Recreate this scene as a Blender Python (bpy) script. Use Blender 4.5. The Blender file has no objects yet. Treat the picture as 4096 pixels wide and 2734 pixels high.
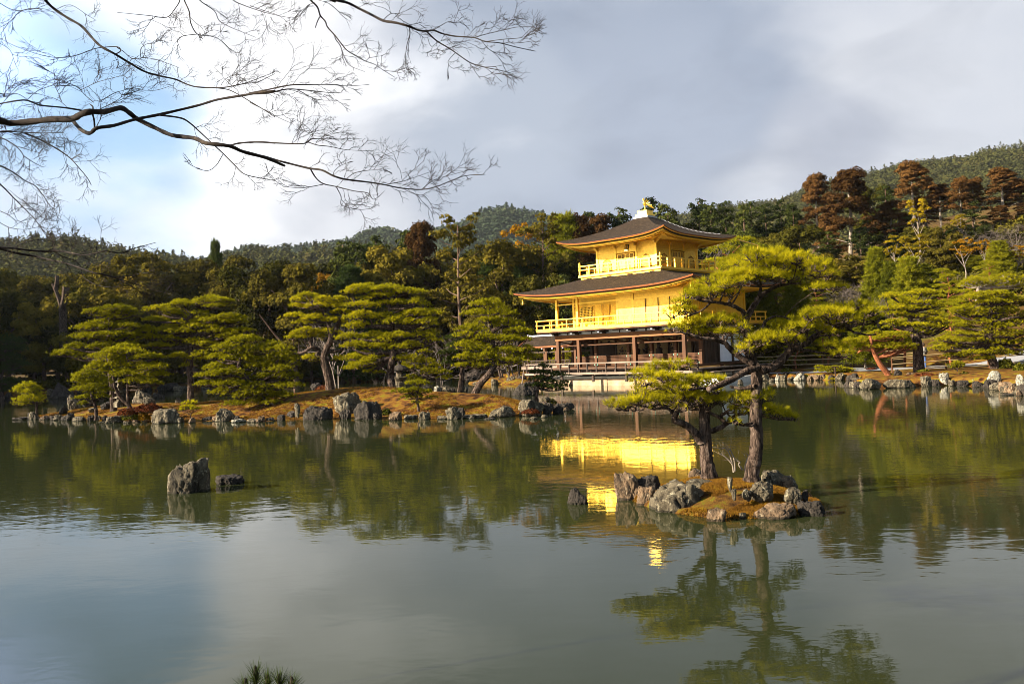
import bpy, math, random
import numpy as np
from mathutils import Vector, Matrix, noise as mnoise
from math import radians, sin, cos, pi, sqrt, atan2

SC = bpy.context.scene
COL = SC.collection
# ------------------------------------------------------------------ camera
W, H = 4096, 2734
FPX, PITCH, ROLL, CH = 3373.0, 0.0167, 0.0387, 2.4546
cp_, sp_ = cos(PITCH), sin(PITCH)
xr = Vector((1, 0, 0)); zr = Vector((0, -sp_, cp_)); fw = Vector((0, cp_, sp_))
rt = xr * cos(ROLL) - zr * sin(ROLL)
up = xr * sin(ROLL) + zr * cos(ROLL)
cam_d = bpy.data.cameras.new("camera"); cam = bpy.data.objects.new("camera", cam_d); COL.objects.link(cam)
m = Matrix((rt, up, -fw)).transposed().to_4x4(); m.translation = (0, 0, CH); cam.matrix_world = m
cam_d.sensor_width = 36; cam_d.lens = FPX / W * 36; cam_d.clip_start = .05; cam_d.clip_end = 9000
SC.camera = cam
# ------------------------------------------------------------------ light
SUN_AZ = Vector((-.966, -.256, 0)); SUN_EL = radians(24)
src = Vector((SUN_AZ.x * cos(SUN_EL), SUN_AZ.y * cos(SUN_EL), sin(SUN_EL)))
sd = bpy.data.lights.new("sun", 'SUN'); sd.energy = 5.0; sd.angle = radians(.5); sd.color = (1, .87, .68)
so = bpy.data.objects.new("sun", sd); COL.objects.link(so); so.rotation_euler = (-src).to_track_quat('-Z', 'Y').to_euler()
SC.view_settings.view_transform = 'Standard'; SC.view_settings.look = 'None'
SC.view_settings.exposure = 2.0; SC.view_settings.gamma = 1
SC.cycles.max_bounces = 6; SC.cycles.diffuse_bounces = 2; SC.cycles.glossy_bounces = 3
SC.cycles.transmission_bounces = 3; SC.cycles.transparent_max_bounces = 4; SC.cycles.volume_bounces = 0
SC.cycles.sample_clamp_indirect = 6; SC.cycles.filter_width = .85

wd = bpy.data.worlds.new("World"); SC.world = wd; wd.use_nodes = True
nt = wd.node_tree; nt.nodes.clear()
def N(tree, typ, **kw):
    n = tree.nodes.new(typ)
    for k, v in kw.items():
        if k.startswith('i_'):
            n.inputs[k[2:].replace('_', ' ')].default_value = v
        else: setattr(n, k, v)
    return n
def link(tree, a, b): tree.links.new(a, b)
def math_n(tree, op, a, b=None, clamp=False):
    n = tree.nodes.new('ShaderNodeMath'); n.operation = op; n.use_clamp = clamp
    for i, v in enumerate((a, b)):
        if v is None: continue
        if isinstance(v, (int, float)): n.inputs[i].default_value = v
        else: tree.links.new(v, n.inputs[i])
    return n.outputs[0]
def ramp(tree, fac, stops):
    r = tree.nodes.new('ShaderNodeValToRGB'); e = r.color_ramp.elements
    while len(e) < len(stops): e.new(.5)
    for i, (p, c) in enumerate(stops):
        e[i].position = p; e[i].color = tuple(c) + (1,) if len(c) == 3 else c
    tree.links.new(fac, r.inputs[0]); return r.outputs[0]
def mixc(tree, fac, a, b, typ='MIX'):
    n = tree.nodes.new('ShaderNodeMix'); n.data_type = 'RGBA'; n.blend_type = typ
    if isinstance(fac, (int, float)): n.inputs[0].default_value = fac
    else: tree.links.new(fac, n.inputs[0])
    for s, v in ((6, a), (7, b)):
        if isinstance(v, (tuple, list)): n.inputs[s].default_value = tuple(v) + (1,) if len(v) == 3 else v
        else: tree.links.new(v, n.inputs[s])
    return n.outputs[2]
def pxdir(u, v):
    du, dv = u - W / 2, v - H / 2
    a = cos(ROLL) * du - sin(ROLL) * dv; b = sin(ROLL) * du + cos(ROLL) * dv
    return Vector((a, cp_ * FPX + sp_ * b, sp_ * FPX - cp_ * b))
sky = N(nt, 'ShaderNodeTexSky', sky_type='NISHITA', sun_disc=False, sun_elevation=SUN_EL, sun_rotation=radians(260), air_density=1.0, dust_density=1.0)
bgs = N(nt, 'ShaderNodeBackground'); bgs.inputs[1].default_value = .05
nt.links.new(sky.outputs[0], bgs.inputs[0])
tc = N(nt, 'ShaderNodeTexCoord'); D = tc.outputs['Generated']
def n_noise(tree, vec, scale, detail=4, rough=.5, dist=0):
    n = N(tree, 'ShaderNodeTexNoise'); n.inputs['Scale'].default_value = scale; n.inputs['Detail'].default_value = detail
    n.inputs['Roughness'].default_value = rough; n.inputs['Distortion'].default_value = dist
    tree.links.new(vec, n.inputs['Vector']); return n.outputs[0]
mp = N(nt, 'ShaderNodeMapping'); mp.inputs['Scale'].default_value = (1, 1, 2.0); nt.links.new(D, mp.inputs[0])
nz = n_noise(nt, mp.outputs[0], 4.5, 6, .48, .2)
nz2 = n_noise(nt, mp.outputs[0], 5, 4, .5, .2)
def lobe(d, lo, hi):       # smooth bank of cloud around a direction of the sky
    v = N(nt, 'ShaderNodeVectorMath', operation='DOT_PRODUCT'); nt.links.new(D, v.inputs[0]); v.inputs[1].default_value = d
    am = (hi - lo) * 1.1; off = math_n(nt, 'MULTIPLY', math_n(nt, 'SUBTRACT', nz, .5), am * 2)
    s = math_n(nt, 'ADD', v.outputs['Value'], off)
    r = N(nt, 'ShaderNodeMapRange', interpolation_type='SMOOTHSTEP'); r.inputs[1].default_value = lo; r.inputs[2].default_value = hi
    nt.links.new(s, r.inputs[0]); return r.outputs[0]
def lobe_px(u, v, a0, a1):
    d = pxdir(u, v).normalized(); return lobe(d, cos(radians(a0)), cos(radians(a1)))
base = mixc(nt, ramp(nt, nz2, [(.3, (0, 0, 0)), (.7, (1, 1, 1))]), (.285, .305, .345), (.335, .35, .38))
left = mixc(nt, lobe_px(300, 700, 42, 12), base, (.345, .36, .39))
grey = mixc(nt, lobe_px(2250, 150, 19, 4), left, (.175, .205, .26))
grey = mixc(nt, lobe_px(2500, 520, 9, 1), grey, (.20, .23, .285))
grey = mixc(nt, lobe_px(1900, 480, 8, 1), grey, (.22, .25, .30))
grey2 = mixc(nt, lobe_px(3330, 600, 4.5, .5), grey, (.225, .245, .29))
white = mixc(nt, lobe_px(150, 100, 25, 2), grey2, (.60, .60, .605))
blue = mixc(nt, lobe_px(0, 560, 14, 2), white, (.20, .315, .46))
blue = mixc(nt, lobe(Vector((-.66, .66, .36)).normalized(), .955, .985), blue, (.46, .62, .95))
fine = n_noise(nt, mp.outputs[0], 6.5, 8, .55, .4); blue = mixc(nt, 1.0, blue, ramp(nt, fine, [(.32, (.87, .875, .885)), (.52, (1, 1, 1)), (.68, (1.0, 1.0, 1.0))]), 'MULTIPLY')
bgc = N(nt, 'ShaderNodeBackground'); bgc.inputs[1].default_value = .55; nt.links.new(blue, bgc.inputs[0])
# cloud cover: thick over the pond and the hills ahead, open blue behind the viewer
sep = N(nt, 'ShaderNodeSeparateXYZ'); nt.links.new(D, sep.inputs[0])
cov = N(nt, 'ShaderNodeMapRange', interpolation_type='SMOOTHSTEP'); cov.inputs[1].default_value = -.35; cov.inputs[2].default_value = .35
nt.links.new(math_n(nt, 'ADD', sep.outputs['Y'], math_n(nt, 'MULTIPLY', nz, .3)), cov.inputs[0])
mx = N(nt, 'ShaderNodeMixShader'); nt.links.new(cov.outputs[0], mx.inputs[0]); nt.links.new(bgs.outputs[0], mx.inputs[1]); nt.links.new(bgc.outputs[0], mx.inputs[2])
wo = N(nt, 'ShaderNodeOutputWorld'); nt.links.new(mx.outputs[0], wo.inputs[0])

# ------------------------------------------------------------------ picking points of the place
def ray(u, v):
    d = pxdir(u, v); return d / d.y
def PD(u, v, Y): d = ray(u, v); return Vector((d.x * Y, Y, CH + d.z * Y))
def PZ(u, v, z=0.): d = ray(u, v); t = (z - CH) / d.z; return Vector((d.x * t, t, z))
def Z(x0, y0, s): return lambda x, y: (x0 + x / s, y0 + y / s)
z4 = Z(0, 1100, 1.9575); z5 = Z(1100, 1000, 1.9575); zr3 = Z(3300, 1100, 2.951); z9 = Z(3100, 1300, 2.358)
zn = Z(2380, 1400, 2.091); zu = Z(2400, 900, 2.091); zq = Z(2080, 1280, 4.894); z6 = Z(2540, 1300, 3.915)
zB = Z(0, 0, 1.4936); zC = Z(1000, 0, 1.7425); zF = Z(0, 900, 3.136); zD = lambda x, y: (x * 1.7437, y * 1.7437)
PX0, PY0, TH = 3.67, 66.956, -0.7716
def PL(x, y, z=0.): return Vector((PX0 + cos(TH) * x - sin(TH) * y, PY0 + sin(TH) * x + cos(TH) * y, z))

# ------------------------------------------------------------------ object helpers
def tag(o, label=None, cat=None, group=None, kind=None):
    if label: o['label'] = label
    if cat: o['category'] = cat
    if group: o['group'] = group
    if kind: o['kind'] = kind
    return o
def empty(name, loc=(0, 0, 0), rz=0, parent=None):
    o = bpy.data.objects.new(name, None); COL.objects.link(o); o.location = loc; o.rotation_euler.z = rz; o.empty_display_size = .2
    if parent: o.parent = parent
    return o
def thing(name, label, cat, loc=(0, 0, 0), rz=0, group=None): return tag(empty(name, loc, rz), label, cat, group)
def npmesh(name, V, F, mat=None, parent=None, smooth=False, mats=None, fm=None):
    """V (n,3), F (m,k) or list of such arrays"""
    Fs = F if isinstance(F, list) else [F]
    Fs = [f for f in Fs if len(f)]
    me = bpy.data.meshes.new(name); V = np.asarray(V, np.float32)
    me.vertices.add(len(V)); me.vertices.foreach_set('co', V.ravel())
    tot = sum(f.size for f in Fs); nf = sum(len(f) for f in Fs)
    me.loops.add(tot); me.polygons.add(nf)
    me.loops.foreach_set('vertex_index', np.concatenate([f.ravel() for f in Fs]).astype(np.int32))
    sizes = np.concatenate([np.full(len(f), f.shape[1]) for f in Fs]); st = np.concatenate([[0], np.cumsum(sizes)[:-1]])
    me.polygons.foreach_set('loop_start', st.astype(np.int32)); me.polygons.foreach_set('loop_total', sizes.astype(np.int32))
    me.polygons.foreach_set('use_smooth', np.full(nf, bool(smooth)))
    me.update(calc_edges=True)
    o = bpy.data.objects.new(name, me); COL.objects.link(o)
    for mm in (mats or ([mat] if mat else [])): me.materials.append(mm)
    if fm is not None: me.polygons.foreach_set('material_index', np.asarray(fm, np.int32))
    if parent: o.parent = parent
    return o
class B:
    def __init__(s): s.v = []; s.q = []; s.t = []; s.n = 0; s.parts = []
    def add(s, v, q=(), t=()):
        v = [tuple(p) for p in v]
        s.q += [tuple(i + s.n for i in f) for f in q]; s.t += [tuple(i + s.n for i in f) for f in t]
        s.v += v; s.n += len(v)
    def box(s, x0, x1, y0, y1, z0, z1):
        s.add([(x, y, z) for z in (z0, z1) for y in (y0, y1) for x in (x0, x1)],
              [(0, 2, 3, 1), (4, 5, 7, 6), (0, 1, 5, 4), (2, 6, 7, 3), (0, 4, 6, 2), (1, 3, 7, 5)])
    def hexa(s, p): s.add(p, [(0, 3, 2, 1), (4, 5, 6, 7), (0, 1, 5, 4), (1, 2, 6, 5), (2, 3, 7, 6), (3, 0, 4, 7)])
    def bar(s, a, b, w, h=None, upv=(0, 0, 1)):
        a = Vector(a); b = Vector(b); h = h or w; d = (b - a).normalized(); u = Vector(upv)
        if abs(d.dot(u)) > .95: u = Vector((0, 1, 0))
        x = d.cross(u).normalized() * w / 2; y = x.cross(d).normalized() * h / 2
        s.hexa([a - x - y, a + x - y, a + x + y, a - x + y, b - x - y, b + x - y, b + x + y, b - x + y])
    def tube(s, pts, rad, n=8, cap=True):
        pts = [Vector(p) for p in pts]; k = len(pts)
        if not hasattr(rad, '__len__'): rad = [rad] * k
        rings = []; ref = None
        for i in range(k):
            d = (pts[min(i + 1, k - 1)] - pts[max(i - 1, 0)]).normalized()
            if ref is None: ref = d.orthogonal().normalized()
            ref = (ref - d * ref.dot(d)).normalized(); o = d.cross(ref)
            rings += [pts[i] + (ref * cos(2 * pi * j / n) + o * sin(2 * pi * j / n)) * rad[i] for j in range(n)]
        q = [(i * n + j, i * n + (j + 1) % n, (i + 1) * n + (j + 1) % n, (i + 1) * n + j) for i in range(k - 1) for j in range(n)]
        base = s.n; s.add(rings, q)
        if cap:
            for e, r in ((0, pts[0]), (k - 1, pts[-1])):
                s.add([r]); c = s.n - 1
                for j in range(n): s.t.append((base + e * n + j, base + e * n + (j + 1) % n, c))
    def lathe(s, prof, c=(0, 0, 0), n=16):
        q = []; v = []
        for r, z in prof: v += [(c[0] + r * cos(2 * pi * j / n), c[1] + r * sin(2 * pi * j / n), c[2] + z) for j in range(n)]
        for i in range(len(prof) - 1): q += [(i * n + j, i * n + (j + 1) % n, (i + 1) * n + (j + 1) % n, (i + 1) * n + j) for j in range(n)]
        s.add(v, q)
    def raw(s, V, Q=None, T=None): s.parts.append((V, Q, T))
    def obj(s, name, mat, parent=None, smooth=False):
        V = [np.array(s.v, float).reshape(-1, 3)]; F = [np.array(s.q, int).reshape(-1, 4), np.array(s.t, int).reshape(-1, 3)]; n = s.n
        qs = [F[0]]; ts = [F[1]]
        for v, q, t in s.parts:
            V.append(v)
            if q is not None: qs.append(q + n)
            if t is not None: ts.append(t + n)
            n += len(v)
        return npmesh(name, np.vstack(V), [np.vstack(qs), np.vstack(ts)], mat, parent, smooth)
def unit(a): return a / (np.linalg.norm(a, axis=-1, keepdims=True) + 1e-9)
def cards(C, Nn, size, rng, jit=.5, asp=.7):
    """leaf-sized diamonds at C facing Nn with jitter"""
    n = len(C); nn = unit(Nn + rng.normal(0, jit, (n, 3))); a = unit(np.cross(nn, rng.normal(0, 1, (n, 3)))); b = np.cross(nn, a)
    s = (size * rng.uniform(.6, 1.35, n))[:, None]
    V = np.stack([C - a * s, C - b * s * asp, C + a * s, C + b * s * asp + nn * s * .15], 1).reshape(-1, 3)
    return V, np.arange(4 * n).reshape(n, 4)
def needles(C, Dn, k, L, w, rng, spread=.75):
    """k thin needles per tuft"""
    n = len(C); c = np.repeat(C, k, 0); d = np.repeat(Dn, k, 0); m_ = n * k
    d2 = unit(d + rng.normal(0, spread, (m_, 3))); l = (L * rng.uniform(.7, 1.15, m_))[:, None]
    s = unit(np.cross(d2, rng.normal(0, 1, (m_, 3)))) * w * .5
    V = np.stack([c - s, c + s, c + d2 * l], 1).reshape(-1, 3)
    return V, np.arange(3 * m_).reshape(m_, 3)
def sticks(A, Bb, r0, r1):
    """3-sided tapering twigs, arrays"""
    A = np.asarray(A, float); Bb = np.asarray(Bb, float); n = len(A); d = unit(Bb - A); a = unit(np.cross(d, np.array([.31, .77, .55]))); b = np.cross(d, a)
    r0 = np.broadcast_to(r0, n)[:, None]; r1 = np.broadcast_to(r1, n)[:, None]; vs = []
    for P_, r in ((A, r0), (Bb, r1)):
        for k in range(3): vs.append(P_ + (a * cos(k * 2.094) + b * sin(k * 2.094)) * r)
    V = np.stack(vs, 1).reshape(-1, 3); i = (np.arange(n) * 6)[:, None]
    Q = np.concatenate([i + np.array([[k, (k + 1) % 3, 3 + (k + 1) % 3, 3 + k]]) for k in range(3)])
    return V, Q
def smooth_path(pts, k=4):
    P_ = [Vector(p) for p in pts]; out = []
    if len(P_) < 3: return P_
    for i in range(len(P_) - 1):
        a, b, c, d = P_[max(i - 1, 0)], P_[i], P_[i + 1], P_[min(i + 2, len(P_) - 1)]
        for j in range(k):
            t = j / k; out.append(.5 * ((2 * b) + (c - a) * t + (2 * a - 5 * b + 4 * c - d) * t * t + (3 * b - a - 3 * c + d) * t ** 3))
    return out + [P_[-1]]

# ------------------------------------------------------------------ materials
def newmat(name):
    m_ = bpy.data.materials.new(name); m_.use_nodes = True; t = m_.node_tree; t.nodes.clear()
    o = N(t, 'ShaderNodeOutputMaterial'); b = N(t, 'ShaderNodeBsdfPrincipled'); t.links.new(b.outputs[0], o.inputs[0])
    c = N(t, 'ShaderNodeTexCoord'); return m_, t, b, c, o
def pm(name, stops, scale=3, rough=.8, bump=0, bscale=None, metal=0, detail=5, coord='Object', stretch=None, spec=.3, dist=0, bdist=.02):
    m_, t, b, c, o = newmat(name); vec = c.outputs[coord]
    if stretch: mm = N(t, 'ShaderNodeMapping'); mm.inputs['Scale'].default_value = stretch; t.links.new(vec, mm.inputs[0]); vec = mm.outputs[0]
    f = n_noise(t, vec, scale, detail, .6, dist)
    col = ramp(t, f, stops) if len(stops) > 1 else None
    if col: t.links.new(col, b.inputs['Base Color'])
    else: b.inputs['Base Color'].default_value = tuple(stops[0][1]) + (1,)
    b.inputs['Roughness'].default_value = rough; b.inputs['Metallic'].default_value = metal; b.inputs['Specular IOR Level'].default_value = spec
    if bump:
        bp = N(t, 'ShaderNodeBump'); bp.inputs['Strength'].default_value = bump; bp.inputs['Distance'].default_value = bdist
        t.links.new(n_noise(t, vec, bscale or scale * 4, 6, .65), bp.inputs['Height']); t.links.new(bp.outputs[0], b.inputs['Normal'])
    return m_
def leafm(name, c1, c2, c3=None, scale=.5, transl=.3, rnd=.35):
    m_ = bpy.data.materials.new(name); m_.use_nodes = True; t = m_.node_tree; t.nodes.clear()
    o = N(t, 'ShaderNodeOutputMaterial'); c = N(t, 'ShaderNodeTexCoord'); oi = N(t, 'ShaderNodeObjectInfo')
    f = n_noise(t, c.outputs['Object'], scale, 4, .7); fine = n_noise(t, c.outputs['Object'], scale * 9, 2, .6)
    ff = math_n(t, 'ADD', math_n(t, 'MULTIPLY', f, .6), math_n(t, 'MULTIPLY', fine, .4))
    ff = math_n(t, 'ADD', ff, math_n(t, 'MULTIPLY', math_n(t, 'SUBTRACT', oi.outputs['Random'], .5), rnd * .5))
    col = ramp(t, ff, [(.34, c1), (.55, c2), (.72, c3 or c2)])
    d = N(t, 'ShaderNodeBsdfDiffuse'); tr = N(t, 'ShaderNodeBsdfTranslucent'); t.links.new(col, d.inputs[0]); t.links.new(col, tr.inputs[0])
    mx_ = N(t, 'ShaderNodeMixShader'); mx_.inputs[0].default_value = transl; t.links.new(d.outputs[0], mx_.inputs[1]); t.links.new(tr.outputs[0], mx_.inputs[2])
    t.links.new(mx_.outputs[0], o.inputs[0]); return m_
def rockm(name, dark, mid, pale, scale=1.6, pb=.58):
    m_, t, b, c, o = newmat(name); v = c.outputs['Object']
    oi = N(t, 'ShaderNodeObjectInfo'); va = N(t, 'ShaderNodeVectorMath', operation='ADD'); t.links.new(v, va.inputs[0])
    cx = N(t, 'ShaderNodeCombineXYZ'); t.links.new(math_n(t, 'MULTIPLY', oi.outputs['Random'], 40), cx.inputs[0]); t.links.new(cx.outputs[0], va.inputs[1]); v = va.outputs[0]
    a = n_noise(t, v, scale, 8, .68, .6); l = n_noise(t, v, scale * 4.5, 6, .7, .3); st = n_noise(t, v, scale * 14, 4, .7)
    mm = N(t, 'ShaderNodeMapping'); mm.inputs['Scale'].default_value = (1, 1, .25); t.links.new(v, mm.inputs[0])
    cr = n_noise(t, mm.outputs[0], scale * 3, 8, .75, 1.2)
    col = ramp(t, a, [(.36, dark), (.5, mid), (.66, tuple(x * 1.4 for x in mid))])
    col = mixc(t, ramp(t, l, [(pb - .05, (0, 0, 0)), (pb + .03, (1, 1, 1))]), col, pale)
    col = mixc(t, ramp(t, cr, [(.41, (1, 1, 1)), (.49, (0, 0, 0))]), col, tuple(x * .35 for x in dark))
    col = mixc(t, ramp(t, st, [(.42, (.55, .55, .55)), (.6, (0, 0, 0))]), col, tuple(x * .6 for x in mid))
    # wet dark band at the waterline
    g = N(t, 'ShaderNodeNewGeometry'); sp = N(t, 'ShaderNodeSeparateXYZ'); t.links.new(g.outputs['Position'], sp.inputs[0])
    wet = math_n(t, 'LESS_THAN', math_n(t, 'ADD', sp.outputs['Z'], math_n(t, 'MULTIPLY', math_n(t, 'SUBTRACT', l, .5), .08)), .035)
    col = mixc(t, math_n(t, 'MULTIPLY', wet, .75), col, (.012, .011, .006))
    t.links.new(col, b.inputs['Base Color']); b.inputs['Roughness'].default_value = .85; b.inputs['Specular IOR Level'].default_value = .25
    bp = N(t, 'ShaderNodeBump'); bp.inputs['Strength'].default_value = .9; bp.inputs['Distance'].default_value = .06
    hh = math_n(t, 'ADD', math_n(t, 'MULTIPLY', cr, 1.3), math_n(t, 'ADD', l, math_n(t, 'MULTIPLY', st, .4)))
    t.links.new(hh, bp.inputs['Height']); t.links.new(bp.outputs[0], b.inputs['Normal']); return m_
M = {}
M['rock'] = rockm('grey_rock', (.036, .027, .016), (.10, .082, .052), (.30, .265, .18))
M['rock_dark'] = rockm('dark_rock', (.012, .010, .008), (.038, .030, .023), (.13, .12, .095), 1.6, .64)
M['rock_white'] = rockm('white_rock', (.08, .072, .052), (.20, .185, .14), (.42, .395, .32), 1.8, .5)
M['rock_brown'] = rockm('brown_rock', (.05, .032, .018), (.16, .105, .06), (.30, .24, .16), 2.2, .6)
M['moss'] = pm('moss_ground', [(.36, (.022, .010, .004)), (.45, (.085, .036, .010)), (.53, (.14, .068, .011)), (.62, (.13, .11, .008))], 2.2, .95, 1.0, 24, detail=8, spec=.05, bdist=.03)
M['moss_near'] = pm('moss_dark', [(.36, (.015, .009, .004)), (.46, (.055, .026, .008)), (.54, (.10, .052, .010)), (.62, (.095, .085, .008))], 5, .95, 1.0, 40, detail=9, spec=.05, bdist=.03)
M['soil'] = pm('forest_floor', [(.3, (.03, .018, .006)), (.5, (.07, .04, .012)), (.7, (.06, .06, .012))], .5, .95, .5, 4, detail=8, spec=.05)
M['gravel'] = pm('gravel', [(.3, (.15, .155, .165)), (.7, (.22, .22, .23))], 12, .95, .4, 60, spec=.1)
M['gold'] = pm('gold_leaf', [(.35, (.82, .51, .020)), (.65, (.90, .59, .036))], 2.5, .42, metal=1, detail=4)
M['gold_wall'] = pm('gold_leaf_wall', [(.3, (.70, .40, .014)), (.5, (.80, .50, .022)), (.7, (.92, .61, .042))], 6, .45, metal=1, detail=6)
for k_ in ('gold', 'gold_wall'):
    b_ = M[k_].node_tree.nodes['Principled BSDF']; b_.inputs['Coat Weight'].default_value = .9; b_.inputs['Coat Roughness'].default_value = .38; b_.inputs['Coat IOR'].default_value = 1.65
M['shingle'] = pm('bark_shingle', [(.3, (.008, .005, .003)), (.48, (.020, .013, .007)), (.6, (.040, .026, .016)), (.72, (.075, .052, .035))], 5, .9, .9, 26, detail=9, stretch=(1, 1, 3), spec=.15, bdist=.04)
M['shingle_edge'] = pm('shingle_edge', [(.3, (.12, .035, .008)), (.7, (.24, .075, .018))], 9, .7, .3, 40, stretch=(1, 1, 6))
M['wood'] = pm('old_timber', [(.3, (.045, .016, .004)), (.7, (.105, .040, .011))], 4, .7, .3, 30, stretch=(1, 1, .15), spec=.3)
M['wood_dark'] = pm('dark_timber', [(.3, (.018, .010, .006)), (.7, (.05, .026, .014))], 4, .65, .3, 30, stretch=(1, 1, .15))
M['wood_pale'] = pm('weathered_timber', [(.3, (.10, .07, .05)), (.7, (.26, .20, .155))], 3, .75, .3, 30, stretch=(.2, 1, 1))
M['wood_beam'] = pm('beam_timber', [(.3, (.15, .055, .015)), (.7, (.25, .105, .032))], 3, .7, .3, 30, stretch=(.1, 1, 1))
M['plaster'] = pm('white_plaster', [(.3, (.66, .68, .72)), (.7, (.76, .77, .79))], 3, .9, .05, 40)
M['cream'] = pm('cream_wall', [(.3, (.30, .21, .10)), (.7, (.42, .31, .16))], 3, .9)
M['stone_emb'] = pm('cut_stone', [(.3, (.22, .14, .08)), (.5, (.33, .23, .14)), (.7, (.42, .32, .22))], 1.4, .9, .6, 9, detail=8, bdist=.03)
M['stone_pale'] = pm('pale_stone', [(.3, (.5, .48, .44)), (.7, (.66, .64, .58))], 3, .9, .4, 20)
M['screen'] = pm('paper_screen', [(.3, (.10, .045, .008)), (.7, (.16, .08, .014))], 6, .7)
M['gold_dark'] = pm('dull_gold', [(.3, (.22, .10, .01)), (.7, (.32, .16, .016))], 4, .5, metal=1)
M['copper'] = pm('green_copper', [(.3, (.10, .25, .18)), (.7, (.18, .38, .28))], 6, .7)
M['tile_grey'] = pm('grey_ridge_tile', [(.3, (.22, .22, .23)), (.7, (.45, .45, .46))], 8, .6, .4, 20)
M['black'] = pm('black_lacquer', [(.5, (.01, .008, .006))], 3, .4)
M['bark'] = pm('pine_bark', [(.38, (.010, .007, .005)), (.48, (.042, .028, .021)), (.57, (.085, .06, .046)), (.68, (.16, .12, .095))], 15, .95, 1.0, 20, detail=9, stretch=(1, 1, .33), spec=.1, dist=1.0, bdist=.05)
M['bark_far'] = pm('grey_bark', [(.35, (.05, .032, .02)), (.65, (.15, .10, .07))], 5, .95, .6, 10, stretch=(1, 1, .3), spec=.1)
M['bark_red'] = pm('red_bark', [(.35, (.11, .035, .014)), (.65, (.27, .10, .045))], 5, .9, .6, 12, stretch=(1, 1, .4), spec=.1)
M['bark_pale'] = pm('pale_bark', [(.35, (.12, .095, .07)), (.65, (.28, .235, .19))], 5, .9, .4, 12, stretch=(1, 1, .4), spec=.1)
M['bark_maple'] = pm('maple_bark', [(.35, (.008, .006, .006)), (.6, (.022, .017, .014)), (.75, (.07, .055, .04))], 9, .9, .5, 40, spec=.1)
M['pine'] = leafm('pine_needles', (.10, .10, .006), (.30, .28, .009), (.48, .40, .012), .8, .40, .35)
M['pine_near'] = leafm('near_pine_needles', (.11, .11, .006), (.32, .29, .009), (.52, .42, .012), 1.6, .42, .2)
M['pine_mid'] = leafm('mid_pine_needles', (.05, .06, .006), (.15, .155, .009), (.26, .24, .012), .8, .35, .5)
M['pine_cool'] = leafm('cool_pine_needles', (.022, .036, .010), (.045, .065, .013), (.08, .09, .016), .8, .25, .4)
M['oak'] = leafm('evergreen_leaves', (.020, .021, .004), (.060, .056, .008), (.135, .105, .012), .22, .2, .8)
M['oak_gold'] = leafm('golden_leaves', (.038, .033, .006), (.098, .080, .010), (.19, .135, .015), .3, .25, .5)
M['cypress'] = leafm('cypress_leaves', (.014, .020, .007), (.040, .050, .011), (.085, .090, .015), .3, .12, .6)
M['cedar'] = leafm('red_cedar_leaves', (.035, .018, .006), (.085, .042, .013), (.15, .078, .022), .3, .15, .5)
M['yellow'] = leafm('yellow_leaves', (.10, .08, .006), (.22, .16, .008), (.36, .23, .010), .4, .3, .4)
M['orange'] = leafm('orange_leaves', (.13, .07, .006), (.26, .13, .008), (.38, .20, .010), .4, .3, .3)
M['hillwood'] = leafm('far_wood', (.022, .026, .009), (.050, .052, .014), (.10, .065, .024), .035, .1, 0)
M['hillfar'] = leafm('far_wood_hazed', (.020, .032, .018), (.045, .062, .032), (.085, .078, .040), .02, .1, 0)  # distant haze put into the leaf colour as a bluer tint
M['twig'] = pm('grey_twigs', [(.3, (.07, .055, .045)), (.7, (.15, .12, .10))], 3, .9)
M['shrub_red'] = leafm('red_shrub_leaves', (.05, .014, .008), (.11, .034, .013), (.18, .07, .02), 1.5, .2, .3)
M['shrub_green'] = leafm('shrub_leaves', (.035, .042, .006), (.09, .09, .010), (.18, .16, .014), 1.5, .2, .4)
M['bamboo'] = pm('bamboo', [(.3, (.15, .10, .045)), (.7, (.27, .20, .10))], 4, .5)
# ------------------------------------------------------------------ pond outline and terrain
def pl2(x, y): p = PL(x, y); return (p.x, p.y)
POND = [(-3.5, 3.0), (-9, 3.4), (-22, 5), (-40, 12), (-56, 30), (-64, 55), (-63, 80), (-57.5, 94), (-48, 98), (-36, 100), (-22, 103), (-7, 103), (-2, 98),
        (1, 90), pl2(-6, 9), pl2(-.4, 9), pl2(-.4, .9), pl2(13.2, .9), pl2(14.2, 2.5), pl2(15.0, 4.9), (18.9, 60.0), (21.5, 56.3), (22.4, 55), (20.6, 50), (18.6, 47), (18.7, 45.4), (20, 45.3), (21.6, 45), (23, 44.3), (23.4, 41.6),
        (21.9, 37.3), (21.2, 34.7), (20.5, 31), (23, 24), (24, 14), (18, 7), (9, 3.6), (3, 2.8)]
ISLAND = [(-28.3, 47.2), (-26.8, 46.5), (-22.8, 43.7), (-18.4, 40.3), (-15.5, 38.6), (-13.5, 38.6), (-11.4, 36.6), (-9.5, 37.6), (-7.0, 36.5), (-4.7, 35), (-3.4, 34.7), (-2.2, 35.1),
          (.1, 34.2), (1.5, 34.1), (2.6, 37.6), (2.2, 40.5), (0, 42.5), (-3, 44.2), (-6, 46.5), (-9, 48), (-12, 49), (-15, 50), (-18, 52), (-22, 53), (-26, 52.5), (-28.6, 49.5)]
ISLET = [(-4.6, 80), (-3, 76.5), (-.5, 73), (1.5, 72.5), (2.4, 75), (1.5, 80), (-1, 84), (-4, 84)]
NEAR = [(3.3 + (a_ - 3.3) * .95, 13.4 + (b_ - 13.4) * .95) for a_, b_ in [(1.75, 13.9), (1.95, 13.1), (2.25, 12.6), (2.7, 12.15), (3.3, 11.95), (3.9, 12.0), (4.4, 12.25), (4.75, 12.8), (4.85, 13.6), (4.5, 14.5), (3.8, 15.1), (3.0, 15.3), (2.2, 15.0)]]
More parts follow.
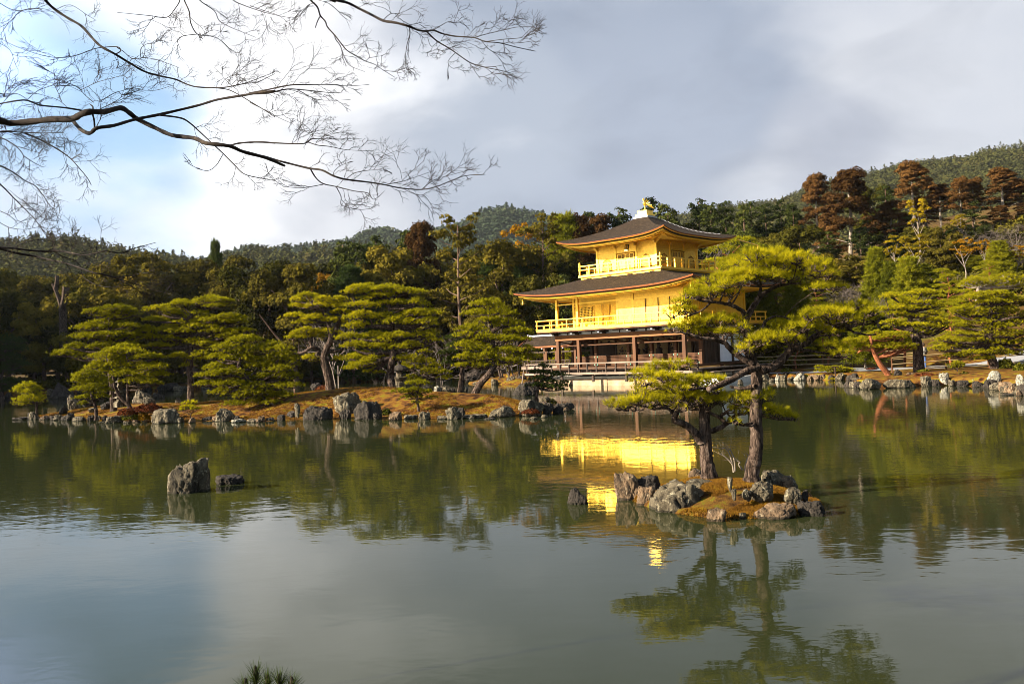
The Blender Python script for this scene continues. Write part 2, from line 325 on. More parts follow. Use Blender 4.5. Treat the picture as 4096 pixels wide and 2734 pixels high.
def sdist(poly, X, Y):
    """signed distance, positive inside"""
    P_ = np.array(poly, float); Qp = np.roll(P_, -1, 0); d = np.full(X.shape, 1e9); ins = np.zeros(X.shape, bool)
    for (ax, ay), (bx, by) in zip(P_, Qp):
        ex, ey = bx - ax, by - ay; t = np.clip(((X - ax) * ex + (Y - ay) * ey) / (ex * ex + ey * ey), 0, 1)
        d = np.minimum(d, np.hypot(X - ax - t * ex, Y - ay - t * ey))
        c = ((ay > Y) != (by > Y)); ins ^= c & (X < (bx - ax) * (Y - ay) / (by - ay + 1e-12) + ax)
    return np.where(ins, d, -d)
def sstep(x, a, b): t = np.clip((x - a) / (b - a), 0, 1); return t * t * (3 - 2 * t)
def wob(X, Y, s, seed=0):
    r = np.random.default_rng(seed); out = np.zeros_like(X)
    for k in range(7):
        a = r.uniform(0, 2 * pi); f = s * r.uniform(.6, 2.2); out += np.sin((X * cos(a) + Y * sin(a)) * f + r.uniform(0, 6)) / 7
    return out
def ground_h(X, Y):
    X = np.asarray(X, float); Y = np.asarray(Y, float); d = -sdist(POND, X, Y)
    z = -1.2 + 1.62 * sstep(d, -.5, .35) + .2 * sstep(d, .4, 4)
    w = .10 + .9 * sstep(X + (Y - 60) * .05, -18, 26)
    z = z + np.where(Y > 40, w * .30 * np.maximum(0, d - 9), 0) + wob(X, Y, .35, 3) * .1 * sstep(d, 1, 4)
    z = z + .45 * sstep(-Y, -2.6, -.5) * sstep(d, 0, 2)
    return z
def gh(x, y): return float(ground_h(np.array([x]), np.array([y]))[0])
def isl_h(X, Y):
    d = sdist(ISLAND, X, Y)
    hm = .55 + .62 * np.exp(-((X + 7.5) / 5.5) ** 2) + .15 * np.exp(-((X - 0) / 2.5) ** 2)
    return -.6 + .78 * sstep(d, -.5, .25) + hm * sstep(d, .0, 4.6) - .18 + wob(X, Y, 1.1, 5) * .06
def near_h(X, Y):
    d = sdist(NEAR, X, Y)
    return -.45 + .52 * sstep(d, -.12, .12) + .24 * sstep(d, .05, 1.1) + wob(X, Y, 5, 8) * .03
def islet_h(X, Y):
    d = sdist(ISLET, X, Y); return -.5 + .65 * sstep(d, -.3, .4) + .3 * sstep(d, .3, 2)
def ngon_grid(name, fn, x0, x1, y0, y1, st, mat, zmin=-.9, parent=None):
    xs = np.arange(x0, x1 + st, st); ys = np.arange(y0, y1 + st, st); X, Y = np.meshgrid(xs, ys); Zz = fn(X, Y)
    nx, ny = len(xs), len(ys); i = (np.arange(ny - 1)[:, None] * nx + np.arange(nx - 1)[None]).ravel()
    Q = np.stack([i, i + 1, i + nx + 1, i + nx], 1); zf = Zz.ravel(); Q = Q[(zf[Q] > zmin).any(1)]
    return npmesh(name, np.stack([X.ravel(), Y.ravel(), zf], 1), Q, mat, parent, True)
def gradual(a, b, fine0, fine1, st):
    l = [fine0]; s = st
    while l[-1] > a: s *= 1.25; l.append(l[-1] - s)
    r = [fine1]; s = st
    while r[-1] < b: s *= 1.25; r.append(r[-1] + s)
    return np.array(l[::-1][:-1] + list(np.arange(fine0, fine1, st)) + r)
xs = gradual(-900, 900, -68, 62, .6); ys = gradual(-500, 1600, -2, 112, .6); X, Y = np.meshgrid(xs, ys); Zz = ground_h(X, Y)
Zz = np.where(Y > 135, np.minimum(Zz, ground_h(X, np.full_like(Y, 135.)) + 0 * Y), Zz)
Zz = np.minimum(Zz, 22)
nx, ny = len(xs), len(ys); i = (np.arange(ny - 1)[:, None] * nx + np.arange(nx - 1)[None]).ravel()
Q = np.stack([i, i + 1, i + nx + 1, i + nx], 1)
dd = -sdist(POND, X, Y).ravel(); fm = (dd[Q[:, 0]] > 7).astype(int)
rightbank = (X.ravel()[Q[:, 0]] > 12) & (Y.ravel()[Q[:, 0]] < 62); fm[rightbank & (dd[Q[:, 0]] < 16)] = 0
g = npmesh('ground', np.stack([X.ravel(), Y.ravel(), Zz.ravel()], 1), Q, None, None, True, [M['moss'], M['soil']], fm); tag(g, kind='structure')
isl = ngon_grid('island_ground', isl_h, -31, 5, 32, 56, .2, M['moss'], -.5); tag(isl, kind='structure')
nisl = ngon_grid('island_ground', near_h, 1.2, 5.3, 11.4, 15.8, .05, M['moss_near'], -.4); tag(nisl, kind='structure')
o_ = ngon_grid('island_ground', islet_h, -7, 5, 69, 88, .4, M['moss'], -.45); tag(o_, kind='structure')
# gravel path near the pavilion and behind the fence
def sheet(name, poly, mat, dz=.02, fn=None):
    b = B(); P_ = [Vector((x, y, 0)) for x, y in poly]; c = sum(P_, Vector()) / len(P_); K = 10; v = []; q = []
    n = len(P_); rings = []
    for k in range(K + 1):
        for p in P_:
            w_ = p.lerp(c, 1 - k / K); v.append((w_.x, w_.y, 0))
    V = np.array(v); V[:, 2] = ground_h(V[:, 0], V[:, 1]) + dz
    for k in range(K):
        for j in range(n): q.append((k * n + j, k * n + (j + 1) % n, (k + 1) * n + (j + 1) % n, (k + 1) * n + j))
    o = npmesh(name, V, np.array(q), mat, None, True); return tag(o, kind='structure')
sheet('gravel_path', [pl2(14.3, 6), pl2(17, 6.2), pl2(21, 6.6), pl2(25, 5.2), pl2(27, 6.5), pl2(22, 10), pl2(15, 12)], M['gravel'], .03)
sheet('gravel_path', [(27.5, 54), (31, 51.5), (38, 50), (48, 52), (48, 57), (38, 56), (31, 57), (28, 58)], M['gravel'], .03)
# ------------------------------------------------------------------ water
def water_mat():
    m_, t, b, c, o = newmat('pond_water'); v = c.outputs['Object']
    b.inputs['Base Color'].default_value = (.018, .022, .008, 1); b.inputs['Roughness'].default_value = .035; b.inputs['IOR'].default_value = 1.333
    b.inputs['Specular IOR Level'].default_value = .5
    mp_ = N(t, 'ShaderNodeMapping'); mp_.inputs['Scale'].default_value = (.8, 1.35, 1); mp_.inputs['Rotation'].default_value = (0, 0, .2); t.links.new(v, mp_.inputs[0]); v2 = mp_.outputs[0]
    a = n_noise(t, v2, 1.5, 3, .55, .3); f = n_noise(t, v2, 6.5, 3, .5, .2); big = n_noise(t, v2, .13, 3, .5)
    amp = ramp(t, big, [(.38, (.35, .35, .35)), (.62, (1, 1, 1))])
    h = math_n(t, 'ADD', math_n(t, 'MULTIPLY', a, .0115), math_n(t, 'MULTIPLY', f, .0020)); h = math_n(t, 'MULTIPLY', h, amp)
    bp = N(t, 'ShaderNodeBump'); bp.inputs['Strength'].default_value = 1; bp.inputs['Distance'].default_value = .45
    t.links.new(h, bp.inputs['Height']); t.links.new(bp.outputs[0], b.inputs['Normal']); return m_
M['water'] = water_mat()
b = B(); b.add([(-90, -2, 0), (70, -2, 0), (70, 112, 0), (-90, 112, 0)], [(0, 1, 2, 3)]); w = b.obj('water', M['water']); tag(w, kind='structure')
# ------------------------------------------------------------------ hills with their woods
def interp(pts, u): xs_, ys_ = zip(*pts); return float(np.interp(u, xs_, ys_))
def hill(name, ridge, Yr, Yb, Yback, zb, treeh, seed, ntree, label, leaf, spread=0.):
    rng = np.random.default_rng(seed); us = np.linspace(ridge[0][0], ridge[-1][0], 90); K = 26; V = []
    def surf(u, t):     # t 0 foot, 1 ridge, 1.6 back foot
        v = interp(ridge, u); top = PD(u, v, Yr); top.z -= treeh * 1.15
        if t <= 1:
            Y_ = Yb + (Yr - Yb) * t; p = PD(u, 1400, Y_); tt = (top.z - CH) / Yr; g_ = sin(t * pi / 2) ** .8; z = zb * (1 - g_) + (CH + Y_ * tt) * g_
        else:
            k = (t - 1) / .6; Y_ = Yr + (Yback - Yr) * k; p = PD(u, 1400, Y_); z = zb + (top.z - zb) * cos(k * pi / 2)
        n_ = mnoise.noise(Vector((p.x, Y_, seed)) * (9 / Yr)) * .05 * (top.z - zb) * sin(min(t, 1) * pi)
        return Vector((p.x, Y_, z + n_))
    ts = list(np.linspace(0, 1, K)) + list(np.linspace(1.08, 1.6, 8)); 
    for t in ts:
        for u in us: V.append(surf(u, t))
    nx_ = len(us); i_ = (np.arange(len(ts) - 1)[:, None] * nx_ + np.arange(nx_ - 1)[None]).ravel()
    o = npmesh(name, np.array([tuple(p) for p in V]), np.stack([i_, i_ + 1, i_ + nx_ + 1, i_ + nx_], 1), M['soil'], None, True); tag(o, kind='structure')
    C = []; R = []
    for _ in range(ntree):
        u = rng.uniform(us[0], us[-1]); t = 1.06 - rng.random() ** 1.2 * .9; C.append(tuple(surf(u, t))); R.append(rng.uniform(.55, 1.35) * treeh * (1 + .5 * mnoise.noise(Vector(C[-1]) * .012)))
    C = np.array(C); R = np.array(R); kk = leaf[0]; con = rng.random(len(C)) < .3
    n = len(C) * kk; ci = np.repeat(np.arange(len(C)), kk); d = unit(rng.normal(0, 1, (n, 3))); d[:, 2] = np.abs(d[:, 2]); rr = R[ci]
    hz = rng.random(n); wid = np.where(con[ci], (1 - hz) * .34, .5 * np.sqrt(np.maximum(0, 1 - (hz * 1.25 - .35) ** 2)))
    ang = rng.uniform(0, 2 * pi, n); P_ = np.stack([C[ci, 0] + np.cos(ang) * wid * rr, C[ci, 1] + np.sin(ang) * wid * rr, C[ci, 2] + hz * rr * np.where(con[ci], 1.15, .95)], 1)
    nn = unit(np.stack([np.cos(ang), np.sin(ang), .4 + hz], 1)); Vv, Qq = cards(P_, nn, leaf[1], rng, .35)
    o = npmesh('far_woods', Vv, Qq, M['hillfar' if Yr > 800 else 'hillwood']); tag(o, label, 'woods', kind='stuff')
hill('hill', [(-700, 960), (0, 945), (120, 940), (300, 935), (390, 965), (500, 985), (640, 1003), (760, 1027), (900, 1080), (1100, 1200)], 520, 200, 640, 3, 8.5, 1, 2600, 'wooded ridge at the far left, dark green and grey', (52, .8))
hill('hill', [(600, 1140), (800, 1060), (880, 1012), (960, 1002), (1040, 990), (1200, 1000), (1350, 985), (1500, 985), (1700, 1010), (1900, 1060)], 560, 210, 680, 3, 8.5, 2, 2200, 'low wooded ridge in front of the blue hills, left of centre', (52, .85))
hill('hill', [(700, 1060), (900, 1010), (960, 993), (1020, 978), (1080, 988), (1180, 986), (1300, 980), (1370, 970), (1430, 953), (1491, 915), (1549, 900), (1587, 905), (1640, 925), (1740, 940), (1850, 960), (2100, 1040)], 1050, 700, 1300, 0, 9, 3, 3600, 'blue grey wooded hill with a low rounded top, farther left of the pair', (36, 1.7))
hill('hill', [(1500, 1100), (1640, 960), (1740, 924), (1855, 888), (1950, 842), (2008, 827), (2070, 829), (2099, 838), (2172, 846), (2275, 873), (2400, 905), (2600, 960)], 950, 650, 1200, 0, 9, 4, 3600, 'blue grey rounded wooded hill rising left of the gold pavilion roof', (36, 1.6))
hill('hill', [(2700, 860), (3017, 812), (3144, 797), (3220, 765), (3308, 728), (3438, 702), (3498, 682), (3630, 648), (3763, 630), (3897, 620), (3997, 594), (4096, 587), (4700, 540)], 720, 230, 900, 10, 8.5, 5, 7500, 'green wooded hillside on the right with brown patches', (52, .80))
# ------------------------------------------------------------------ the gold pavilion
L_, D_ = 11.66, 8.48; KX = [0, 2.12, 5.3, 7.42, 9.54, 11.66]; KY = [0, 2.12, 4.24, 6.36, 8.48]
pav = thing('gold_pavilion', 'three storey gold leaf pavilion with dark shingle roofs on the far shore', 'pavilion', (PX0, PY0, 0), TH)
def part(b, name, mat, parent=None, smooth=False, label=None):
    o = b.obj(name, M[mat] if isinstance(mat, str) else mat, parent or pav, smooth)
    if label: o['label'] = label
    return o
# stone embankment
emb = thing('stone_embankment', 'tan cut stone embankment at the waterline under the pavilion veranda', 'embankment', (PX0, PY0, 0), TH)
b = B(); rr = random.Random(4); x = -1.6
while x < 12.9:
    w_ = rr.uniform(.9, 2.3); x1 = min(x + w_, 13.0); b.box(x, x1 - .012, -.72 + rr.uniform(-.03, .03), 1.8, -1, .5 + rr.uniform(-.02, .01)); x = x1
y = 1.8
while y < 8.6: y1 = min(y + rr.uniform(1, 2), 9); b.box(-1.62 + rr.uniform(-.03, .03), .5, y, y1 - .012, -1, .5); y = y1
b.box(.5, 13, 1.8, 10, -1, .48); part(b, 'stone_blocks', 'stone_emb', emb)
b = B(); b.box(-1.4, 12.8, -.5, 9.2, .5, .68); part(b, 'plinth', 'stone_pale', emb)
b = B(); b.box(12.8, 14.6, -.6, 7, -1, .44); part(b, 'landing', 'stone_pale', emb)
# --- ground storey
b = B(); b.box(-.35, L_ + .3, -.35, D_ + .3, 1.22, 1.385); part(b, 'veranda_floor', 'wood')
b = B(); b.box(-2.3, 13.2, -1.55, -.36, .92, 1.0); b.box(-2.3, 13.2, -1.6, -1.5, .86, 1.02)
for i in range(14): b.box(-2.2 + i * 1.15, -2.1 + i * 1.15, -1.5, -.4, .8, .92)
part(b, 'lower_deck', 'wood_pale')
b = B(); b.box(L_ + .31, 12.9, -.3, 10.2, 1.06, 1.14); b.box(12.91, 13.5, .6, 6.2, .80, .87); part(b, 'side_deck', 'wood_pale')
b = B(); b.box(L_ + .35, L_ + .45, .2, 10, .7, 1.06)
for y in np.arange(.3, 10, 1.4): b.box(12.7, 12.82, y, y + .12, .4, 1.06)
for y in np.arange(.8, 6.2, 1.25): b.box(13.36, 13.46, y, y + .1, .4, .8)
b.box(-.2, L_, -.3, -.2, .95, 1.22); part(b, 'deck_supports', 'wood_dark')
for i in range(13): b = B(); b.box(-2.0 + i * 1.12, -1.9 + i * 1.12, -.55, -.45, 1.002, 1.22); part(b, 'deck_strut', 'wood_dark')
for x in np.arange(-1.7, 13, 3.05): b = B(); b.box(x, x + .16, -1.42, -1.28, .3, .857); part(b, 'deck_post', 'wood_dark')
b = B(); b.bar((-2.2, -1.5, 1.70), (12.95, -1.5, 1.70), .09, .09); part(b, 'handrail', 'wood_pale')
for i in range(18):
    x = -2.15 + i * 15.1 / 17; b = B(); b.box(x - .05, x + .05, -1.55, -1.45, 1.02, 1.655); part(b, 'rail_post', 'wood_dark')
b = B(); b.bar((-2.2, -1.5, 1.32), (12.95, -1.5, 1.32), .045, .05); b.bar((-2.2, -.6, 1.30), (12.9, -.6, 1.30), .05, .06)
for z in (1.2, 1.38, 1.56): b.bar((12.95, -1.5, z), (12.95, -.5, z), .05, .05)
b.bar((12.95, -1.5, 1.7), (12.95, -.5, 1.7), .08, .08); b.box(12.9, 13, -.55, -.45, 1.02, 1.66); part(b, 'low_rail', 'wood_dark')
for x, y in [(0, 0), (2.12, 0), (7.42, 0), (11.66, 0)]:
    b = B(); b.box(x - .13, x + .13, y - .13, y + .13, 1.386, 3.50); part(b, 'pillar', 'wood')
for x in KX:
    b = B(); b.box(x - .12, x + .12, 2.0, 2.24, 1.386, 3.50); part(b, 'pillar', 'wood')
for x, y in [(0, 4.24), (0, 6.36), (0, 8.48), (2.12, 8.48), (5.3, 8.48), (11.66, 4.4), (11.66, 6.42), (11.66, 8.48)]:
    b = B(); b.box(x - .11, x + .11, y - .11, y + .11, 1.386, 3.50); part(b, 'pillar', 'wood_dark')
b = B(); b.box(-.18, L_ + .18, -.16, .16, 3.50, 3.90); b.box(-.18, .18, .16, D_, 3.5, 3.9); b.box(L_ - .18, L_ + .18, .16, D_ + .1, 3.5, 3.9); part(b, 'beam', 'wood_beam')
b = B(); b.box(.18, L_ - .18, .162, D_ - .1, 3.6, 3.66); part(b, 'ceiling', 'plaster')
b = B(); b.bar((0, .5, 3.08), (L_, .5, 3.08), .07, .07); b.bar((0, 2.05, 3.12), (L_, 2.05, 3.12), .12, .2)
for x in KX: b.bar((x, .1, 3.45), (x, 2.1, 3.12), .07, .09)
part(b, 'hanging_rods', 'wood')
for i in range(5):      # lattice shutters
    x0, x1 = KX[i] + .13, KX[i + 1] - .13; b = B(); b.box(x0, x1, 2.12, 2.15, 1.42, 2.16)
    n = int((x1 - x0) / .095)
    for k in range(n + 1): xx = x0 + (x1 - x0) * k / n; b.box(xx - .014, xx + .014, 2.062, 2.119, 1.44, 2.14)
    for k in range(8): zz = 1.46 + k * .094; b.box(x0, x1, 2.052, 2.061, zz - .014, zz + .014)
    b.box(x0 - .01, x1 + .01, 2.03, 2.14, 2.161, 2.2); o = part(b, 'lattice_shutter', 'wood')
    for xx in (x0 + .002, x1 - .05):
        for z_ in (2.06, 1.44): b = B(); b.box(xx, xx + .05, 2.02, 2.029, z_, z_ + .12); part(b, 'corner_fitting', 'copper', o)
b = B(); b.box(.12, L_ - .12, 4.5, 4.56, 1.386, 3.5); part(b, 'room_wall', 'cream')
b = B()
for x in (0.8, 1.6, 2.3, 3.5, 4.2, 5.3, 6.4, 7.4, 8.4, 9.5, 10.2, 10.9): b.box(x - .08, x + .08, 4.4, 4.49, 1.386, 3.4)
b.box(.2, 2.2, 4.38, 4.42, 1.386, 3.2); b.box(9.7, 11.5, 4.36, 4.42, 1.386, 3.4); part(b, 'room_posts', 'wood_dark')
b = B()
for cx_, s_ in ((4.9, 1.0), (7.0, .9)):   # seated wooden figures on a low altar
    b.lathe([(0, .0), (.42 * s_, .0), (.44 * s_, .10), (.30 * s_, .3), (.26 * s_, .55), (.30 * s_, .72), (.18 * s_, .82), (.09 * s_, .86), (.14 * s_, .95), (.15 * s_, 1.06), (.08 * s_, 1.18), (0, 1.2)], (cx_, 3.7, 1.85), 14)
b.box(4.2, 7.6, 3.4, 4.1, 1.386, 1.85); part(b, 'altar_figure', 'wood_dark', None, True)
def lotus(x):
    b = B(); rng_ = random.Random(int(x * 10)); b.lathe([(.0, 0), (.11, 0), (.13, .12), (.07, .26), (.05, .3)], (x, 3.1, 1.9), 10)
    for k in range(8):
        a = rng_.uniform(-1, 1); h_ = rng_.uniform(.35, .95); tip = Vector((x + a * .34, 3.1 + rng_.uniform(-.1, .1), 1.95 + h_)); b.tube([(x, 3.1, 2.15), (x + a * .2, 3.1, 1.9 + h_ * .6), tip], .012, 4)
        b.lathe([(.0, -.05), (.06, -.02), (.07, .03), (.03, .10), (0, .12)], tip, 8)
    b.box(x - .16, x + .16, 2.95, 3.25, 1.386, 1.9); part(b, 'altar_flowers', 'wood_dark')
for x in (3.95, 6.1, 8.55): lotus(x)
b = B(); b.box(L_ - .05, L_ + .02, 2.24, 4.3, 1.4, 3.5)
for y in (2.6, 3.0, 3.4, 3.8, 4.15): b.box(L_ + .021, L_ + .06, y - .03, y + .03, 1.45, 3.45)
part(b, 'plank_door', 'wood_dark')
b = B()
for y0, y1 in ((4.51, 6.31), (6.53, 8.37)): b.box(L_ - .04, L_ + .01, y0, y1, 1.45, 3.05)
b.box(L_ - .04, L_ + .01, 4.51, 8.37, 3.12, 3.5); part(b, 'white_panel', 'plaster')
b = B(); b.box(L_ - .05, L_ + .04, 4.3, 8.5, 3.05, 3.12); b.box(L_ - .05, L_ + .05, 2.2, 8.5, 1.386, 1.45); part(b, 'panel_frame', 'wood_dark')
b = B(); b.box(-.04, .0, 6.4, 8.4, 1.4, 3.5); b.box(.1, L_ - .1, D_ - .03, D_ + .02, 1.4, 3.5); part(b, 'rear_wall', 'plaster')
# plaster band and brackets carrying the second floor veranda
b = B(); b.box(.02, L_ - .02, -.02, .02, 3.902, 4.16); b.box(L_ - .02, L_ + .02, .02, D_, 3.902, 4.16); b.box(-.02, .02, .02, D_, 3.902, 4.16); part(b, 'plaster_band', 'plaster')
bx_ = [0, 2.12, 4.77, 7.42, 9.54, 11.66]
for x in bx_:
    b = B(); b.box(x - .09, x + .09, -.55, .1, 3.905, 3.985); b.box(x - .09, x + .09, -.85, .1, 3.99, 4.07); b.box(x - .3, x + .3, -.10, .10, 3.99, 4.08); b.box(x - .35, x + .35, -.6, -.44, 4.075, 4.14); o = part(b, 'bracket', 'wood_dark')
    b = B(); b.box(x - .08, x + .08, -.60, -.551, 3.9, 3.99); b.box(x - .08, x + .08, -.90, -.851, 3.985, 4.075); part(b, 'white_tip', 'plaster', o)
for y in KY:
    b = B(); b.box(L_ - .1, L_ + .55, y - .09, y + .09, 3.905, 3.985); b.box(L_ - .1, L_ + .85, y - .09, y + .09, 3.99, 4.07); o = part(b, 'bracket', 'wood_dark')
    b = B(); b.box(L_ + .551, L_ + .6, y - .08, y + .08, 3.9, 3.99); b.box(L_ + .851, L_ + .9, y - .08, y + .08, 3.985, 4.075); part(b, 'white_tip', 'plaster', o)
for x in (1.06, 3.45, 6.1, 8.48, 10.6): b = B(); b.box(x - .045, x + .045, -.06, .0, 3.91, 4.079); b.box(x - .3, x + .3, -.5, .05, 4.08, 4.143); part(b, 'short_strut', 'wood_dark')
# --- second storey
R2 = 1.16
b = B(); b.box(-R2, L_ + R2, -R2, D_ + R2, 4.145, 4.235); part(b, 'second_floor_joists', 'wood')
b = B(); b.box(-R2 - .04, L_ + R2 + .04, -R2 - .04, D_ + R2 + .04, 4.238, 4.38); part(b, 'second_floor', 'gold')
def railing(x0, x1, y0, y1, zd, hts, sp, parent, post_w=.07, tall=None, fin=False):
    sides = [((x0, y0), (x1, y0)), ((x1, y0), (x1, y1)), ((x1, y1), (x0, y1)), ((x0, y1), (x0, y0))]
    rl = B()
    for (a, c) in sides:
        a3, c3 = Vector((*a, 0)), Vector((*c, 0)); d = (c3 - a3).normalized()
        for kz, z in enumerate(hts): rl.bar(a3 - d * .12 + Vector((0, 0, z)), c3 + d * .12 + Vector((0, 0, z)), .055 if kz else .07, .06 if kz < len(hts) - 1 else .075)
        n = max(1, round((c3 - a3).length / sp))
        for i_ in range(n):
            p = a3.lerp(c3, i_ / n); b = B()
            if fin and i_ == 0:
                b.tube([(p.x, p.y, zd - .1), (p.x, p.y, zd + .86)], .085, 10); b.lathe([(.085, .86), (.1, .88), (.1, .92), (.05, .94), (.075, .98), (.06, 1.04), (0, 1.12)], (p.x, p.y, zd), 10)
            else: b.box(p.x - post_w / 2, p.x + post_w / 2, p.y - post_w / 2, p.y + post_w / 2, zd, hts[-1] - .02 if not fin else hts[-1] - .03)
            part(b, 'rail_post', 'gold')
            if not fin:
                p2 = a3.lerp(c3, (i_ + .5) / n); rl.box(p2.x - .03, p2.x + .03, p2.y - .03, p2.y + .03, zd, hts[1])
    part(rl, 'railing', 'gold')
railing(-R2, L_ + R2, -R2, D_ + R2, 4.38, [4.43, 4.74, 5.12], 1.57, pav)
for x, y in [(0, 0), (2.12, 0), (11.66, 0), (0, 2.12), (0, 4.24), (0, 6.36), (0, 8.48), (11.66, 2.12), (11.66, 4.24), (11.66, 6.36), (11.66, 8.48), (7.42, 0)]:
    b = B(); b.box(x - .10, x + .10, y - .10, y + .10, 4.381, 6.86); part(b, 'pillar', 'gold')
b = B()     # walls: recessed to the west, flush to the east
b.box(.1, 5.9, 2.08, 2.14, 4.381, 6.9); b.box(5.84, 5.9, 0, 2.079, 4.381, 6.9); b.box(5.9, L_ - .1, -.03, .03, 4.381, 6.9)
b.box(L_ - .03, L_ + .03, .1, D_, 4.381, 6.9); b.box(.1, L_ - .1, D_ - .03, D_ + .03, 4.381, 6.9); b.box(-.03, .03, 2.2, D_, 4.381, 6.9); part(b, 'wall', 'gold_wall')
for x0, x1, n in ((.2, 1.92, 12), (5.0, 5.55, 5)):
    b = B()
    for k in range(n + 1): xx = x0 + (x1 - x0) * k / n; b.box(xx - .03, xx + .03, 2.02, 2.055, 4.9 if n < 9 else 4.9, 6.14)
    for k in range(10): zz = 4.95 + k * .13; b.box(x0, x1, 2.0, 2.019, zz - .028, zz + .028)
    o = part(b, 'lattice_window', 'gold'); b = B(); b.box(x0, x1, 2.056, 2.078, 4.9, 6.16); part(b, 'lattice_backing', 'wood_dark', o)
for k, (x0, x1) in enumerate(((2.1, 2.95), (3.0, 3.7), (3.75, 4.62), (4.66, 4.95))):
    b = B(); b.box(x0, x1, 2.03, 2.078, 4.45, 6.2); b.box(x0 - .03, x0 + .03, 1.98, 2.03, 4.45, 6.24); part(b, 'sliding_panel', 'gold_wall')
    b = B(); b.box(x1 - .02, x1 + .02, 1.97, 1.979, 4.48, 6.2); part(b, 'panel_joint', 'wood')
b = B(); b.box(.1, 5.83, 1.98, 2.079, 6.21, 6.29); b.box(.1, 5.83, 1.96, 2.079, 4.381, 4.46); b.box(.1, 5.83, 2.0, 2.079, 6.5, 6.56); b.box(.1, L_ - .1, -.06, -.031, 6.28, 6.36); b.box(5.9, L_ - .1, -.08, -.031, 4.385, 4.47); b.box(L_ + .031, L_ + .06, .1, D_, 6.28, 6.36)
b.box(-.1, 11.76, -.06, .06, 6.70, 6.86); part(b, 'wall_rail', 'gold')
for i, x0 in enumerate((6.05, 7.52, 8.62, 9.72, 10.7)):     # slatted shutters
    x1 = (7.32, 8.52, 9.62, 10.6, 11.5)[i]; b = B(); b.box(x0, x1, -.075, -.031, 4.48, 6.24)
    for k in range(24): b.box(x0 + .03, x1 - .03, -.09, -.0751, 4.52 + k * .072, 4.55 + k * .072)
    for xx in (x0, x1 - .04): b.box(xx, xx + .04, -.105, -.0901, 4.48, 6.24)
    part(b, 'shutter', 'gold_wall')
b = B()
for xx in (7.36, 8.535, 9.635, 10.615): b.box(xx, xx + .06, -.085, -.076, 4.48, 6.24)
part(b, 'dark_seam', 'wood')
for y0, y1 in ((.3, 1.9), (2.35, 4.1), (4.4, 6.2), (6.5, 8.3)):
    b = B(); b.box(L_ + .031, L_ + .075, y0, y1, 4.48, 6.24)
    for k in range(24): b.box(L_ + .0751, L_ + .09, y0 + .03, y1 - .03, 4.52 + k * .072, 4.55 + k * .072)
    part(b, 'shutter', 'gold_wall')
# --- roofs
def roof(name, o0, i0, ze, lift, zt, thick, parent, concave=.5, lp=4, nb=48, nt_=14, label=None):
    (x0, x1, y0, y1), (a0, a1, b0, b1) = o0, i0
    outer = [(x0, y0), (x1, y0), (x1, y1), (x0, y1)]; inner = [(a0, b0), (a1, b0), (a1, b1), (a0, b1)]
    def eave(k, s): 
        p = Vector((*outer[k], 0)).lerp(Vector((*outer[(k + 1) % 4], 0)), s); l = lift * abs(2 * s - 1) ** lp; p.z = ze + l; return p
    V = []; Qs = []
    for k in range(4):
        base = len(V)
        for j in range(nt_ + 1):
            t = j / nt_; g_ = (1 - concave) * t + concave * t * t
            for i_ in range(nb + 1):
                s = i_ / nb; e = eave(k, s); q_ = Vector((*inner[k], zt)).lerp(Vector((*inner[(k + 1) % 4], zt)), s)
                p = e.lerp(q_, t); fade = (1 - t) ** 1.5; p.z = ze + (zt - ze) * g_ + (e.z - ze) * fade; V.append(tuple(p))
        for j in range(nt_):
            for i_ in range(nb): n0 = base + j * (nb + 1) + i_; Qs.append((n0, n0 + 1, n0 + nb + 2, n0 + nb + 1))
    top = npmesh(name, np.array(V), np.array(Qs), M['shingle'], parent, True)
    def band(nm, mat, dz0, dz1, in0, in1, thickn=.05, uplift=1.):
        b_ = B(); n = nb
        for k in range(4):
            c = Vector(((x0 + x1) / 2, (y0 + y1) / 2, 0)); pts = []
            for i_ in range(n + 1):
                e = eave(k, i_ / n); nrm = [(0, 1), (-1, 0), (0, -1), (1, 0)][k]; tx = [(1, 0), (0, 1), (-1, 0), (0, -1)][k]
                s = i_ / n
                def off(d_): return Vector((e.x + nrm[0] * d_ + tx[0] * d_ * (1 - 2 * s), e.y + nrm[1] * d_ + tx[1] * d_ * (1 - 2 * s), 0))
                lf = (e.z - ze) * uplift
                pts += [off(in0) + Vector((0, 0, ze + lf + dz0)), off(in1) + Vector((0, 0, ze + lf + dz1)), off(in1 + thickn) + Vector((0, 0, ze + lf + dz1)), off(in0 + thickn) + Vector((0, 0, ze + lf + dz0))]
            q_ = []
            for i_ in range(n):
                for j in range(4): q_.append((i_ * 4 + j, (i_ + 1) * 4 + j, (i_ + 1) * 4 + (j + 1) % 4, i_ * 4 + (j + 1) % 4))
            b_.add(pts, q_)
        return part(b_, nm, mat, parent)
    if label: top['label'] = label
    return top, eave, band
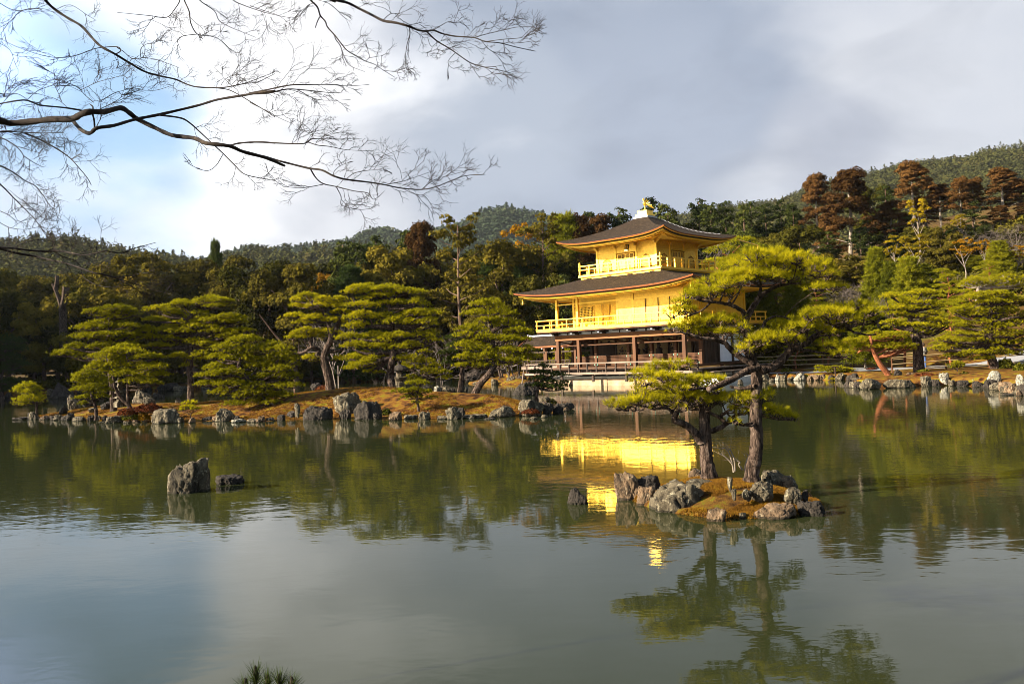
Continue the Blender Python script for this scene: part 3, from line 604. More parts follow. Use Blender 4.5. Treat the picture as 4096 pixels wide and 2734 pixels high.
def soffit(parent, o0, wall, zw, ze, lift, lp, ins, nb=40, mat='gold_wall'):
    """board ceiling from the wall plate out to the eave"""
    x0, x1, y0, y1 = o0; x0 += ins; x1 -= ins; y0 += ins; y1 -= ins
    outer = [(x0, y0), (x1, y0), (x1, y1), (x0, y1)]; a0, a1, b0, b1 = wall; inner = [(a0, b0), (a1, b0), (a1, b1), (a0, b1)]; V = []; Qs = []
    for k in range(4):
        base = len(V)
        for j in range(5):
            t = j / 4
            for i_ in range(nb + 1):
                s = i_ / nb; e = Vector((*outer[k], ze + lift * abs(2 * s - 1) ** lp)).lerp(Vector((*outer[(k + 1) % 4], ze + lift * abs(2 * s - 1) ** lp)), s)
                w_ = Vector((*inner[k], zw)).lerp(Vector((*inner[(k + 1) % 4], zw)), s); V.append(tuple(e.lerp(w_, t)))
        for j in range(4):
            for i_ in range(nb): n0 = base + j * (nb + 1) + i_; Qs.append((n0, n0 + nb + 1, n0 + nb + 2, n0 + 1))
    npmesh('soffit', np.array(V), np.array(Qs), M[mat], parent, True)
    b = B()     # rafters
    for k in range(4):
        a = Vector((*outer[k], 0)); c = Vector((*outer[(k + 1) % 4], 0)); ln = (c - a).length; n = int(ln / .30)
        ia = Vector((*inner[k], 0)); ic = Vector((*inner[(k + 1) % 4], 0)); d = (c - a).normalized(); nrm = Vector((-d.y, d.x, 0))
        for i_ in range(1, n):
            s = i_ / n; e = a.lerp(c, s); e.z = ze - .045 + lift * abs(2 * s - 1) ** lp; t0 = (ia - a).dot(d); t1 = (ic - a).dot(d); ss = s * ln
            dist = (ia - a).dot(nrm); reach = dist if t0 <= ss <= t1 else dist * (ss / t0 if ss < t0 else (ln - ss) / (ln - t1))
            w_ = e + nrm * reach; f = reach / dist if dist else 1; w_.z = (ze + (e.z - ze + .045)) * (1 - f) + zw * f - .045 if f < .98 else zw - .045
            b.bar(e, w_, .09, .09)
        b.bar(Vector((*outer[k], ze + lift - .07)), Vector((*inner[k], zw - .07)), .16, .16)
    for k in range(4):      # flying plank under the rafters' ends
        a = Vector((*outer[k], 0)); c = Vector((*outer[(k + 1) % 4], 0)); ctr = Vector(((x0 + x1) / 2, (y0 + y1) / 2, 0)); pts = []
        for i_ in range(31):
            s = i_ / 30; p = a.lerp(c, s); p = p + (ctr - p) * .07; p.z = ze - .10 + lift * .8 * abs(2 * s - 1) ** lp; pts.append(p)
        for p, q_ in zip(pts, pts[1:]): b.bar(p, q_, .12, .07)
    part(b, 'rafters', 'gold', parent)
lr = empty('lower_roof', parent=pav)
O2 = (-2.42, L_ + 2.42, -2.42, D_ + 2.42); I2 = (2.35, 9.3, .9, 7.7)
top, ev, band = roof('roof_surface', O2, I2, 7.0, .42, 8.35, .3, lr, .25)
band('roof_edge', 'shingle_edge', .0, -.12, 0, .03, .3); band('roof_under_edge', 'black', -.121, -.20, .05, .16, .3); band('eave_fascia', 'gold', -.201, -.30, .26, .28, .1)
soffit(lr, O2, (.0, L_, 0, D_), 6.88, 6.78, .42, 4, .3)
# lanterns (bells) at the corners
for x, y in ((-1.9, -1.9), (L_ + 1.9, -1.9)):
    b = B(); b.lathe([(.01, .3), (.015, .14), (.05, .12), (.075, .06), (.085, -.08), (.1, -.12), (.0, -.1)], (x, y, 6.62), 10); part(b, 'wind_bell', 'gold')
# --- third storey
ox, oy, w3 = 3.07, 1.54, 5.5; X1, Y1 = ox + w3, oy + w3; r3 = 1.06
b = B(); b.box(ox - r3 + .1, X1 + r3 - .1, oy - r3 + .1, Y1 + r3 - .1, 7.6, 8.34); b.box(ox - r3 + .04, X1 + r3 - .04, oy - r3 + .04, Y1 + r3 - .04, 8.0, 8.06); part(b, 'skirt', 'gold')
b = B(); b.box(ox - r3 - .05, X1 + r3 + .05, oy - r3 - .05, Y1 + r3 + .05, 8.345, 8.46); part(b, 'third_floor', 'gold')
b = B()
for k in range(4):
    for xx in (ox - r3 + .9 + k * 1.95,):
        b.box(xx - .22, xx + .22, oy - r3 - .0, oy - r3 + .06, 8.2, 8.25); b.tube([(xx + .16, oy - r3 + .02, 8.22), (xx + .2, oy - r3, 8.14), (xx + .1, oy - r3, 8.1)], .02, 5)
    yy = oy - r3 + .9 + k * 1.95; b.box(X1 + r3 - .06, X1 + r3, yy - .22, yy + .22, 8.2, 8.25); b.tube([(X1 + r3, yy + .1, 8.22), (X1 + r3, yy, 8.13), (X1 + r3, yy + .15, 8.1)], .02, 5)
part(b, 'metal_fittings', 'wood')
railing(ox - r3 + .05, X1 + r3 - .05, oy - r3 + .05, Y1 + r3 - .05, 8.46, [8.50, 8.94, 9.22], .95, pav, .1, fin=True)
c3 = [0, 1.78, 3.72, 5.5]
for i_, cx_ in enumerate(c3):
    for j, cy_ in enumerate(c3):
        if i_ in (0, 3) or j in (0, 3):
            b = B(); b.box(ox + cx_ - .085, ox + cx_ + .085, oy + cy_ - .085, oy + cy_ + .085, 8.461, 10.36); part(b, 'pillar', 'gold')
            b = B(); px_, py_ = ox + cx_, oy + cy_
            for k, (s_, z_) in enumerate(((.15, 10.361), (.22, 10.44), (.32, 10.52))): b.box(px_ - s_, px_ + s_, py_ - .09, py_ + .09, z_, z_ + .06); b.box(px_ - .088, px_ + .088, py_ - s_ - .01, py_ + s_ + .01, z_ + .001, z_ + .062)
            for dx_, dy_ in ((.3, 0), (-.3, 0), (0, .33), (0, -.33)): b.box(px_ + dx_ - .06, px_ + dx_ + .06, py_ + dy_ - .06, py_ + dy_ + .06, 10.585, 10.66)
            part(b, 'bracket', 'gold')
b = B()
b.box(ox, X1, oy - .03, oy + .03, 8.461, 10.7); b.box(X1 - .03, X1 + .03, oy + .03, Y1, 8.461, 10.7); b.box(ox, X1 - .03, Y1 - .03, Y1 + .03, 8.461, 10.7); b.box(ox - .03, ox + .03, oy + .03, Y1 - .03, 8.461, 10.7); part(b, 'wall', 'gold_wall')
b = B()
for z_ in (9.98, 10.14): b.box(ox - .04, X1 + .04, oy - .05, oy - .0301, z_, z_ + .035); b.box(X1 + .0301, X1 + .05, oy - .04, Y1 + .04, z_, z_ + .035)
b.box(ox, X1, oy - .07, oy - .03, 8.462, 8.56); b.box(X1 + .031, X1 + .07, oy, Y1, 8.462, 8.56); part(b, 'wall_rail', 'gold')
def bell_window(cx_, face):
    def T(u, d, z): return (cx_ + u, oy - d, z) if face == 's' else (X1 + d, cx_ + u, z)
    prof = [(-.46, 8.58), (-.42, 8.9), (-.38, 9.3), (-.33, 9.46), (-.2, 9.56), (-.08, 9.6), (0, 9.66), (.08, 9.6), (.2, 9.56), (.33, 9.46), (.38, 9.3), (.42, 8.9), (.46, 8.58)]
    b = B()
    for p, q_ in zip(prof, prof[1:]): b.bar(T(p[0], .055, p[1]), T(q_[0], .055, q_[1]), .05, .05)
    o = part(b, 'bell_window', 'gold_dark')
    b = B()
    for k in range(11):
        u = -.36 + k * .072; top_ = float(np.interp(abs(u), [0, .2, .33, .38, .42], [9.62, 9.56, 9.46, 9.3, 8.9])); b.bar(T(u, .045, 8.58), T(u, .045, top_), .022, .022)
    for z_ in (8.62, 8.95, 9.28): b.bar(T(-.4, .045, z_), T(.4, .045, z_), .022, .03)
    part(b, 'window_bars', 'gold_wall', o)
    b = B(); pts = [T(u * .95, .032, z_) for u, z_ in prof]; c_ = T(0, .032, 9.0); b.add(pts + [c_], [], [(i_, i_ + 1, len(pts)) for i_ in range(len(pts) - 1)]); part(b, 'window_screen', 'screen', o)
for f in 's', 'e':
    o_ = ox if f == 's' else oy
    bell_window(o_ + .95, f); bell_window(o_ + 4.6, f)
def door3(face):
    o_ = ox if face == 's' else oy
    def bx(b, u0, u1, d0, d1, z0, z1):
        if face == 's': b.box(o_ + u0, o_ + u1, oy - d1, oy - d0, z0, z1)
        else: b.box(X1 + d0, X1 + d1, o_ + u0, o_ + u1, z0, z1)
    for k in range(2):
        u0 = 1.98 + k * .78; b = B(); bx(b, u0, u0 + .75, .031, .06, 8.57, 9.9)
        for uu in (u0, u0 + .35, u0 + .70): bx(b, uu, uu + .05, .061, .085, 8.57, 9.9)
        for z_ in (8.57, 8.95, 9.38, 9.44, 9.86): bx(b, u0, u0 + .75, .0611, .08, z_, z_ + .04)
        for q_ in range(7): bx(b, u0 + .07 + q_ * .09, u0 + .085 + q_ * .09, .061, .07, 9.48, 9.85)
        o = part(b, 'door_leaf', 'gold_wall'); b = B(); bx(b, u0 + .055, u0 + .695, .0601, .0605, 9.49, 9.85); bx(b, u0 + .755, u0 + .775, .031, .05, 8.57, 9.9); part(b, 'door_panel', 'screen', o)
    b = B(); bx(b, 1.9, 1.97, .031, .10, 8.57, 9.97); bx(b, 3.52, 3.6, .031, .10, 8.57, 9.97); bx(b, 1.86, 3.64, .031, .12, 9.9, 9.975); part(b, 'door_frame', 'gold_dark')
door3('s'); door3('e')
ur = empty('upper_roof', parent=pav)
O3 = (ox - 2.27, X1 + 2.27, oy - 2.27, Y1 + 2.27); I3 = (5.82 - .64, 5.82 + .64, 4.29 - .64, 4.29 + .64)
top, ev, band = roof('roof_surface', O3, I3, 10.83, .42, 12.82, .3, ur, .42)
band('roof_edge', 'shingle_edge', .0, -.09, 0, .03, .25); band('eave_gutter', 'gold', -.091, -.13, .0, .02, .2); band('roof_under_edge', 'black', -.131, -.2, .1, .2, .3); band('eave_fascia', 'gold', -.201, -.30, .30, .32, .1)
soffit(ur, O3, (ox, X1, oy, Y1), 10.72, 10.62, .42, 4, .34)
b = B(); b.tube([(11.0, 9.2, 10.86), (11.1, 10.6, 10.72), (11.2, 12.0, 10.58)], .05, 8); b.tube([(11.2, 12.0, 10.58), (11.2, 12.02, 10.3)], .07, 8); part(b, 'rain_spout', 'gold')
b = B()     # chain along the ridge of the east slope
p0, p1 = Vector((6.9, 4.9, 12.62)), Vector((10.4, 7.5, 11.22))
for k in range(46): p = p0.lerp(p1, k / 45); p.z -= .42 * sin(pi * k / 45) * 0.6; b.tube([p + Vector((.0, 0, .02)), p + Vector((.035, .04, .05))], .028, 5)
part(b, 'ridge_chain', 'tile_grey')
b = B(); b.box(5.16, 6.48, 3.63, 4.95, 12.78, 12.95); part(b, 'ridge_base', 'tile_grey')
b = B(); b.box(5.27, 6.37, 3.74, 4.84, 12.951, 13.12); b.box(5.4, 6.24, 3.87, 4.71, 13.121, 13.38); b.box(5.37, 6.27, 3.84, 4.74, 13.381, 13.41); part(b, 'pedestal', 'gold')
# bird on top
c0 = Vector((5.82, 4.29, 13.41)); fd = Vector((-.72, -.69, 0)); sd_ = Vector((.69, -.72, 0))
def bp_(f, s, z): return c0 + fd * f + sd_ * s + Vector((0, 0, z))
b = B(); b.lathe([(0, 0), (.12, 0), (.1, .06), (.04, .08), (0, .08)], c0, 10)
for s in (-.06, .07): b.tube([bp_(.02, s, .05), bp_(.0, s, .22), bp_(.03, s, .42)], [.02, .02, .03], 6)
b.tube([bp_(-.16, 0, .50), bp_(-.05, 0, .44), bp_(.06, 0, .5), bp_(.11, 0, .62), bp_(.08, 0, .78), bp_(.08, 0, .88), bp_(.13, 0, .93), bp_(.2, 0, .89)], [.02, .075, .08, .05, .025, .03, .04, .008], 8)
b.tube([bp_(.1, 0, .94), bp_(.04, 0, 1.0), bp_(-.02, 0, .98)], [.03, .02, .005], 5); bird = part(b, 'bird_statue', 'gold', None, True)
for s in (-1, 1):
    b = B()
    for k in range(6):
        a = .3 + k * .22; b.bar(bp_(.02 - k * .03, s * .08, .52), bp_(.12 - .12 * k, s * (.2 + .05 * k), .98 - .05 * k * k * .5), .035, .02)
    part(b, 'wing', 'gold', bird)
b = B()
for k in range(6): b.tube([bp_(-.14, 0, .52), bp_(-.32 - .01 * k, (k - 2.5) * .03, .58 - .05 * k), bp_(-.55 - .03 * k, (k - 2.5) * .06, .42 - .06 * k)], [.025, .02, .008], 5)
part(b, 'tail', 'gold', bird)
# name board under the upper eave
b = B(); c_ = Vector((6.58, .6, 10.17)); 
b.bar(c_ + Vector((0, .1, .26)), c_ + Vector((0, -.05, -.26)), .36, .05, (0, 1, 0)); pq = part(b, 'name_board', 'black')
b = B(); b.bar(c_ + Vector((0, .055, .20)), c_ + Vector((0, -.08, -.20)), .24, .05, (0, 1, 0)); ib = part(b, 'gold_field', 'gold', pq)
fc = bpy.data.curves.new('lettering', 'FONT'); fc.body = "究\n竟\n頂"; fc.size = .135; fc.align_x = 'CENTER'; fc.space_line = .85; fc.extrude = .004; fc.materials.append(M['black'])
fo = bpy.data.objects.new('lettering', fc); COL.objects.link(fo); fo.parent = pq; fo.location = (6.58, .585, 10.27); fo.rotation_euler = (radians(90 - 16), 0, 0)
bpy.context.view_layer.update(); me_ = bpy.data.meshes.new_from_object(fo.evaluated_get(bpy.context.evaluated_depsgraph_get())); f2 = bpy.data.objects.new('lettering', me_); COL.objects.link(f2); f2.parent = pq; f2.location = fo.location; f2.rotation_euler = fo.rotation_euler; bpy.data.objects.remove(fo); f2.name = 'lettering'
# --- fishing pavilion projecting west over the water
b = B(); xr0, xr1, yr, ze_, zr_ = -6.0, -.15, 3.2, 3.18, 4.05; V = []; n = 12
for j in range(7):
    for i_ in range(n + 1): x = xr0 + (xr1 - xr0) * i_ / n; t = j / 6; V.append((x - .25 * (1 - t) * 0, yr - 1.7 * (1 - t), ze_ + (zr_ - ze_) * (.75 * t + .25 * t * t)))
for j in range(1, 7):
    for i_ in range(n + 1): x = xr0 + (xr1 - xr0) * i_ / n; t = 1 - j / 6; V.append((x, yr + 1.7 * (1 - t), ze_ + (zr_ - ze_) * (.75 * t + .25 * t * t)))
b.add(V, [(j * (n + 1) + i_, j * (n + 1) + i_ + 1, (j + 1) * (n + 1) + i_ + 1, (j + 1) * (n + 1) + i_) for j in range(12) for i_ in range(n)])
annex = empty('fishing_annex', parent=pav)
part(b, 'annex_roof', 'shingle', annex, True)
b = B()
for sgn in (-1, 1):
    b.box(xr0 - .04, xr1, yr + sgn * 1.7 - .05, yr + sgn * 1.7 + .05, ze_ - .14, ze_ - .005)
for xx in (xr0 - .02, xr1): 
    for sgn in (-1, 1): b.bar((xx, yr + sgn * 1.7, ze_ - .06), (xx, yr, zr_ - .05), .08, .12)
part(b, 'bargeboard', 'shingle_edge', annex)
b = B(); b.box(xr0 - .1, xr1, yr - .14, yr + .14, zr_ - .02, zr_ + .12); b.box(xr0 - .16, xr0 - .04, yr - .18, yr + .18, zr_ - .1, zr_ + .18); part(b, 'ridge_tiles', 'tile_grey', annex)
for x in (-5.3, -3.2, -2.1):
    for y in (2.12, 4.24): b = B(); b.box(x - .09, x + .09, y - .09, y + .09, -.8, 3.12); part(b, 'annex_post', 'wood', annex)
b = B(); b.box(-5.5, -.2, 2.03, 2.21, 2.98, 3.1); b.box(-5.5, -.2, 4.15, 4.33, 2.98, 3.1); b.box(-5.4, -.2, 2.06, 2.18, 2.62, 2.72); b.box(-5.4, -.2, 4.18, 4.30, 2.62, 2.72); b.box(-5.36, -5.24, 2.2, 4.2, 2.62, 2.72); part(b, 'annex_beams', 'wood_dark', annex)
b = B(); b.box(-5.7, -.37, 1.75, 4.6, 1.36, 1.48); b.box(-5.75, -.37, 1.68, 1.76, 1.25, 1.5); part(b, 'annex_deck', 'wood_pale', annex)
b = B(); b.bar((-5.65, 1.8, 1.97), (-.4, 1.8, 1.97), .07, .07); b.bar((-5.65, 1.8, 1.97), (-5.65, 4.5, 1.97), .07, .07); b.bar((-5.65, 4.5, 1.97), (-.4, 4.5, 1.97), .07, .07)
for x in np.arange(-5.65, -.4, .52): b.box(x - .025, x + .025, 1.775, 1.825, 1.48, 1.94); b.box(x - .025, x + .025, 4.475, 4.525, 1.48, 1.94)
b.bar((-5.65, 1.8, 1.78), (-.4, 1.8, 1.78), .04, .04); b.bar((-5.65, 4.5, 1.78), (-.4, 4.5, 1.78), .04, .04); part(b, 'annex_railing', 'wood_dark', annex)
b = B()
for x in np.arange(-5.5, -.5, 1.15): b.box(x - .06, x + .06, 1.53, 1.58, ze_ - .26, ze_ - .15)
part(b, 'rafter_caps', 'plaster', annex)
b = B(); b.tube([(-5.5, 1.9, 2.0), (-5.75, 1.55, -.5)], .06, 7); part(b, 'slanted_prop', 'wood_pale', annex)
# ------------------------------------------------------------------ rocks
import bmesh
_bm = bmesh.new(); bmesh.ops.create_icosphere(_bm, subdivisions=4, radius=1); ICO4 = np.array([tuple(v.co) for v in _bm.verts]); ICOF4 = np.array([[v.index for v in f.verts] for f in _bm.faces]); _bm.free()
_bm = bmesh.new(); bmesh.ops.create_icosphere(_bm, subdivisions=5, radius=1); ICO5 = np.array([tuple(v.co) for v in _bm.verts]); ICOF5 = np.array([[v.index for v in f.verts] for f in _bm.faces]); _bm.free()
def rock_mesh(name, w, d, h, seed, mat, sink=.3, ang=.92, hi=False, boxy=.0, lean=0., peak=0., flat=False):
    rng = np.random.default_rng(seed); V0, F = (ICO5, ICOF5) if hi else (ICO4, ICOF4); V = V0.copy()
    k = 18; nrm = unit(rng.normal(0, 1, (k, 3))); nrm[0] = (0, 0, 1)
    if boxy: nrm = np.vstack([nrm, unit(np.array([[1, .15, .1], [-1, .1, .15], [.1, -1, .1], [-.1, 1, .0], [.1, .05, 1]]))])
    off = rng.uniform(.5, .86, len(nrm)); off[0] = .8 if not flat else .5
    if boxy: off[-5:] = 1 - boxy * .38
    for n_, o_ in zip(nrm, off):
        dd_ = V @ n_; ex = np.maximum(dd_ - o_, 0); V = V - ex[:, None] * n_ * ang
    V /= np.abs(V).max(0)
    V[:, :2] *= (1 + .45 * (1 - np.minimum(1, np.hypot(V[:, 0], V[:, 1])))[:, None] * (V[:, 2] > 0)[:, None])
    so = seed * 3.7; asp_ = np.array([1, d / w, h / w]); asp_ = asp_ / asp_.max()
    for i_ in range(len(V)):
        p = Vector(V[i_] * asp_ * 1.6) + Vector((so, 0, 0)); n_ = V0[i_]
        q_ = mnoise.fractal(p * 1.3, .8, 2.2, 6 if hi else 4); c_ = mnoise.noise(p * 2.6 + Vector((0, 0, so)))
        cr = -max(0, .12 - abs(c_)) * 1.6
        V[i_] = V[i_] + n_ * (q_ * .17 + cr * .8)
    V /= np.abs(V).max(0)
    zz = (V[:, 2] + 1) / 2; up_ = np.clip(V[:, 2], 0, 1)
    if peak: V[:, :2] *= (1 - peak * up_)[:, None]
    V[:, 0] += lean * up_ * 1.2
    V = np.stack([V[:, 0] * w / 2, V[:, 1] * d / 2, -sink + zz * (h + sink)], 1)
    return npmesh(name, V, F, M[mat], None, hi)
ROCKN = [0]
def rock(label, zf, x, yb, wp, hp, mat='rock', z=0., Y=None, group=None, hi=False, d=.8, cat='rock', **kw):
    u, v = zf(x, yb); s = (zf(1, 0)[0] - zf(0, 0)[0]); wpx, hpx = wp * s, hp * s
    p = PD(u, v, Y) if Y else PZ(u, v, z)
    w = wpx * .99 / FPX * p.y; dep = w * d; h = hpx * .95 / FPX * p.y
    ROCKN[0] += 1; o = rock_mesh('rock', w, dep, h, kw.pop('seed', ROCKN[0]), mat, sink=max(.12, h * .85) + (kw.pop('sink', 0) > .4) * .3, hi=hi, **kw)
    o.location = (p.x, p.y + dep * .32, p.z if Y is None else p.z); o.rotation_euler.z = kw.get('rz', 0)
    tag(o, label, cat, group); return o
GL = 'rocks along the shore of the long left island'
for a in [
    ('flat dark slab lying in the water at the left tip of the long island', 150, 1132, 150, 26, 'rock_dark', dict(flat=True, d=.5)),
    ('grey boulder under the tiny pine at the left tip of the island', 255, 1130, 85, 92, 'rock', {}),
    ('low mossy stone right of the boulder under the tiny pine', 335, 1132, 90, 38, 'rock_brown', {}),
    ('small square stone, second from the tiny pine boulder', 415, 1135, 78, 36, 'rock_dark', dict(boxy=.8)),
    ('low dark stone on the shore below the leaning white rock', 505, 1137, 110, 48, 'rock_dark', {}),
    ('long pale low rock on the shore below the small curved pine', 610, 1142, 120, 46, 'rock', {}),
    ('small grey block left of the upright green stone', 712, 1137, 62, 46, 'rock_dark', dict(boxy=.6)),
    ('small upright greenish stone on the shore left of the round pale rock', 767, 1137, 50, 54, 'rock', dict(boxy=.6)),
    ('thin flat stone just above the water beside the round pale rock', 800, 1150, 60, 14, 'rock_dark', dict(flat=True)),
    ('round pale rock on the shore left of the yellow green bush', 872, 1157, 135, 56, 'rock', {}),
    ('tiny stones at the water below the yellow green bush', 985, 1158, 60, 20, 'rock', {}),
    ('big streaked grey boulder at the water beside the red shrubs', 1280, 1162, 272, 122, 'rock', dict(hi=True, lean=.15)),
    ('mossy brown stone right of the big streaked boulder', 1500, 1156, 70, 50, 'rock_brown', {}),
    ('dark low stone between the streaked boulder and the grey block', 1615, 1140, 110, 42, 'rock_dark', {}),
    ('large grey block rock at the water left of the white flat stone', 1760, 1143, 165, 106, 'rock', dict(hi=True, boxy=.7)),
    ('white flat stone touching the water under the bushy pine', 1868, 1152, 132, 36, 'rock_white', dict(flat=True)),
    ('second flat pale stone under the bushy pine', 1975, 1152, 105, 34, 'rock', dict(flat=True)),
    ('narrow mossy stone at the foot of the bushy pine', 2045, 1146, 55, 50, 'rock_brown', {}),
    ('brown stone at the water right of the narrow mossy one', 2110, 1143, 75, 30, 'rock_dark', {}),
]: rock(a[0], z4, *a[1:6], group=GL, **a[6])
for lb, x, y, w_, h_, mt, z_, kw in [
    ('leaning white and dark rock near the left tip of the island', 560, 1050, 125, 122, 'rock', .35, dict(lean=-.25, hi=True, boxy=.4)),
    ('dark rounded stone left of the leaning white rock', 490, 1067, 92, 54, 'rock_dark', .3, {}),
    ('low dark rock left of the small curved pine', 715, 1057, 62, 28, 'rock', .4, {}),
    ('dark rounded rock right of the small curved pine', 818, 1032, 115, 52, 'rock_dark', .5, {}),
    ('low stone behind the small curved pine', 680, 1018, 120, 30, 'rock_dark', .4, {}),
    ('tall pale rock group behind the red shrubs', 1100, 1006, 175, 122, 'rock', .55, dict(hi=True, peak=.3)),
    ('pale stone in front of the tall rock behind the red shrubs', 1162, 1010, 105, 62, 'rock', .55, {}),
    ('small pointed grey stone on the moss left of the tall pine trunk', 1388, 1012, 74, 62, 'rock', .5, dict(peak=.5)),
]: rock(lb, z4, x, y, w_, h_, mt, z=z_, group=GL, **kw)
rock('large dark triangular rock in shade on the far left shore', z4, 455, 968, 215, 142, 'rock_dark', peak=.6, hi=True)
rock('low grey stone on the far shore right of the small pines', z4, 1300, 905, 190, 62, 'rock_dark', z=0)
rock('pale block on the far shore behind the pointed grey stone', z4, 1392, 905, 82, 58, 'rock', z=0, boxy=.5)
rock('stone with a dead branch standing in the back channel', z4, 1235, 962, 100, 44, 'rock_dark', z=0)
for a in [
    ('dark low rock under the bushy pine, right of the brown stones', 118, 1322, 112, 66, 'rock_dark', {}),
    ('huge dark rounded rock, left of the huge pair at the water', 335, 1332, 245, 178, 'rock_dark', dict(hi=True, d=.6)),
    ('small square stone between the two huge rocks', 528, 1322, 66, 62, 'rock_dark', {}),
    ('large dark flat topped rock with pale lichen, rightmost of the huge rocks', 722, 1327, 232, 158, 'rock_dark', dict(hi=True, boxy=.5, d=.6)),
    ('squared reddish grey stone left of the pale standing block', 940, 1331, 104, 72, 'rock_brown', dict(boxy=.9)),
    ('low flat stone between the squared stone and the standing block', 1060, 1322, 120, 42, 'rock', dict(flat=True)),
    ('pale standing block in the water left of the leaning rock', 1170, 1327, 102, 108, 'rock', dict(boxy=1., hi=True)),
    ('long pale low stone under the leaning rock', 1335, 1322, 150, 40, 'rock', dict(flat=True, boxy=.5)),
    ('long flat pale kerb stone right of the leaning rock', 1570, 1316, 205, 38, 'rock', dict(flat=True, boxy=.7)),
    ('thin dark slab at the water before the rough pale rock', 1685, 1326, 110, 22, 'rock_dark', dict(flat=True)),
    ('rough pale rock at the water near the right end of the island', 1780, 1308, 225, 106, 'rock', dict(hi=True, peak=.35)),
    ('small rounded stone before the red plants, upper', 2052, 1300, 78, 34, 'rock', {}),
    ('flat small stone before the red plants, left', 2025, 1326, 80, 26, 'rock', {}),
    ('flat small stone before the red plants, right', 2112, 1312, 66, 28, 'rock', {}),
    ('low dark rocky point at the right end of the long island', 2265, 1250, 175, 70, 'rock_dark', dict(flat=True, hi=True)),
]: rock(a[0], z5, *a[1:6], group=GL, **a[6])
for lb, x, y, w_, h_, mt, z_, kw in [
    ('small upright dark slab on the moss left of the huge rocks', 170, 1250, 52, 80, 'rock', .55, dict(boxy=.5)),
    ('tallest of the huge rocks, grey brown, at the back', 568, 1265, 272, 186, 'rock', .25, dict(hi=True)),
    ('leaning pale angular rock tilted to the left above the water', 1402, 1302, 128, 122, 'rock', .12, dict(lean=-.55, boxy=.6, hi=True)),
    ('broad lichen covered boulder near the right end of the island', 2000, 1262, 240, 100, 'rock', .2, dict(hi=True)),
    ('dark boulder leaning on the broad lichen covered one', 2132, 1262, 105, 78, 'rock_dark', .15, {}),
    ('low grey stone beside the small dark pine', 2110, 1166, 84, 24, 'rock', .5, {}),
    ('grey stone in front of the leftmost gnarled pine trunk', 320, 1082, 100, 44, 'rock_dark', .9, {}),
]: rock(lb, z5, x, y, w_, h_, mt, z=z_, group=GL, **kw)
GB = 'stones on the back shore of the long island'
for lb, x, y, w_, h_, mt in [('dark flat stone behind the big layered pine', 1195, 1088, 90, 38, 'rock_dark'), ('pale stone between two dark ones behind the mound', 1268, 1096, 74, 52, 'rock_white'), ('rough stone right of the pale one behind the mound', 1335, 1103, 94, 52, 'rock'),
    ('small dark stone left of the straight dark trunk', 1395, 1107, 62, 34, 'rock_dark'), ('stones at the foot of the straight dark trunk', 1483, 1103, 66, 42, 'rock')]:
    rock(lb, z5, x, y, w_, h_, mt, Y=45.5, group=GB, sink=.5)
rock('large dark pyramid rock standing in the water behind the island end', z5, 1972, 1140, 235, 132, 'rock_dark', z=.0, hi=True, peak=.5, d=.6)
GI = 'rocks on the little islet beside the pavilion'
for lb, x, y, w_, h_, mt in [('flat pale stone at the left end of the little islet', 1592, 1046, 100, 18, 'rock'), ('low stone on the islet, second from its left end', 1655, 1044, 84, 28, 'rock'), ('rounded grey rock on the islet left of the tall one', 1716, 1052, 66, 56, 'rock'),
    ('tall dark rock in the middle of the islet', 1763, 1044, 56, 62, 'rock_dark'), ('broad pale rock on the islet right of the tall dark one', 1857, 1046, 96, 62, 'rock'), ('dark stones at the right end of the islet', 1938, 1040, 84, 66, 'rock_dark'), ('low brown stone at the back of the islet', 1690, 1012, 64, 26, 'rock')]:
    rock(lb, z5, x, y, w_, h_, mt, z=0, group=GI)
GP = 'rocks before the stone embankment'
for lb, x, y, w_, h_, mt in [('ridged grey rock under the first deck post of the pavilion', 1035, 1273, 195, 160, 'rock'), ('ridged grey rock under the second deck post of the pavilion', 1655, 1263, 195, 118, 'rock'), ('large grey rock under the third deck post of the pavilion', 2115, 1262, 235, 155, 'rock'),
    ('pale rounded stone at the left end of the embankment', 622, 1212, 155, 76, 'rock_white'), ('pinkish stone beside the left deck post rock', 762, 1212, 95, 58, 'rock_brown'), ('small pale stone between the pinkish stone and the ridged rock', 852, 1198, 92, 46, 'rock_white')]:
    u, v = zq(x, y); rock(lb, zq, x, y, w_, h_, mt, z=.02, group=GP, sink=.6)
rock('rock beside the low landing at the right of the pavilion', z6, 1655, 932, 95, 92, 'rock', group=GP)
GR = 'rocks along the right shore'
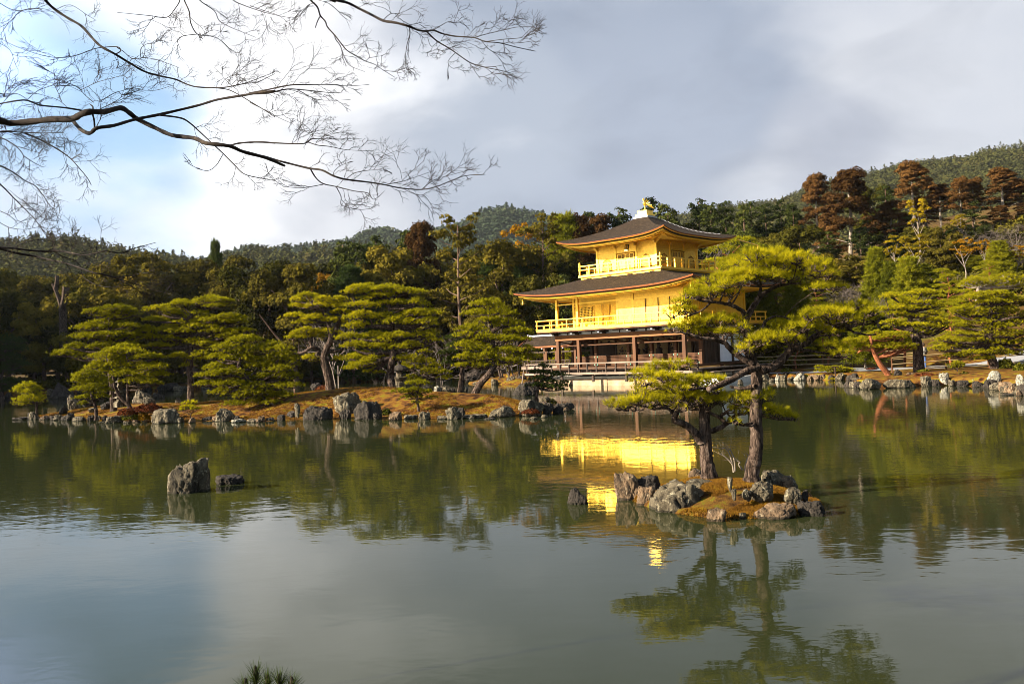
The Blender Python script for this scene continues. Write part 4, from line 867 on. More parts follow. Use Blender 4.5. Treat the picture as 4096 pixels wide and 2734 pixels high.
for lb, zf, x, y, w_, h_, mt, kw in [
    ('tall grey green rock at the left end of the right shore', z6, 2045, 872, 145, 136, 'rock', dict(boxy=.4)), ('small cube stone before the tall grey green rock', z6, 2150, 882, 105, 66, 'rock', dict(boxy=.9)),
    ('pale pointed stone on the bank right of the cube stone', z6, 2245, 868, 92, 118, 'rock_white', dict(peak=.6)), ('pale boulder right of the pointed stone', z6, 2330, 872, 120, 125, 'rock', {}),
    ('small pale stone with yellow plants on the bank', z9, 170, 520, 56, 62, 'rock', {}), ('broad pale boulder with yellow plants', z9, 252, 522, 124, 80, 'rock_white', {}),
    ('small orange tinted stone in the shore row', z9, 335, 522, 56, 48, 'rock_brown', {}), ('pale square stone in the shore row under the low spreading pine', z9, 388, 516, 62, 44, 'rock_white', dict(boxy=.6)),
    ('reddish grey stone under the low spreading pine', z9, 452, 518, 105, 62, 'rock_brown', {}), ('dark stone at the right of the low spreading pine', z9, 534, 518, 84, 52, 'rock_dark', {}),
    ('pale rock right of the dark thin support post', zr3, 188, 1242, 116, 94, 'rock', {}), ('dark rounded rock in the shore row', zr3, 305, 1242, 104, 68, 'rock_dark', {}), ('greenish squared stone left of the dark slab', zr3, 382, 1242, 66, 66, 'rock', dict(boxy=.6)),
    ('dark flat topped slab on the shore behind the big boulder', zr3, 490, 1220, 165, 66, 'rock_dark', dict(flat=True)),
    ('big grey boulder in the water before the red trunk pine', zr3, 562, 1347, 295, 145, 'rock', dict(hi=True)),
    ('long low brown grey boulder right of the big grey boulder', zr3, 905, 1332, 385, 122, 'rock', dict(hi=True, d=.5, flat=True)),
    ('white angular rock on the right shore', zr3, 1212, 1308, 116, 92, 'rock_white', dict(lean=.15)), ('small brown stone above the tiny stones', zr3, 1326, 1256, 56, 56, 'rock_brown', {}), ('tiny pale stones between two white rocks', zr3, 1305, 1310, 66, 44, 'rock', {}),
    ('tall white standing rock on the right shore', zr3, 1420, 1304, 140, 180, 'rock_white', dict(boxy=.7, hi=True)), ('mossy brown stone under the shore plants', zr3, 1625, 1296, 125, 56, 'rock_brown', {}),
    ('pale peaked rock right of the mossy plants', zr3, 1800, 1306, 175, 110, 'rock', dict(peak=.5, hi=True)),
    ('lower grey half of the big white double rock', zr3, 1995, 1326, 165, 84, 'rock', {}), ('small pale stone at the foot of the white double rock', zr3, 2075, 1330, 70, 30, 'rock_white', {}),
    ('upright ribbed stone near the right edge', zr3, 2148, 1388, 125, 144, 'rock', dict(hi=True)), ('low dark stone at the water near the right edge', zr3, 2190, 1420, 160, 36, 'rock_dark', dict(flat=True)),
    ('rounded mossy stone at the right edge by the water', zr3, 2320, 1424, 120, 84, 'rock_brown', {}),
]: rock(lb, zf, x, y, w_, h_, mt, z=0, group=GR, **kw)
for lb, x, y, w_, h_, mt, z_, kw in [
    ('dark upright rock beside the foot of the red trunk', 870, 1184, 112, 98, 'rock_dark', .5, {}), ('flat pale stone on the moss left of the thick trunk', 1015, 1168, 86, 30, 'rock_brown', .55, dict(flat=True)),
    ('pale stone under the foot of the red trunk', 600, 1222, 125, 44, 'rock_white', .1, {}), ('grey stone right of the red trunk foot', 690, 1200, 90, 34, 'rock', .3, {}),
    ('big white double rock, upper block, on the right shore', 2010, 1262, 185, 140, 'rock_white', .3, dict(hi=True)), ('tall white rock cut by the right edge', 2320, 1328, 100, 168, 'rock_white', .25, dict(hi=True)), ('pink stone near the right edge', 2240, 1325, 80, 60, 'rock_brown', .3, {}),
]: rock(lb, zr3, x, y, w_, h_, mt, z=z_, group=GR, **kw)
# rocks out in the pond
zl = Z(600, 1780, 5.8725)
rock('big squarish boulder with white lichen standing alone in the water, left', zl, 862, 1120, 1000, 890, 'rock', hi=True, boxy=.75, seed=77, d=.85)
rock('low dark slab just right of the big squarish boulder', zl, 1790, 925, 740, 360, 'rock_dark', hi=True, boxy=.6, lean=-.12, seed=78)
z1 = Z(1950, 1550, 2.091)
rock('small dark pointed rock alone in the water left of the near islet', z1, 755, 977, 190, 148, 'rock_dark', hi=True, peak=.45, seed=81)
GN = 'rocks of the near islet with two pines'
for lb, x, y, w_, h_, mt, z_, kw in [
    ('tall slanting slab at the left end of the near islet', 300, 1250, 240, 290, 'rock_brown', 0, dict(hi=True, boxy=.9, lean=-.35, seed=91)),
    ('dark arm of rock right of the tall slanting slab', 450, 1180, 240, 140, 'rock_dark', .12, dict(hi=True, seed=92)),
    ('small pale cracked rock between slab and the large ribbed rock', 440, 1298, 190, 165, 'rock_brown', 0, dict(hi=True, boxy=.4, seed=93)),
    ('large ribbed grey rock at the front left of the near islet', 690, 1352, 520, 262, 'rock', 0, dict(hi=True, seed=94, d=.8)),
    ('broad brown rock between the ribbed rock and the left trunk', 890, 1175, 320, 110, 'rock', .22, dict(hi=True, seed=95)),
    ('tan rock behind the left trunk of the near islet', 850, 1060, 145, 72, 'rock_brown', .25, dict(seed=96)),
    ('small upright slab in the middle of the near islet', 1132, 1125, 50, 78, 'rock', .4, dict(boxy=.6, seed=97)),
    ('small upright pebble before the upright slab', 1167, 1195, 50, 68, 'rock', .33, dict(seed=98)),
    ('small rough stone left of the blue grey boulder', 1282, 1202, 95, 54, 'rock', .3, dict(seed=99)),
    ('large rock with an orange face at the back right of the near islet', 1550, 1130, 350, 148, 'rock', .2, dict(hi=True, seed=100, boxy=.3)),
    ('orange tan stone set against the large back rock', 1600, 1135, 150, 100, 'rock_brown', .2, dict(seed=120)),
    ('blue grey boulder in the middle right of the near islet', 1405, 1192, 225, 122, 'rock', .3, dict(hi=True, seed=101)),
    ('pale angular rock on the moss at the right of the near islet', 1662, 1255, 155, 124, 'rock', .18, dict(hi=True, boxy=.5, seed=102)),
    ('small dark stone beside the pale angular rock', 1765, 1225, 66, 70, 'rock_dark', .2, dict(seed=103)),
    ('long dark rock at the right end of the near islet', 1850, 1385, 260, 190, 'rock_dark', 0, dict(hi=True, seed=104, flat=True)),
    ('long pale front rock at the waterline of the near islet', 1505, 1412, 430, 130, 'rock_brown', 0, dict(hi=True, seed=105, d=.5)),
    ('small tan rock at the front of the near islet, left of the long one', 1032, 1432, 185, 116, 'rock_brown', 0, dict(hi=True, seed=106, d=.6)),
    ('tiny grey stone between the two front rocks', 1242, 1412, 62, 68, 'rock', 0, dict(seed=107)),
]: rock(lb, zn, x, y, w_, h_, mt, z=z_, group=GN, sink=.2, **kw)
# small stones filling the rows that edge the shores
def edging(pts, n, label, group, seed, s0=.3, s1=.7, mats=('rock', 'rock_brown', 'rock_dark', 'rock_dark')):
    r = random.Random(seed); L_ = [Vector((*p, 0)) for p in pts]; seg = [(b_ - a_).length for a_, b_ in zip(L_, L_[1:])]; tot = sum(seg)
    for k in range(n):
        t = (k + r.uniform(.2, .8)) / n * tot; i_ = 0
        while i_ < len(seg) - 1 and t > seg[i_]: t -= seg[i_]; i_ += 1
        p = L_[i_].lerp(L_[i_ + 1], t / seg[i_]); w_ = r.uniform(s0, s1); h_ = w_ * r.uniform(.35, .8); o = rock_mesh('stone', w_, w_ * .8, h_, 400 + seed * 100 + k, r.choice(mats), sink=h_, boxy=r.choice([0, .5]))
        o.location = (p.x, p.y + r.uniform(0, .25), r.choice([0, .05, .1])); o.rotation_euler.z = r.uniform(-.5, .5); tag(o, label, 'stone', group)
edging([(-27, 46.7), (-22.8, 43.6), (-18.4, 40.2), (-15.5, 38.5), (-13.5, 38.5), (-11.4, 36.5), (-9.5, 37.5), (-7, 36.4), (-4.7, 34.9), (-3.4, 34.6), (-2.2, 35), (.1, 34.1), (1.6, 34.1), (2.5, 37)], 24, 'small stone between the larger rocks edging the long island', 'small stones edging the long island', 1, .25, .55)
edging([(18.6, 60), (21.4, 56.4), (22.3, 55.2), (20.4, 50), (18.6, 46.6), (18.6, 45.3), (20, 45.1), (21.6, 44.8), (23, 44.1), (23.3, 41.6), (21.8, 37.2), (21.1, 34.6)], 40, 'small stone between the larger rocks edging the right shore', 'small stones edging the right shore', 2, .35, .8)
edging([(-57, 93.5), (-48, 97.5), (-36, 99.5), (-22, 102.5), (-7, 102.5), (-2, 97.5)], 26, 'small stone at the foot of the far wooded shore', 'small stones on the far shore', 3, .6, 1.5)
# moss tufts of the near islet and dry grass on the long island
def tufts(name, poly, hfn, n, hgt, wid, mat, label, seed, k=9, margin=.1):
    rng = np.random.default_rng(seed); P_ = np.array(poly); x = rng.uniform(P_[:, 0].min(), P_[:, 0].max(), n * 2); y = rng.uniform(P_[:, 1].min(), P_[:, 1].max(), n * 2)
    ok = (sdist(poly, x, y) > margin) & (wob(x, y, 2.5 if hgt < .06 else 1.0, seed) > -.1); x, y = x[ok], y[ok]; z = hfn(x, y)
    V, T = needles(np.stack([x, y, z - .005], 1), np.tile([0, 0, 1.], (len(x), 1)), k, hgt, wid, rng, .6)
    o = npmesh(name, V, T, mat); return tag(o, label, 'moss', kind='stuff')
M['mossleaf'] = leafm('moss_tufts', (.07, .032, .008), (.19, .095, .014), (.26, .20, .014), 2.2, .2, 0)
tufts('moss', NEAR, near_h, 30000, .04, .007, M['mossleaf'], 'orange green moss covering the near islet', 4, 7, .02)
tufts('dry_grass', ISLAND, isl_h, 42000, .07, .016, M['mossleaf'], 'dry orange grass and moss on the long left island', 5, 6, .3)
# ------------------------------------------------------------------ layered garden pines
def pine(label, zf, trunks, pads, Y, mat='pine', bark='bark', r0=.16, tuft=.13, dens=1., nl=.13, nw=.021, group=None, name='pine_tree', seed=None, twigs=True, k=12, base_ext=True, mul=(1, 1)):
    seed = seed or (hash_(label)); rng = np.random.default_rng(seed); s = zf(1, 0)[0] - zf(0, 0)[0]
    t0 = trunks[0]; bu, bv = zf(*t0[0]); bp = PD(bu, bv, Y); root = thing(name, label, 'pine tree', tuple(bp), 0, group)
    tb = B(); paths = []
    for ti, tr_ in enumerate(trunks):
        pts = []
        for k_, (x, y) in enumerate(tr_):
            u, v = zf(x, y); p = PD(u, v, Y); 
            if ti == 0 or k_ > 0: p.y += float(rng.normal(0, .05 + .1 * (k_ > 1)))
            if ti == 0 and k_ == 0 and base_ext: pts.append(p - bp - Vector((0, 0, .5)))
            pts.append(p - bp)
        pts = smooth_path(pts, 3); ra = r0 if ti == 0 else r0 * .6
        rad = [ra * (1.25 if i_ == 0 and ti == 0 else 1) * (1 - .72 * i_ / len(pts)) for i_ in range(len(pts))]
        tb.tube(pts, rad, 10); paths.append((pts, rad))
    allp = [(p, r) for pi_, (pts, rad) in enumerate(paths) for j_, (p, r) in enumerate(zip(pts, rad)) if pi_ or j_ > len(pts) * .42]
    CC = []; DD = []; TA = []; TB_ = []
    if s * 60 < 60: pads = [(x + rx * dx, y + ry * dy, rx * q_, ry * q2) for (x, y, rx, ry) in pads for dx, dy, q_, q2 in [(rng.uniform(-.5, -.3), rng.uniform(-.1, .5), .62, .8), (rng.uniform(-.1, .15), rng.uniform(-.45, -.1), .6, .85), (rng.uniform(.35, .55), rng.uniform(0, .6), .58, .75)]]
    for (x, y, rx, ry) in pads:
        rx *= mul[0] * .90; ry *= mul[1] * .92
        u, v = zf(x, y); rxw = rx * s / FPX * Y; rzw = ry * s / FPX * Y
        ydep = float(rng.uniform(-.5, .5)) * rxw * 1.1; c = PD(u, v, Y + ydep) - bp; ryw = rxw * rng.uniform(.75, 1.0)
        # branch to the pad
        low = c - Vector((0, 0, rzw * .6)); best = min(allp, key=lambda q: (q[0] - low).length + max(0, q[0].z - low.z + rzw * .3) * 2.5)
        a = best[0]; d_ = (low - a).length
        if d_ > rzw * .5:
            mid = a.lerp(low, .5) + Vector((rng.normal(0, .06), rng.normal(0, .06), rng.normal(-.05, .05))) * d_; br = smooth_path([a, mid, low], 4); r1 = min(best[1] * .6, .02 + .035 * d_)
            tb.tube(br, [r1 * (1 - .6 * i_ / len(br)) for i_ in range(len(br))], 6)
        # forked twigs carrying the pad
        nb = 5
        subs = []
        for q in range(nb):
            ang = 2 * pi * q / nb + rng.uniform(-.3, .3); rr_ = rng.uniform(.45, .85); e = c + Vector((cos(ang) * rxw * rr_, sin(ang) * ryw * rr_, -rzw * rng.uniform(.25, .5)))
            TA.append(low); mid = low.lerp(e, .5) + Vector((0, 0, -rzw * .12)); TB_.append(mid); TA.append(mid); TB_.append(e); subs.append(e)
        area = pi * rxw * ryw; n = int(area / (tuft ** 2) * 1.9 * dens * (1 + 1.1 * rzw / max(rxw, .01)))
        rad_ = np.sqrt(rng.random(n)); an = rng.uniform(0, 2 * pi, n); lump = 1 + .28 * np.sin(an * 4 + rng.uniform(0, 6)) + .18 * np.sin(an * 9 + rng.uniform(0, 6))
        px_, py_ = rad_ * np.cos(an) * lump, rad_ * np.sin(an) * lump; dome = np.sqrt(np.clip(1 - rad_ ** 2, 0, 1))
        bump = .42 * (np.sin(px_ * 6 + rng.uniform(0, 6)) * np.sin(py_ * 6 + rng.uniform(0, 6)))
        zt_ = (dome * .95 - .15 + bump) ; zz = zt_ - np.abs(rng.normal(0, .22, n)) ; under = rng.random(n) < .18; zz = np.where(under, rng.uniform(-.55, .1, n), zz)
        C = np.stack([c.x + px_ * rxw, c.y + py_ * ryw, c.z + zz * rzw], 1); Dn = unit(np.stack([px_ * .8, py_ * .8, .55 + dome * .5], 1) + rng.normal(0, .18, (n, 3)))
        CC.append(C); DD.append(Dn)
        if twigs and n > 12:
            sel = rng.choice(n, min(n, int(n * .22)), replace=False); S = np.array([tuple(q) for q in subs])
            near = S[np.argmin(((C[sel][:, None, :2] - S[None, :, :2]) ** 2).sum(2), 1)]; t2 = B
            V_, Q_ = sticks(near, C[sel] - Dn[sel] * .02, .006 + rxw * .004, .003); tb.raw(V_, Q_, None)
    V_, Q_ = sticks([tuple(q) for q in TA], [tuple(q) for q in TB_], .016, .008); tb.raw(V_, Q_, None)
    tk = tb.obj('trunk', M[bark], root, False)
    C = np.vstack(CC); Dn = np.vstack(DD); V, T = needles(C, Dn, k, nl, nw, rng, .55)
    cr = npmesh('crown', V, T, M[mat], root)
    return root
def hash_(s_): 
    h_ = 7
    for ch in s_: h_ = (h_ * 131 + ord(ch)) % 1000003
    return h_
GG = 'clipped pines on the long left island'
pine('small clipped pine on the boulder at the left tip of the island', z4, [[(285, 1050), (278, 1000), (262, 940), (225, 900)]], [(210, 868, 95, 30), (150, 905, 62, 26), (255, 915, 85, 28), (225, 965, 120, 34), (170, 1008, 65, 24), (295, 890, 42, 22), (310, 955, 50, 25)], 47.5, group=GG, r0=.09, mul=(1, 1.1))
pine('many tiered pine left of the tallest straight one on the island', z4, [[(885, 1005), (875, 850), (870, 700), (868, 560), (872, 440), (865, 340), (880, 290)]], [(880, 268, 215, 38), (745, 290, 90, 30), (1010, 300, 100, 30), (860, 320, 150, 26), (845, 392, 255, 42), (700, 400, 110, 30), (1010, 400, 120, 28), (830, 475, 265, 44), (690, 485, 110, 32), (960, 470, 130, 32), (860, 555, 200, 40), (600, 560, 92, 32), (545, 612, 145, 36), (660, 640, 110, 34), (1020, 545, 120, 32), (480, 620, 80, 24), (1050, 470, 90, 26)], 46, group=GG, r0=.2, mul=(1, .95))
pine('twin stemmed pine in front of the many tiered one', z4, [[(1012, 1022), (945, 955), (905, 860), (885, 760), (860, 690)], [(1005, 1000), (1000, 900), (1008, 800), (1010, 720), (1005, 640), (985, 600)]], [(970, 585, 150, 42), (830, 632, 140, 42), (1150, 640, 115, 34), (780, 702, 115, 36), (960, 690, 160, 42), (1200, 712, 135, 38), (1060, 762, 190, 42), (850, 752, 120, 36), (1225, 848, 62, 16), (1110, 822, 140, 32), (1250, 770, 90, 28), (900, 640, 90, 30), (1100, 700, 90, 30), (1240, 640, 50, 20)], 43.5, group=GG, r0=.13)
pine('small curved pine on the moss left of the twin stemmed pine', z4, [[(752, 1056), (737, 1000), (742, 945), (705, 890)]], [(680, 780, 115, 36), (620, 825, 82, 28), (785, 825, 105, 32), (640, 893, 95, 28), (760, 893, 118, 36), (640, 960, 66, 20), (722, 945, 95, 26), (800, 945, 70, 24), (700, 850, 100, 30), (660, 1000, 50, 14)], 41.8, group=GG, r0=.1)
pine('tall straight trunked pine rising highest on the left of the island', z4, [[(1490, 990), (1492, 860), (1486, 700), (1490, 560), (1494, 430), (1475, 350), (1530, 300), (1562, 270), (1550, 225)]], [(1655, 185, 165, 30), (1440, 222, 132, 26), (1270, 268, 150, 30), (1705, 232, 125, 26), (1560, 310, 130, 30), (1795, 325, 140, 28), (1215, 350, 115, 30), (1450, 372, 165, 28), (1700, 355, 160, 32), (1140, 425, 110, 26), (1350, 432, 180, 34), (1585, 398, 150, 28), (1860, 362, 85, 22), (1740, 432, 160, 30), (1905, 432, 95, 22), (1195, 482, 110, 30), (1545, 525, 155, 36), (1800, 472, 140, 28), (1400, 635, 92, 26), (1565, 632, 115, 36), (1465, 700, 62, 26), (1800, 205, 40, 16), (1330, 500, 90, 28), (1240, 550, 120, 26), (1690, 560, 90, 30), (1380, 300, 80, 22)], 46.5, group=GG, r0=.2, mul=(1, 1))
pine('broad low bushy pine whose branches nearly reach the moss', z4, [[(2115, 1085), (2100, 1015), (2010, 900), (1900, 760), (1885, 680), (1905, 625), (1895, 560)]], [(1910, 505, 150, 36), (1780, 575, 140, 44), (2110, 562, 150, 40), (1715, 645, 105, 36), (1925, 652, 180, 44), (2185, 640, 160, 44), (1695, 715, 125, 36), (2080, 712, 190, 44), (2285, 690, 75, 34), (1610, 785, 105, 26), (1820, 772, 200, 44), (2160, 795, 185, 44), (1675, 845, 125, 36), (1905, 848, 205, 44), (2245, 865, 130, 42), (1740, 908, 105, 34), (1990, 925, 205, 44), (1850, 1000, 110, 28), (2060, 985, 150, 34), (2190, 940, 140, 36), (1580, 850, 60, 20), (1960, 580, 120, 36), (2290, 780, 70, 30)], 40.5, group=GG, r0=.17, seed=61)
pine('gnarled pine with a looping low branch, behind the huge rocks', z5, [[(432, 1058), (412, 960), (385, 860), (398, 790), (440, 700), (425, 600), (385, 490), (350, 440)], [(385, 850), (330, 820), (345, 780), (290, 760), (230, 800), (160, 805)], [(400, 790), (470, 790), (530, 780)], [(440, 700), (500, 560), (540, 510)]],
    [(240, 350, 82, 26), (185, 385, 72, 22), (375, 392, 115, 26), (520, 382, 90, 26), (190, 425, 82, 20), (320, 440, 130, 22), (480, 432, 112, 26), (505, 482, 95, 22), (160, 508, 100, 22), (335, 525, 135, 30), (470, 552, 110, 26), (240, 635, 135, 26), (175, 680, 112, 26), (400, 632, 115, 28), (330, 668, 105, 26), (525, 685, 62, 28), (280, 845, 82, 30), (500, 850, 62, 34), (230, 560, 80, 22), (300, 360, 60, 20)], 43, group=GG, r0=.25, seed=62)
pine('largest layered pine in the middle of the island', z5, [[(912, 1075), (900, 975), (918, 880), (930, 760), (922, 630), (905, 500), (880, 380)], [(922, 600), (800, 600), (700, 590)], [(905, 400), (960, 360), (1040, 340)]],
    [(720, 300, 170, 36), (885, 295, 120, 28), (1050, 322, 142, 34), (630, 320, 82, 26), (680, 432, 142, 32), (930, 412, 152, 32), (1125, 412, 100, 34), (1185, 482, 150, 32), (700, 512, 152, 40), (880, 522, 152, 40), (1085, 492, 125, 34), (640, 595, 120, 36), (1000, 552, 165, 36), (1195, 562, 112, 32), (575, 672, 110, 32), (760, 682, 165, 40), (965, 672, 152, 36), (1150, 662, 145, 40), (650, 742, 152, 36), (845, 752, 152, 40), (1065, 752, 145, 36), (620, 842, 82, 30), (720, 832, 145, 40), (880, 852, 130, 36), (660, 912, 140, 30), (780, 952, 90, 20), (700, 880, 130, 30), (1020, 842, 82, 36), (560, 330, 50, 18), (1240, 700, 70, 26), (800, 360, 140, 30)], 42, group=GG, r0=.24, seed=63)
pine('pine with a strongly leaning curved trunk, right of the middle', z5, [[(1560, 1142), (1612, 1040), (1685, 960), (1718, 880), (1708, 760), (1698, 640), (1682, 540), (1672, 480)], [(1700, 640), (1760, 605), (1820, 600)], [(1715, 850), (1790, 880), (1850, 860)]],
    [(1670, 422, 150, 42), (1575, 492, 125, 36), (1765, 492, 130, 36), (1690, 552, 132, 36), (1565, 602, 112, 40), (1820, 572, 132, 36), (1495, 662, 100, 36), (1640, 682, 125, 36), (1885, 632, 122, 30), (1475, 735, 82, 30), (1760, 692, 115, 30), (1580, 752, 145, 40), (1875, 692, 142, 30), (1495, 832, 102, 36), (1640, 832, 132, 40), (1810, 782, 142, 36), (1965, 772, 92, 30), (1475, 902, 82, 26), (1580, 892, 122, 36), (1880, 852, 140, 34), (2000, 825, 62, 26), (1450, 620, 40, 24), (1960, 640, 60, 22)], 39.5, group=GG, r0=.2, seed=64)
pine('yellow green airy pine behind the mound, right of the largest pine', z5, [[(1135, 1075), (1130, 1000), (1150, 940), (1190, 900)], [(1135, 1000), (1080, 940)]], [(1180, 792, 55, 16), (1085, 842, 92, 26), (1180, 872, 92, 22), (1020, 912, 82, 26), (1125, 922, 112, 26), (1270, 952, 112, 30), (1200, 952, 92, 26), (1330, 1002, 72, 26), (1080, 1002, 92, 26), (1060, 870, 60, 18), (1240, 900, 70, 20)], 47, group=GG, r0=.09, mat='pine_near', seed=65, dens=.8)
pine('little pine on the moss just above the pale standing block', z5, [[(1122, 1232), (1114, 1160), (1120, 1090), (1105, 1050)]], [(1000, 1105, 92, 20), (1110, 1042, 102, 24), (1105, 1100, 82, 26), (1080, 1145, 92, 24), (1225, 1150, 45, 12), (1180, 1105, 60, 18), (1100, 1190, 40, 14)], 36.5, group=GG, r0=.07, seed=66)
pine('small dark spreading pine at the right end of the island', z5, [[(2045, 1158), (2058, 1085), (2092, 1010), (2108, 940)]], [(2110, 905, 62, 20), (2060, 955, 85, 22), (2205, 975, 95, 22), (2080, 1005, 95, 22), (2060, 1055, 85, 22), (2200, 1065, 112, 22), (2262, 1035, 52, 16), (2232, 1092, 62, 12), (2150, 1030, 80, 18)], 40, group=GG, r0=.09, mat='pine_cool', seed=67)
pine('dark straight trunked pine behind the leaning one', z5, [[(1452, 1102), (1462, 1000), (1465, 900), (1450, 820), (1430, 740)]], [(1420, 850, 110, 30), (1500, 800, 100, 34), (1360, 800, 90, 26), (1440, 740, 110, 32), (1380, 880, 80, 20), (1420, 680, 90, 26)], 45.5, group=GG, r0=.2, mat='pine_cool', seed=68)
pine('tiny low pine growing beside the big streaked boulder', z4, [[(1490, 1110), (1500, 1080), (1525, 1055)]], [(1470, 1030, 60, 12), (1520, 1045, 50, 12), (1430, 1050, 30, 8), (1490, 995, 66, 12)], 39.5, group=GG, r0=.035, seed=69)
GS = 'pines on the shore beyond the islands'
pine('dull blue green pine at the left edge, in shade', z4, [[(20, 965), (10, 850), (20, 700), (50, 560)]], [(60, 515, 135, 46), (125, 575, 115, 36), (55, 635, 125, 46), (135, 688, 115, 32), (60, 745, 115, 36), (15, 860, 95, 36), (105, 825, 85, 28), (-30, 590, 120, 50), (40, 900, 80, 24)], 84, group=GS, r0=.25, mat='pine_cool', tuft=.24, nl=.24, nw=.03, seed=70)  # its shade is put into the colour: cooler, darker needles
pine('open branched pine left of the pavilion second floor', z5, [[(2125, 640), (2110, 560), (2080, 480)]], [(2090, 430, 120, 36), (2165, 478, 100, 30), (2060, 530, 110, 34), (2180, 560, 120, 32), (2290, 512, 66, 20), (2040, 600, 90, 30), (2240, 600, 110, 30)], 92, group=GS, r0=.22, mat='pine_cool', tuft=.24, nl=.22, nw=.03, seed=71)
for i_, (lb, tr_, pads) in enumerate([
    ('young pine seen under the fishing annex roof', [[(2040, 960), (2045, 900), (2060, 830)]], [(2060, 830, 90, 34), (2120, 870, 70, 30), (2000, 880, 60, 28)]),
    ('bright pine behind the annex posts of the pavilion', [[(2290, 960), (2290, 900), (2280, 850)]], [(2270, 800, 110, 38), (2330, 840, 90, 30), (2220, 860, 90, 34), (2290, 880, 120, 34)]),
    ('pine on the little islet with two thin trunks', [[(1765, 995), (1752, 930), (1760, 870)], [(1835, 985), (1830, 900)]], [(1760, 860, 90, 30), (1830, 880, 90, 30), (1900, 850, 80, 28), (1700, 890, 60, 22)]),
    ('slender pine on the right of the little islet', [[(1905, 1000), (1915, 940), (1925, 880)]], [(1930, 850, 70, 24), (1960, 885, 60, 22), (1890, 875, 60, 20)]),
]): pine(lb, z5, tr_, pads, (88, 86, 79, 80)[i_], group=GS, r0=.16, tuft=.2, nl=.18, nw=.024, seed=72 + i_, mat=('pine', 'pine_near', 'pine', 'pine')[i_])
GRp = 'pines on the right shore'
pine('pine with a reddish trunk leaning left on the right shore', zr3, [[(745, 1168), (650, 1055), (580, 930), (535, 840), (520, 740), (530, 700)], [(530, 880), (450, 880), (385, 920)]], [(400, 790, 185, 36), (750, 725, 185, 40), (905, 700, 142, 30), (520, 740, 150, 36), (620, 690, 130, 34), (300, 770, 120, 34), (860, 842, 235, 40), (985, 825, 132, 30), (700, 800, 140, 34), (650, 850, 110, 30), (440, 820, 120, 30)], 49.5, group=GRp, r0=.2, bark='bark_red', seed=80, mat='pine_near')
pine('thick trunked layered pine beside the bamboo fence', zr3, [[(1112, 1115), (1102, 960), (1082, 800), (1060, 700), (1020, 640), (1010, 500), (1012, 430)], [(1020, 650), (920, 625), (810, 605)]], [(1130, 205, 225, 36), (760, 240, 132, 36), (1250, 322, 142, 36), (920, 372, 185, 40), (1130, 382, 142, 36), (870, 452, 162, 40), (750, 400, 120, 44), (1185, 492, 172, 40), (1335, 522, 162, 44), (1000, 580, 205, 36), (800, 552, 152, 36), (1255, 602, 162, 36), (1432, 592, 82, 34), (1170, 672, 125, 30), (1300, 442, 112, 30), (1000, 310, 150, 34), (1340, 360, 80, 30)], 50, group=GRp, r0=.36, seed=81, mat='pine')
pine('broad bright pine spreading over the bamboo fence at the right', zr3, [[(2020, 1095), (1982, 1005), (1955, 850), (1935, 700), (1935, 560), (1950, 400), (1940, 300)]], [(1800, 250, 215, 52), (2050, 222, 205, 44), (1700, 392, 235, 48), (1950, 312, 205, 46), (2185, 292, 175, 46), (1560, 442, 112, 36), (1790, 470, 180, 40), (2200, 425, 175, 52), (1800, 552, 205, 46), (2060, 592, 205, 46), (2255, 552, 125, 46), (1450, 762, 175, 36), (1650, 692, 175, 40), (1880, 672, 185, 40), (2150, 692, 185, 46), (1350, 862, 135, 40), (1560, 822, 175, 42), (1800, 782, 205, 46), (2050, 792, 195, 46), (2265, 782, 125, 46), (1560, 942, 155, 40), (1780, 902, 205, 46), (2000, 892, 195, 46), (2225, 902, 155, 46), (1870, 972, 155, 30), (2050, 500, 160, 44), (1620, 600, 130, 36), (2350, 680, 120, 46), (2380, 480, 110, 46), (2400, 860, 120, 50)], 48.5, group=GRp, r0=.28, seed=82, mat='pine_near')
pine('small round pine bush before the bamboo fence', zr3, [[(1555, 1120), (1555, 1080)]], [(1550, 1060, 92, 46), (1520, 1085, 60, 26), (1600, 1045, 60, 30)], 47.8, group=GRp, r0=.05, seed=83, mat='pine')
pine('low trained pine spreading along the shore beside the pavilion', zr3, [[(95, 1190), (110, 1140), (60, 1120)], [(110, 1140), (220, 1130)]], [(0, 1105, 125, 20), (130, 1092, 120, 18), (240, 1110, 110, 16), (60, 1128, 150, 16), (190, 1130, 130, 15), (-60, 1080, 70, 16), (290, 1130, 60, 12)], 57.5, group=GRp, r0=.08, seed=84, mat='pine_near', tuft=.14)
pine('tall bright pine at the right edge above the broad one', zr3, [[(1805, 420), (1800, 260), (1800, 150), (1860, 100)]], [(1750, 60, 155, 52), (1985, 60, 205, 60), (2200, 120, 155, 60), (1880, 110, 160, 40), (2330, 60, 120, 60), (2120, 20, 150, 50), (1680, 100, 90, 30)], 58, group=GRp, r0=.22, bark='bark_pale', seed=85, mat='pine_near', tuft=.16, nl=.15, nw=.015)
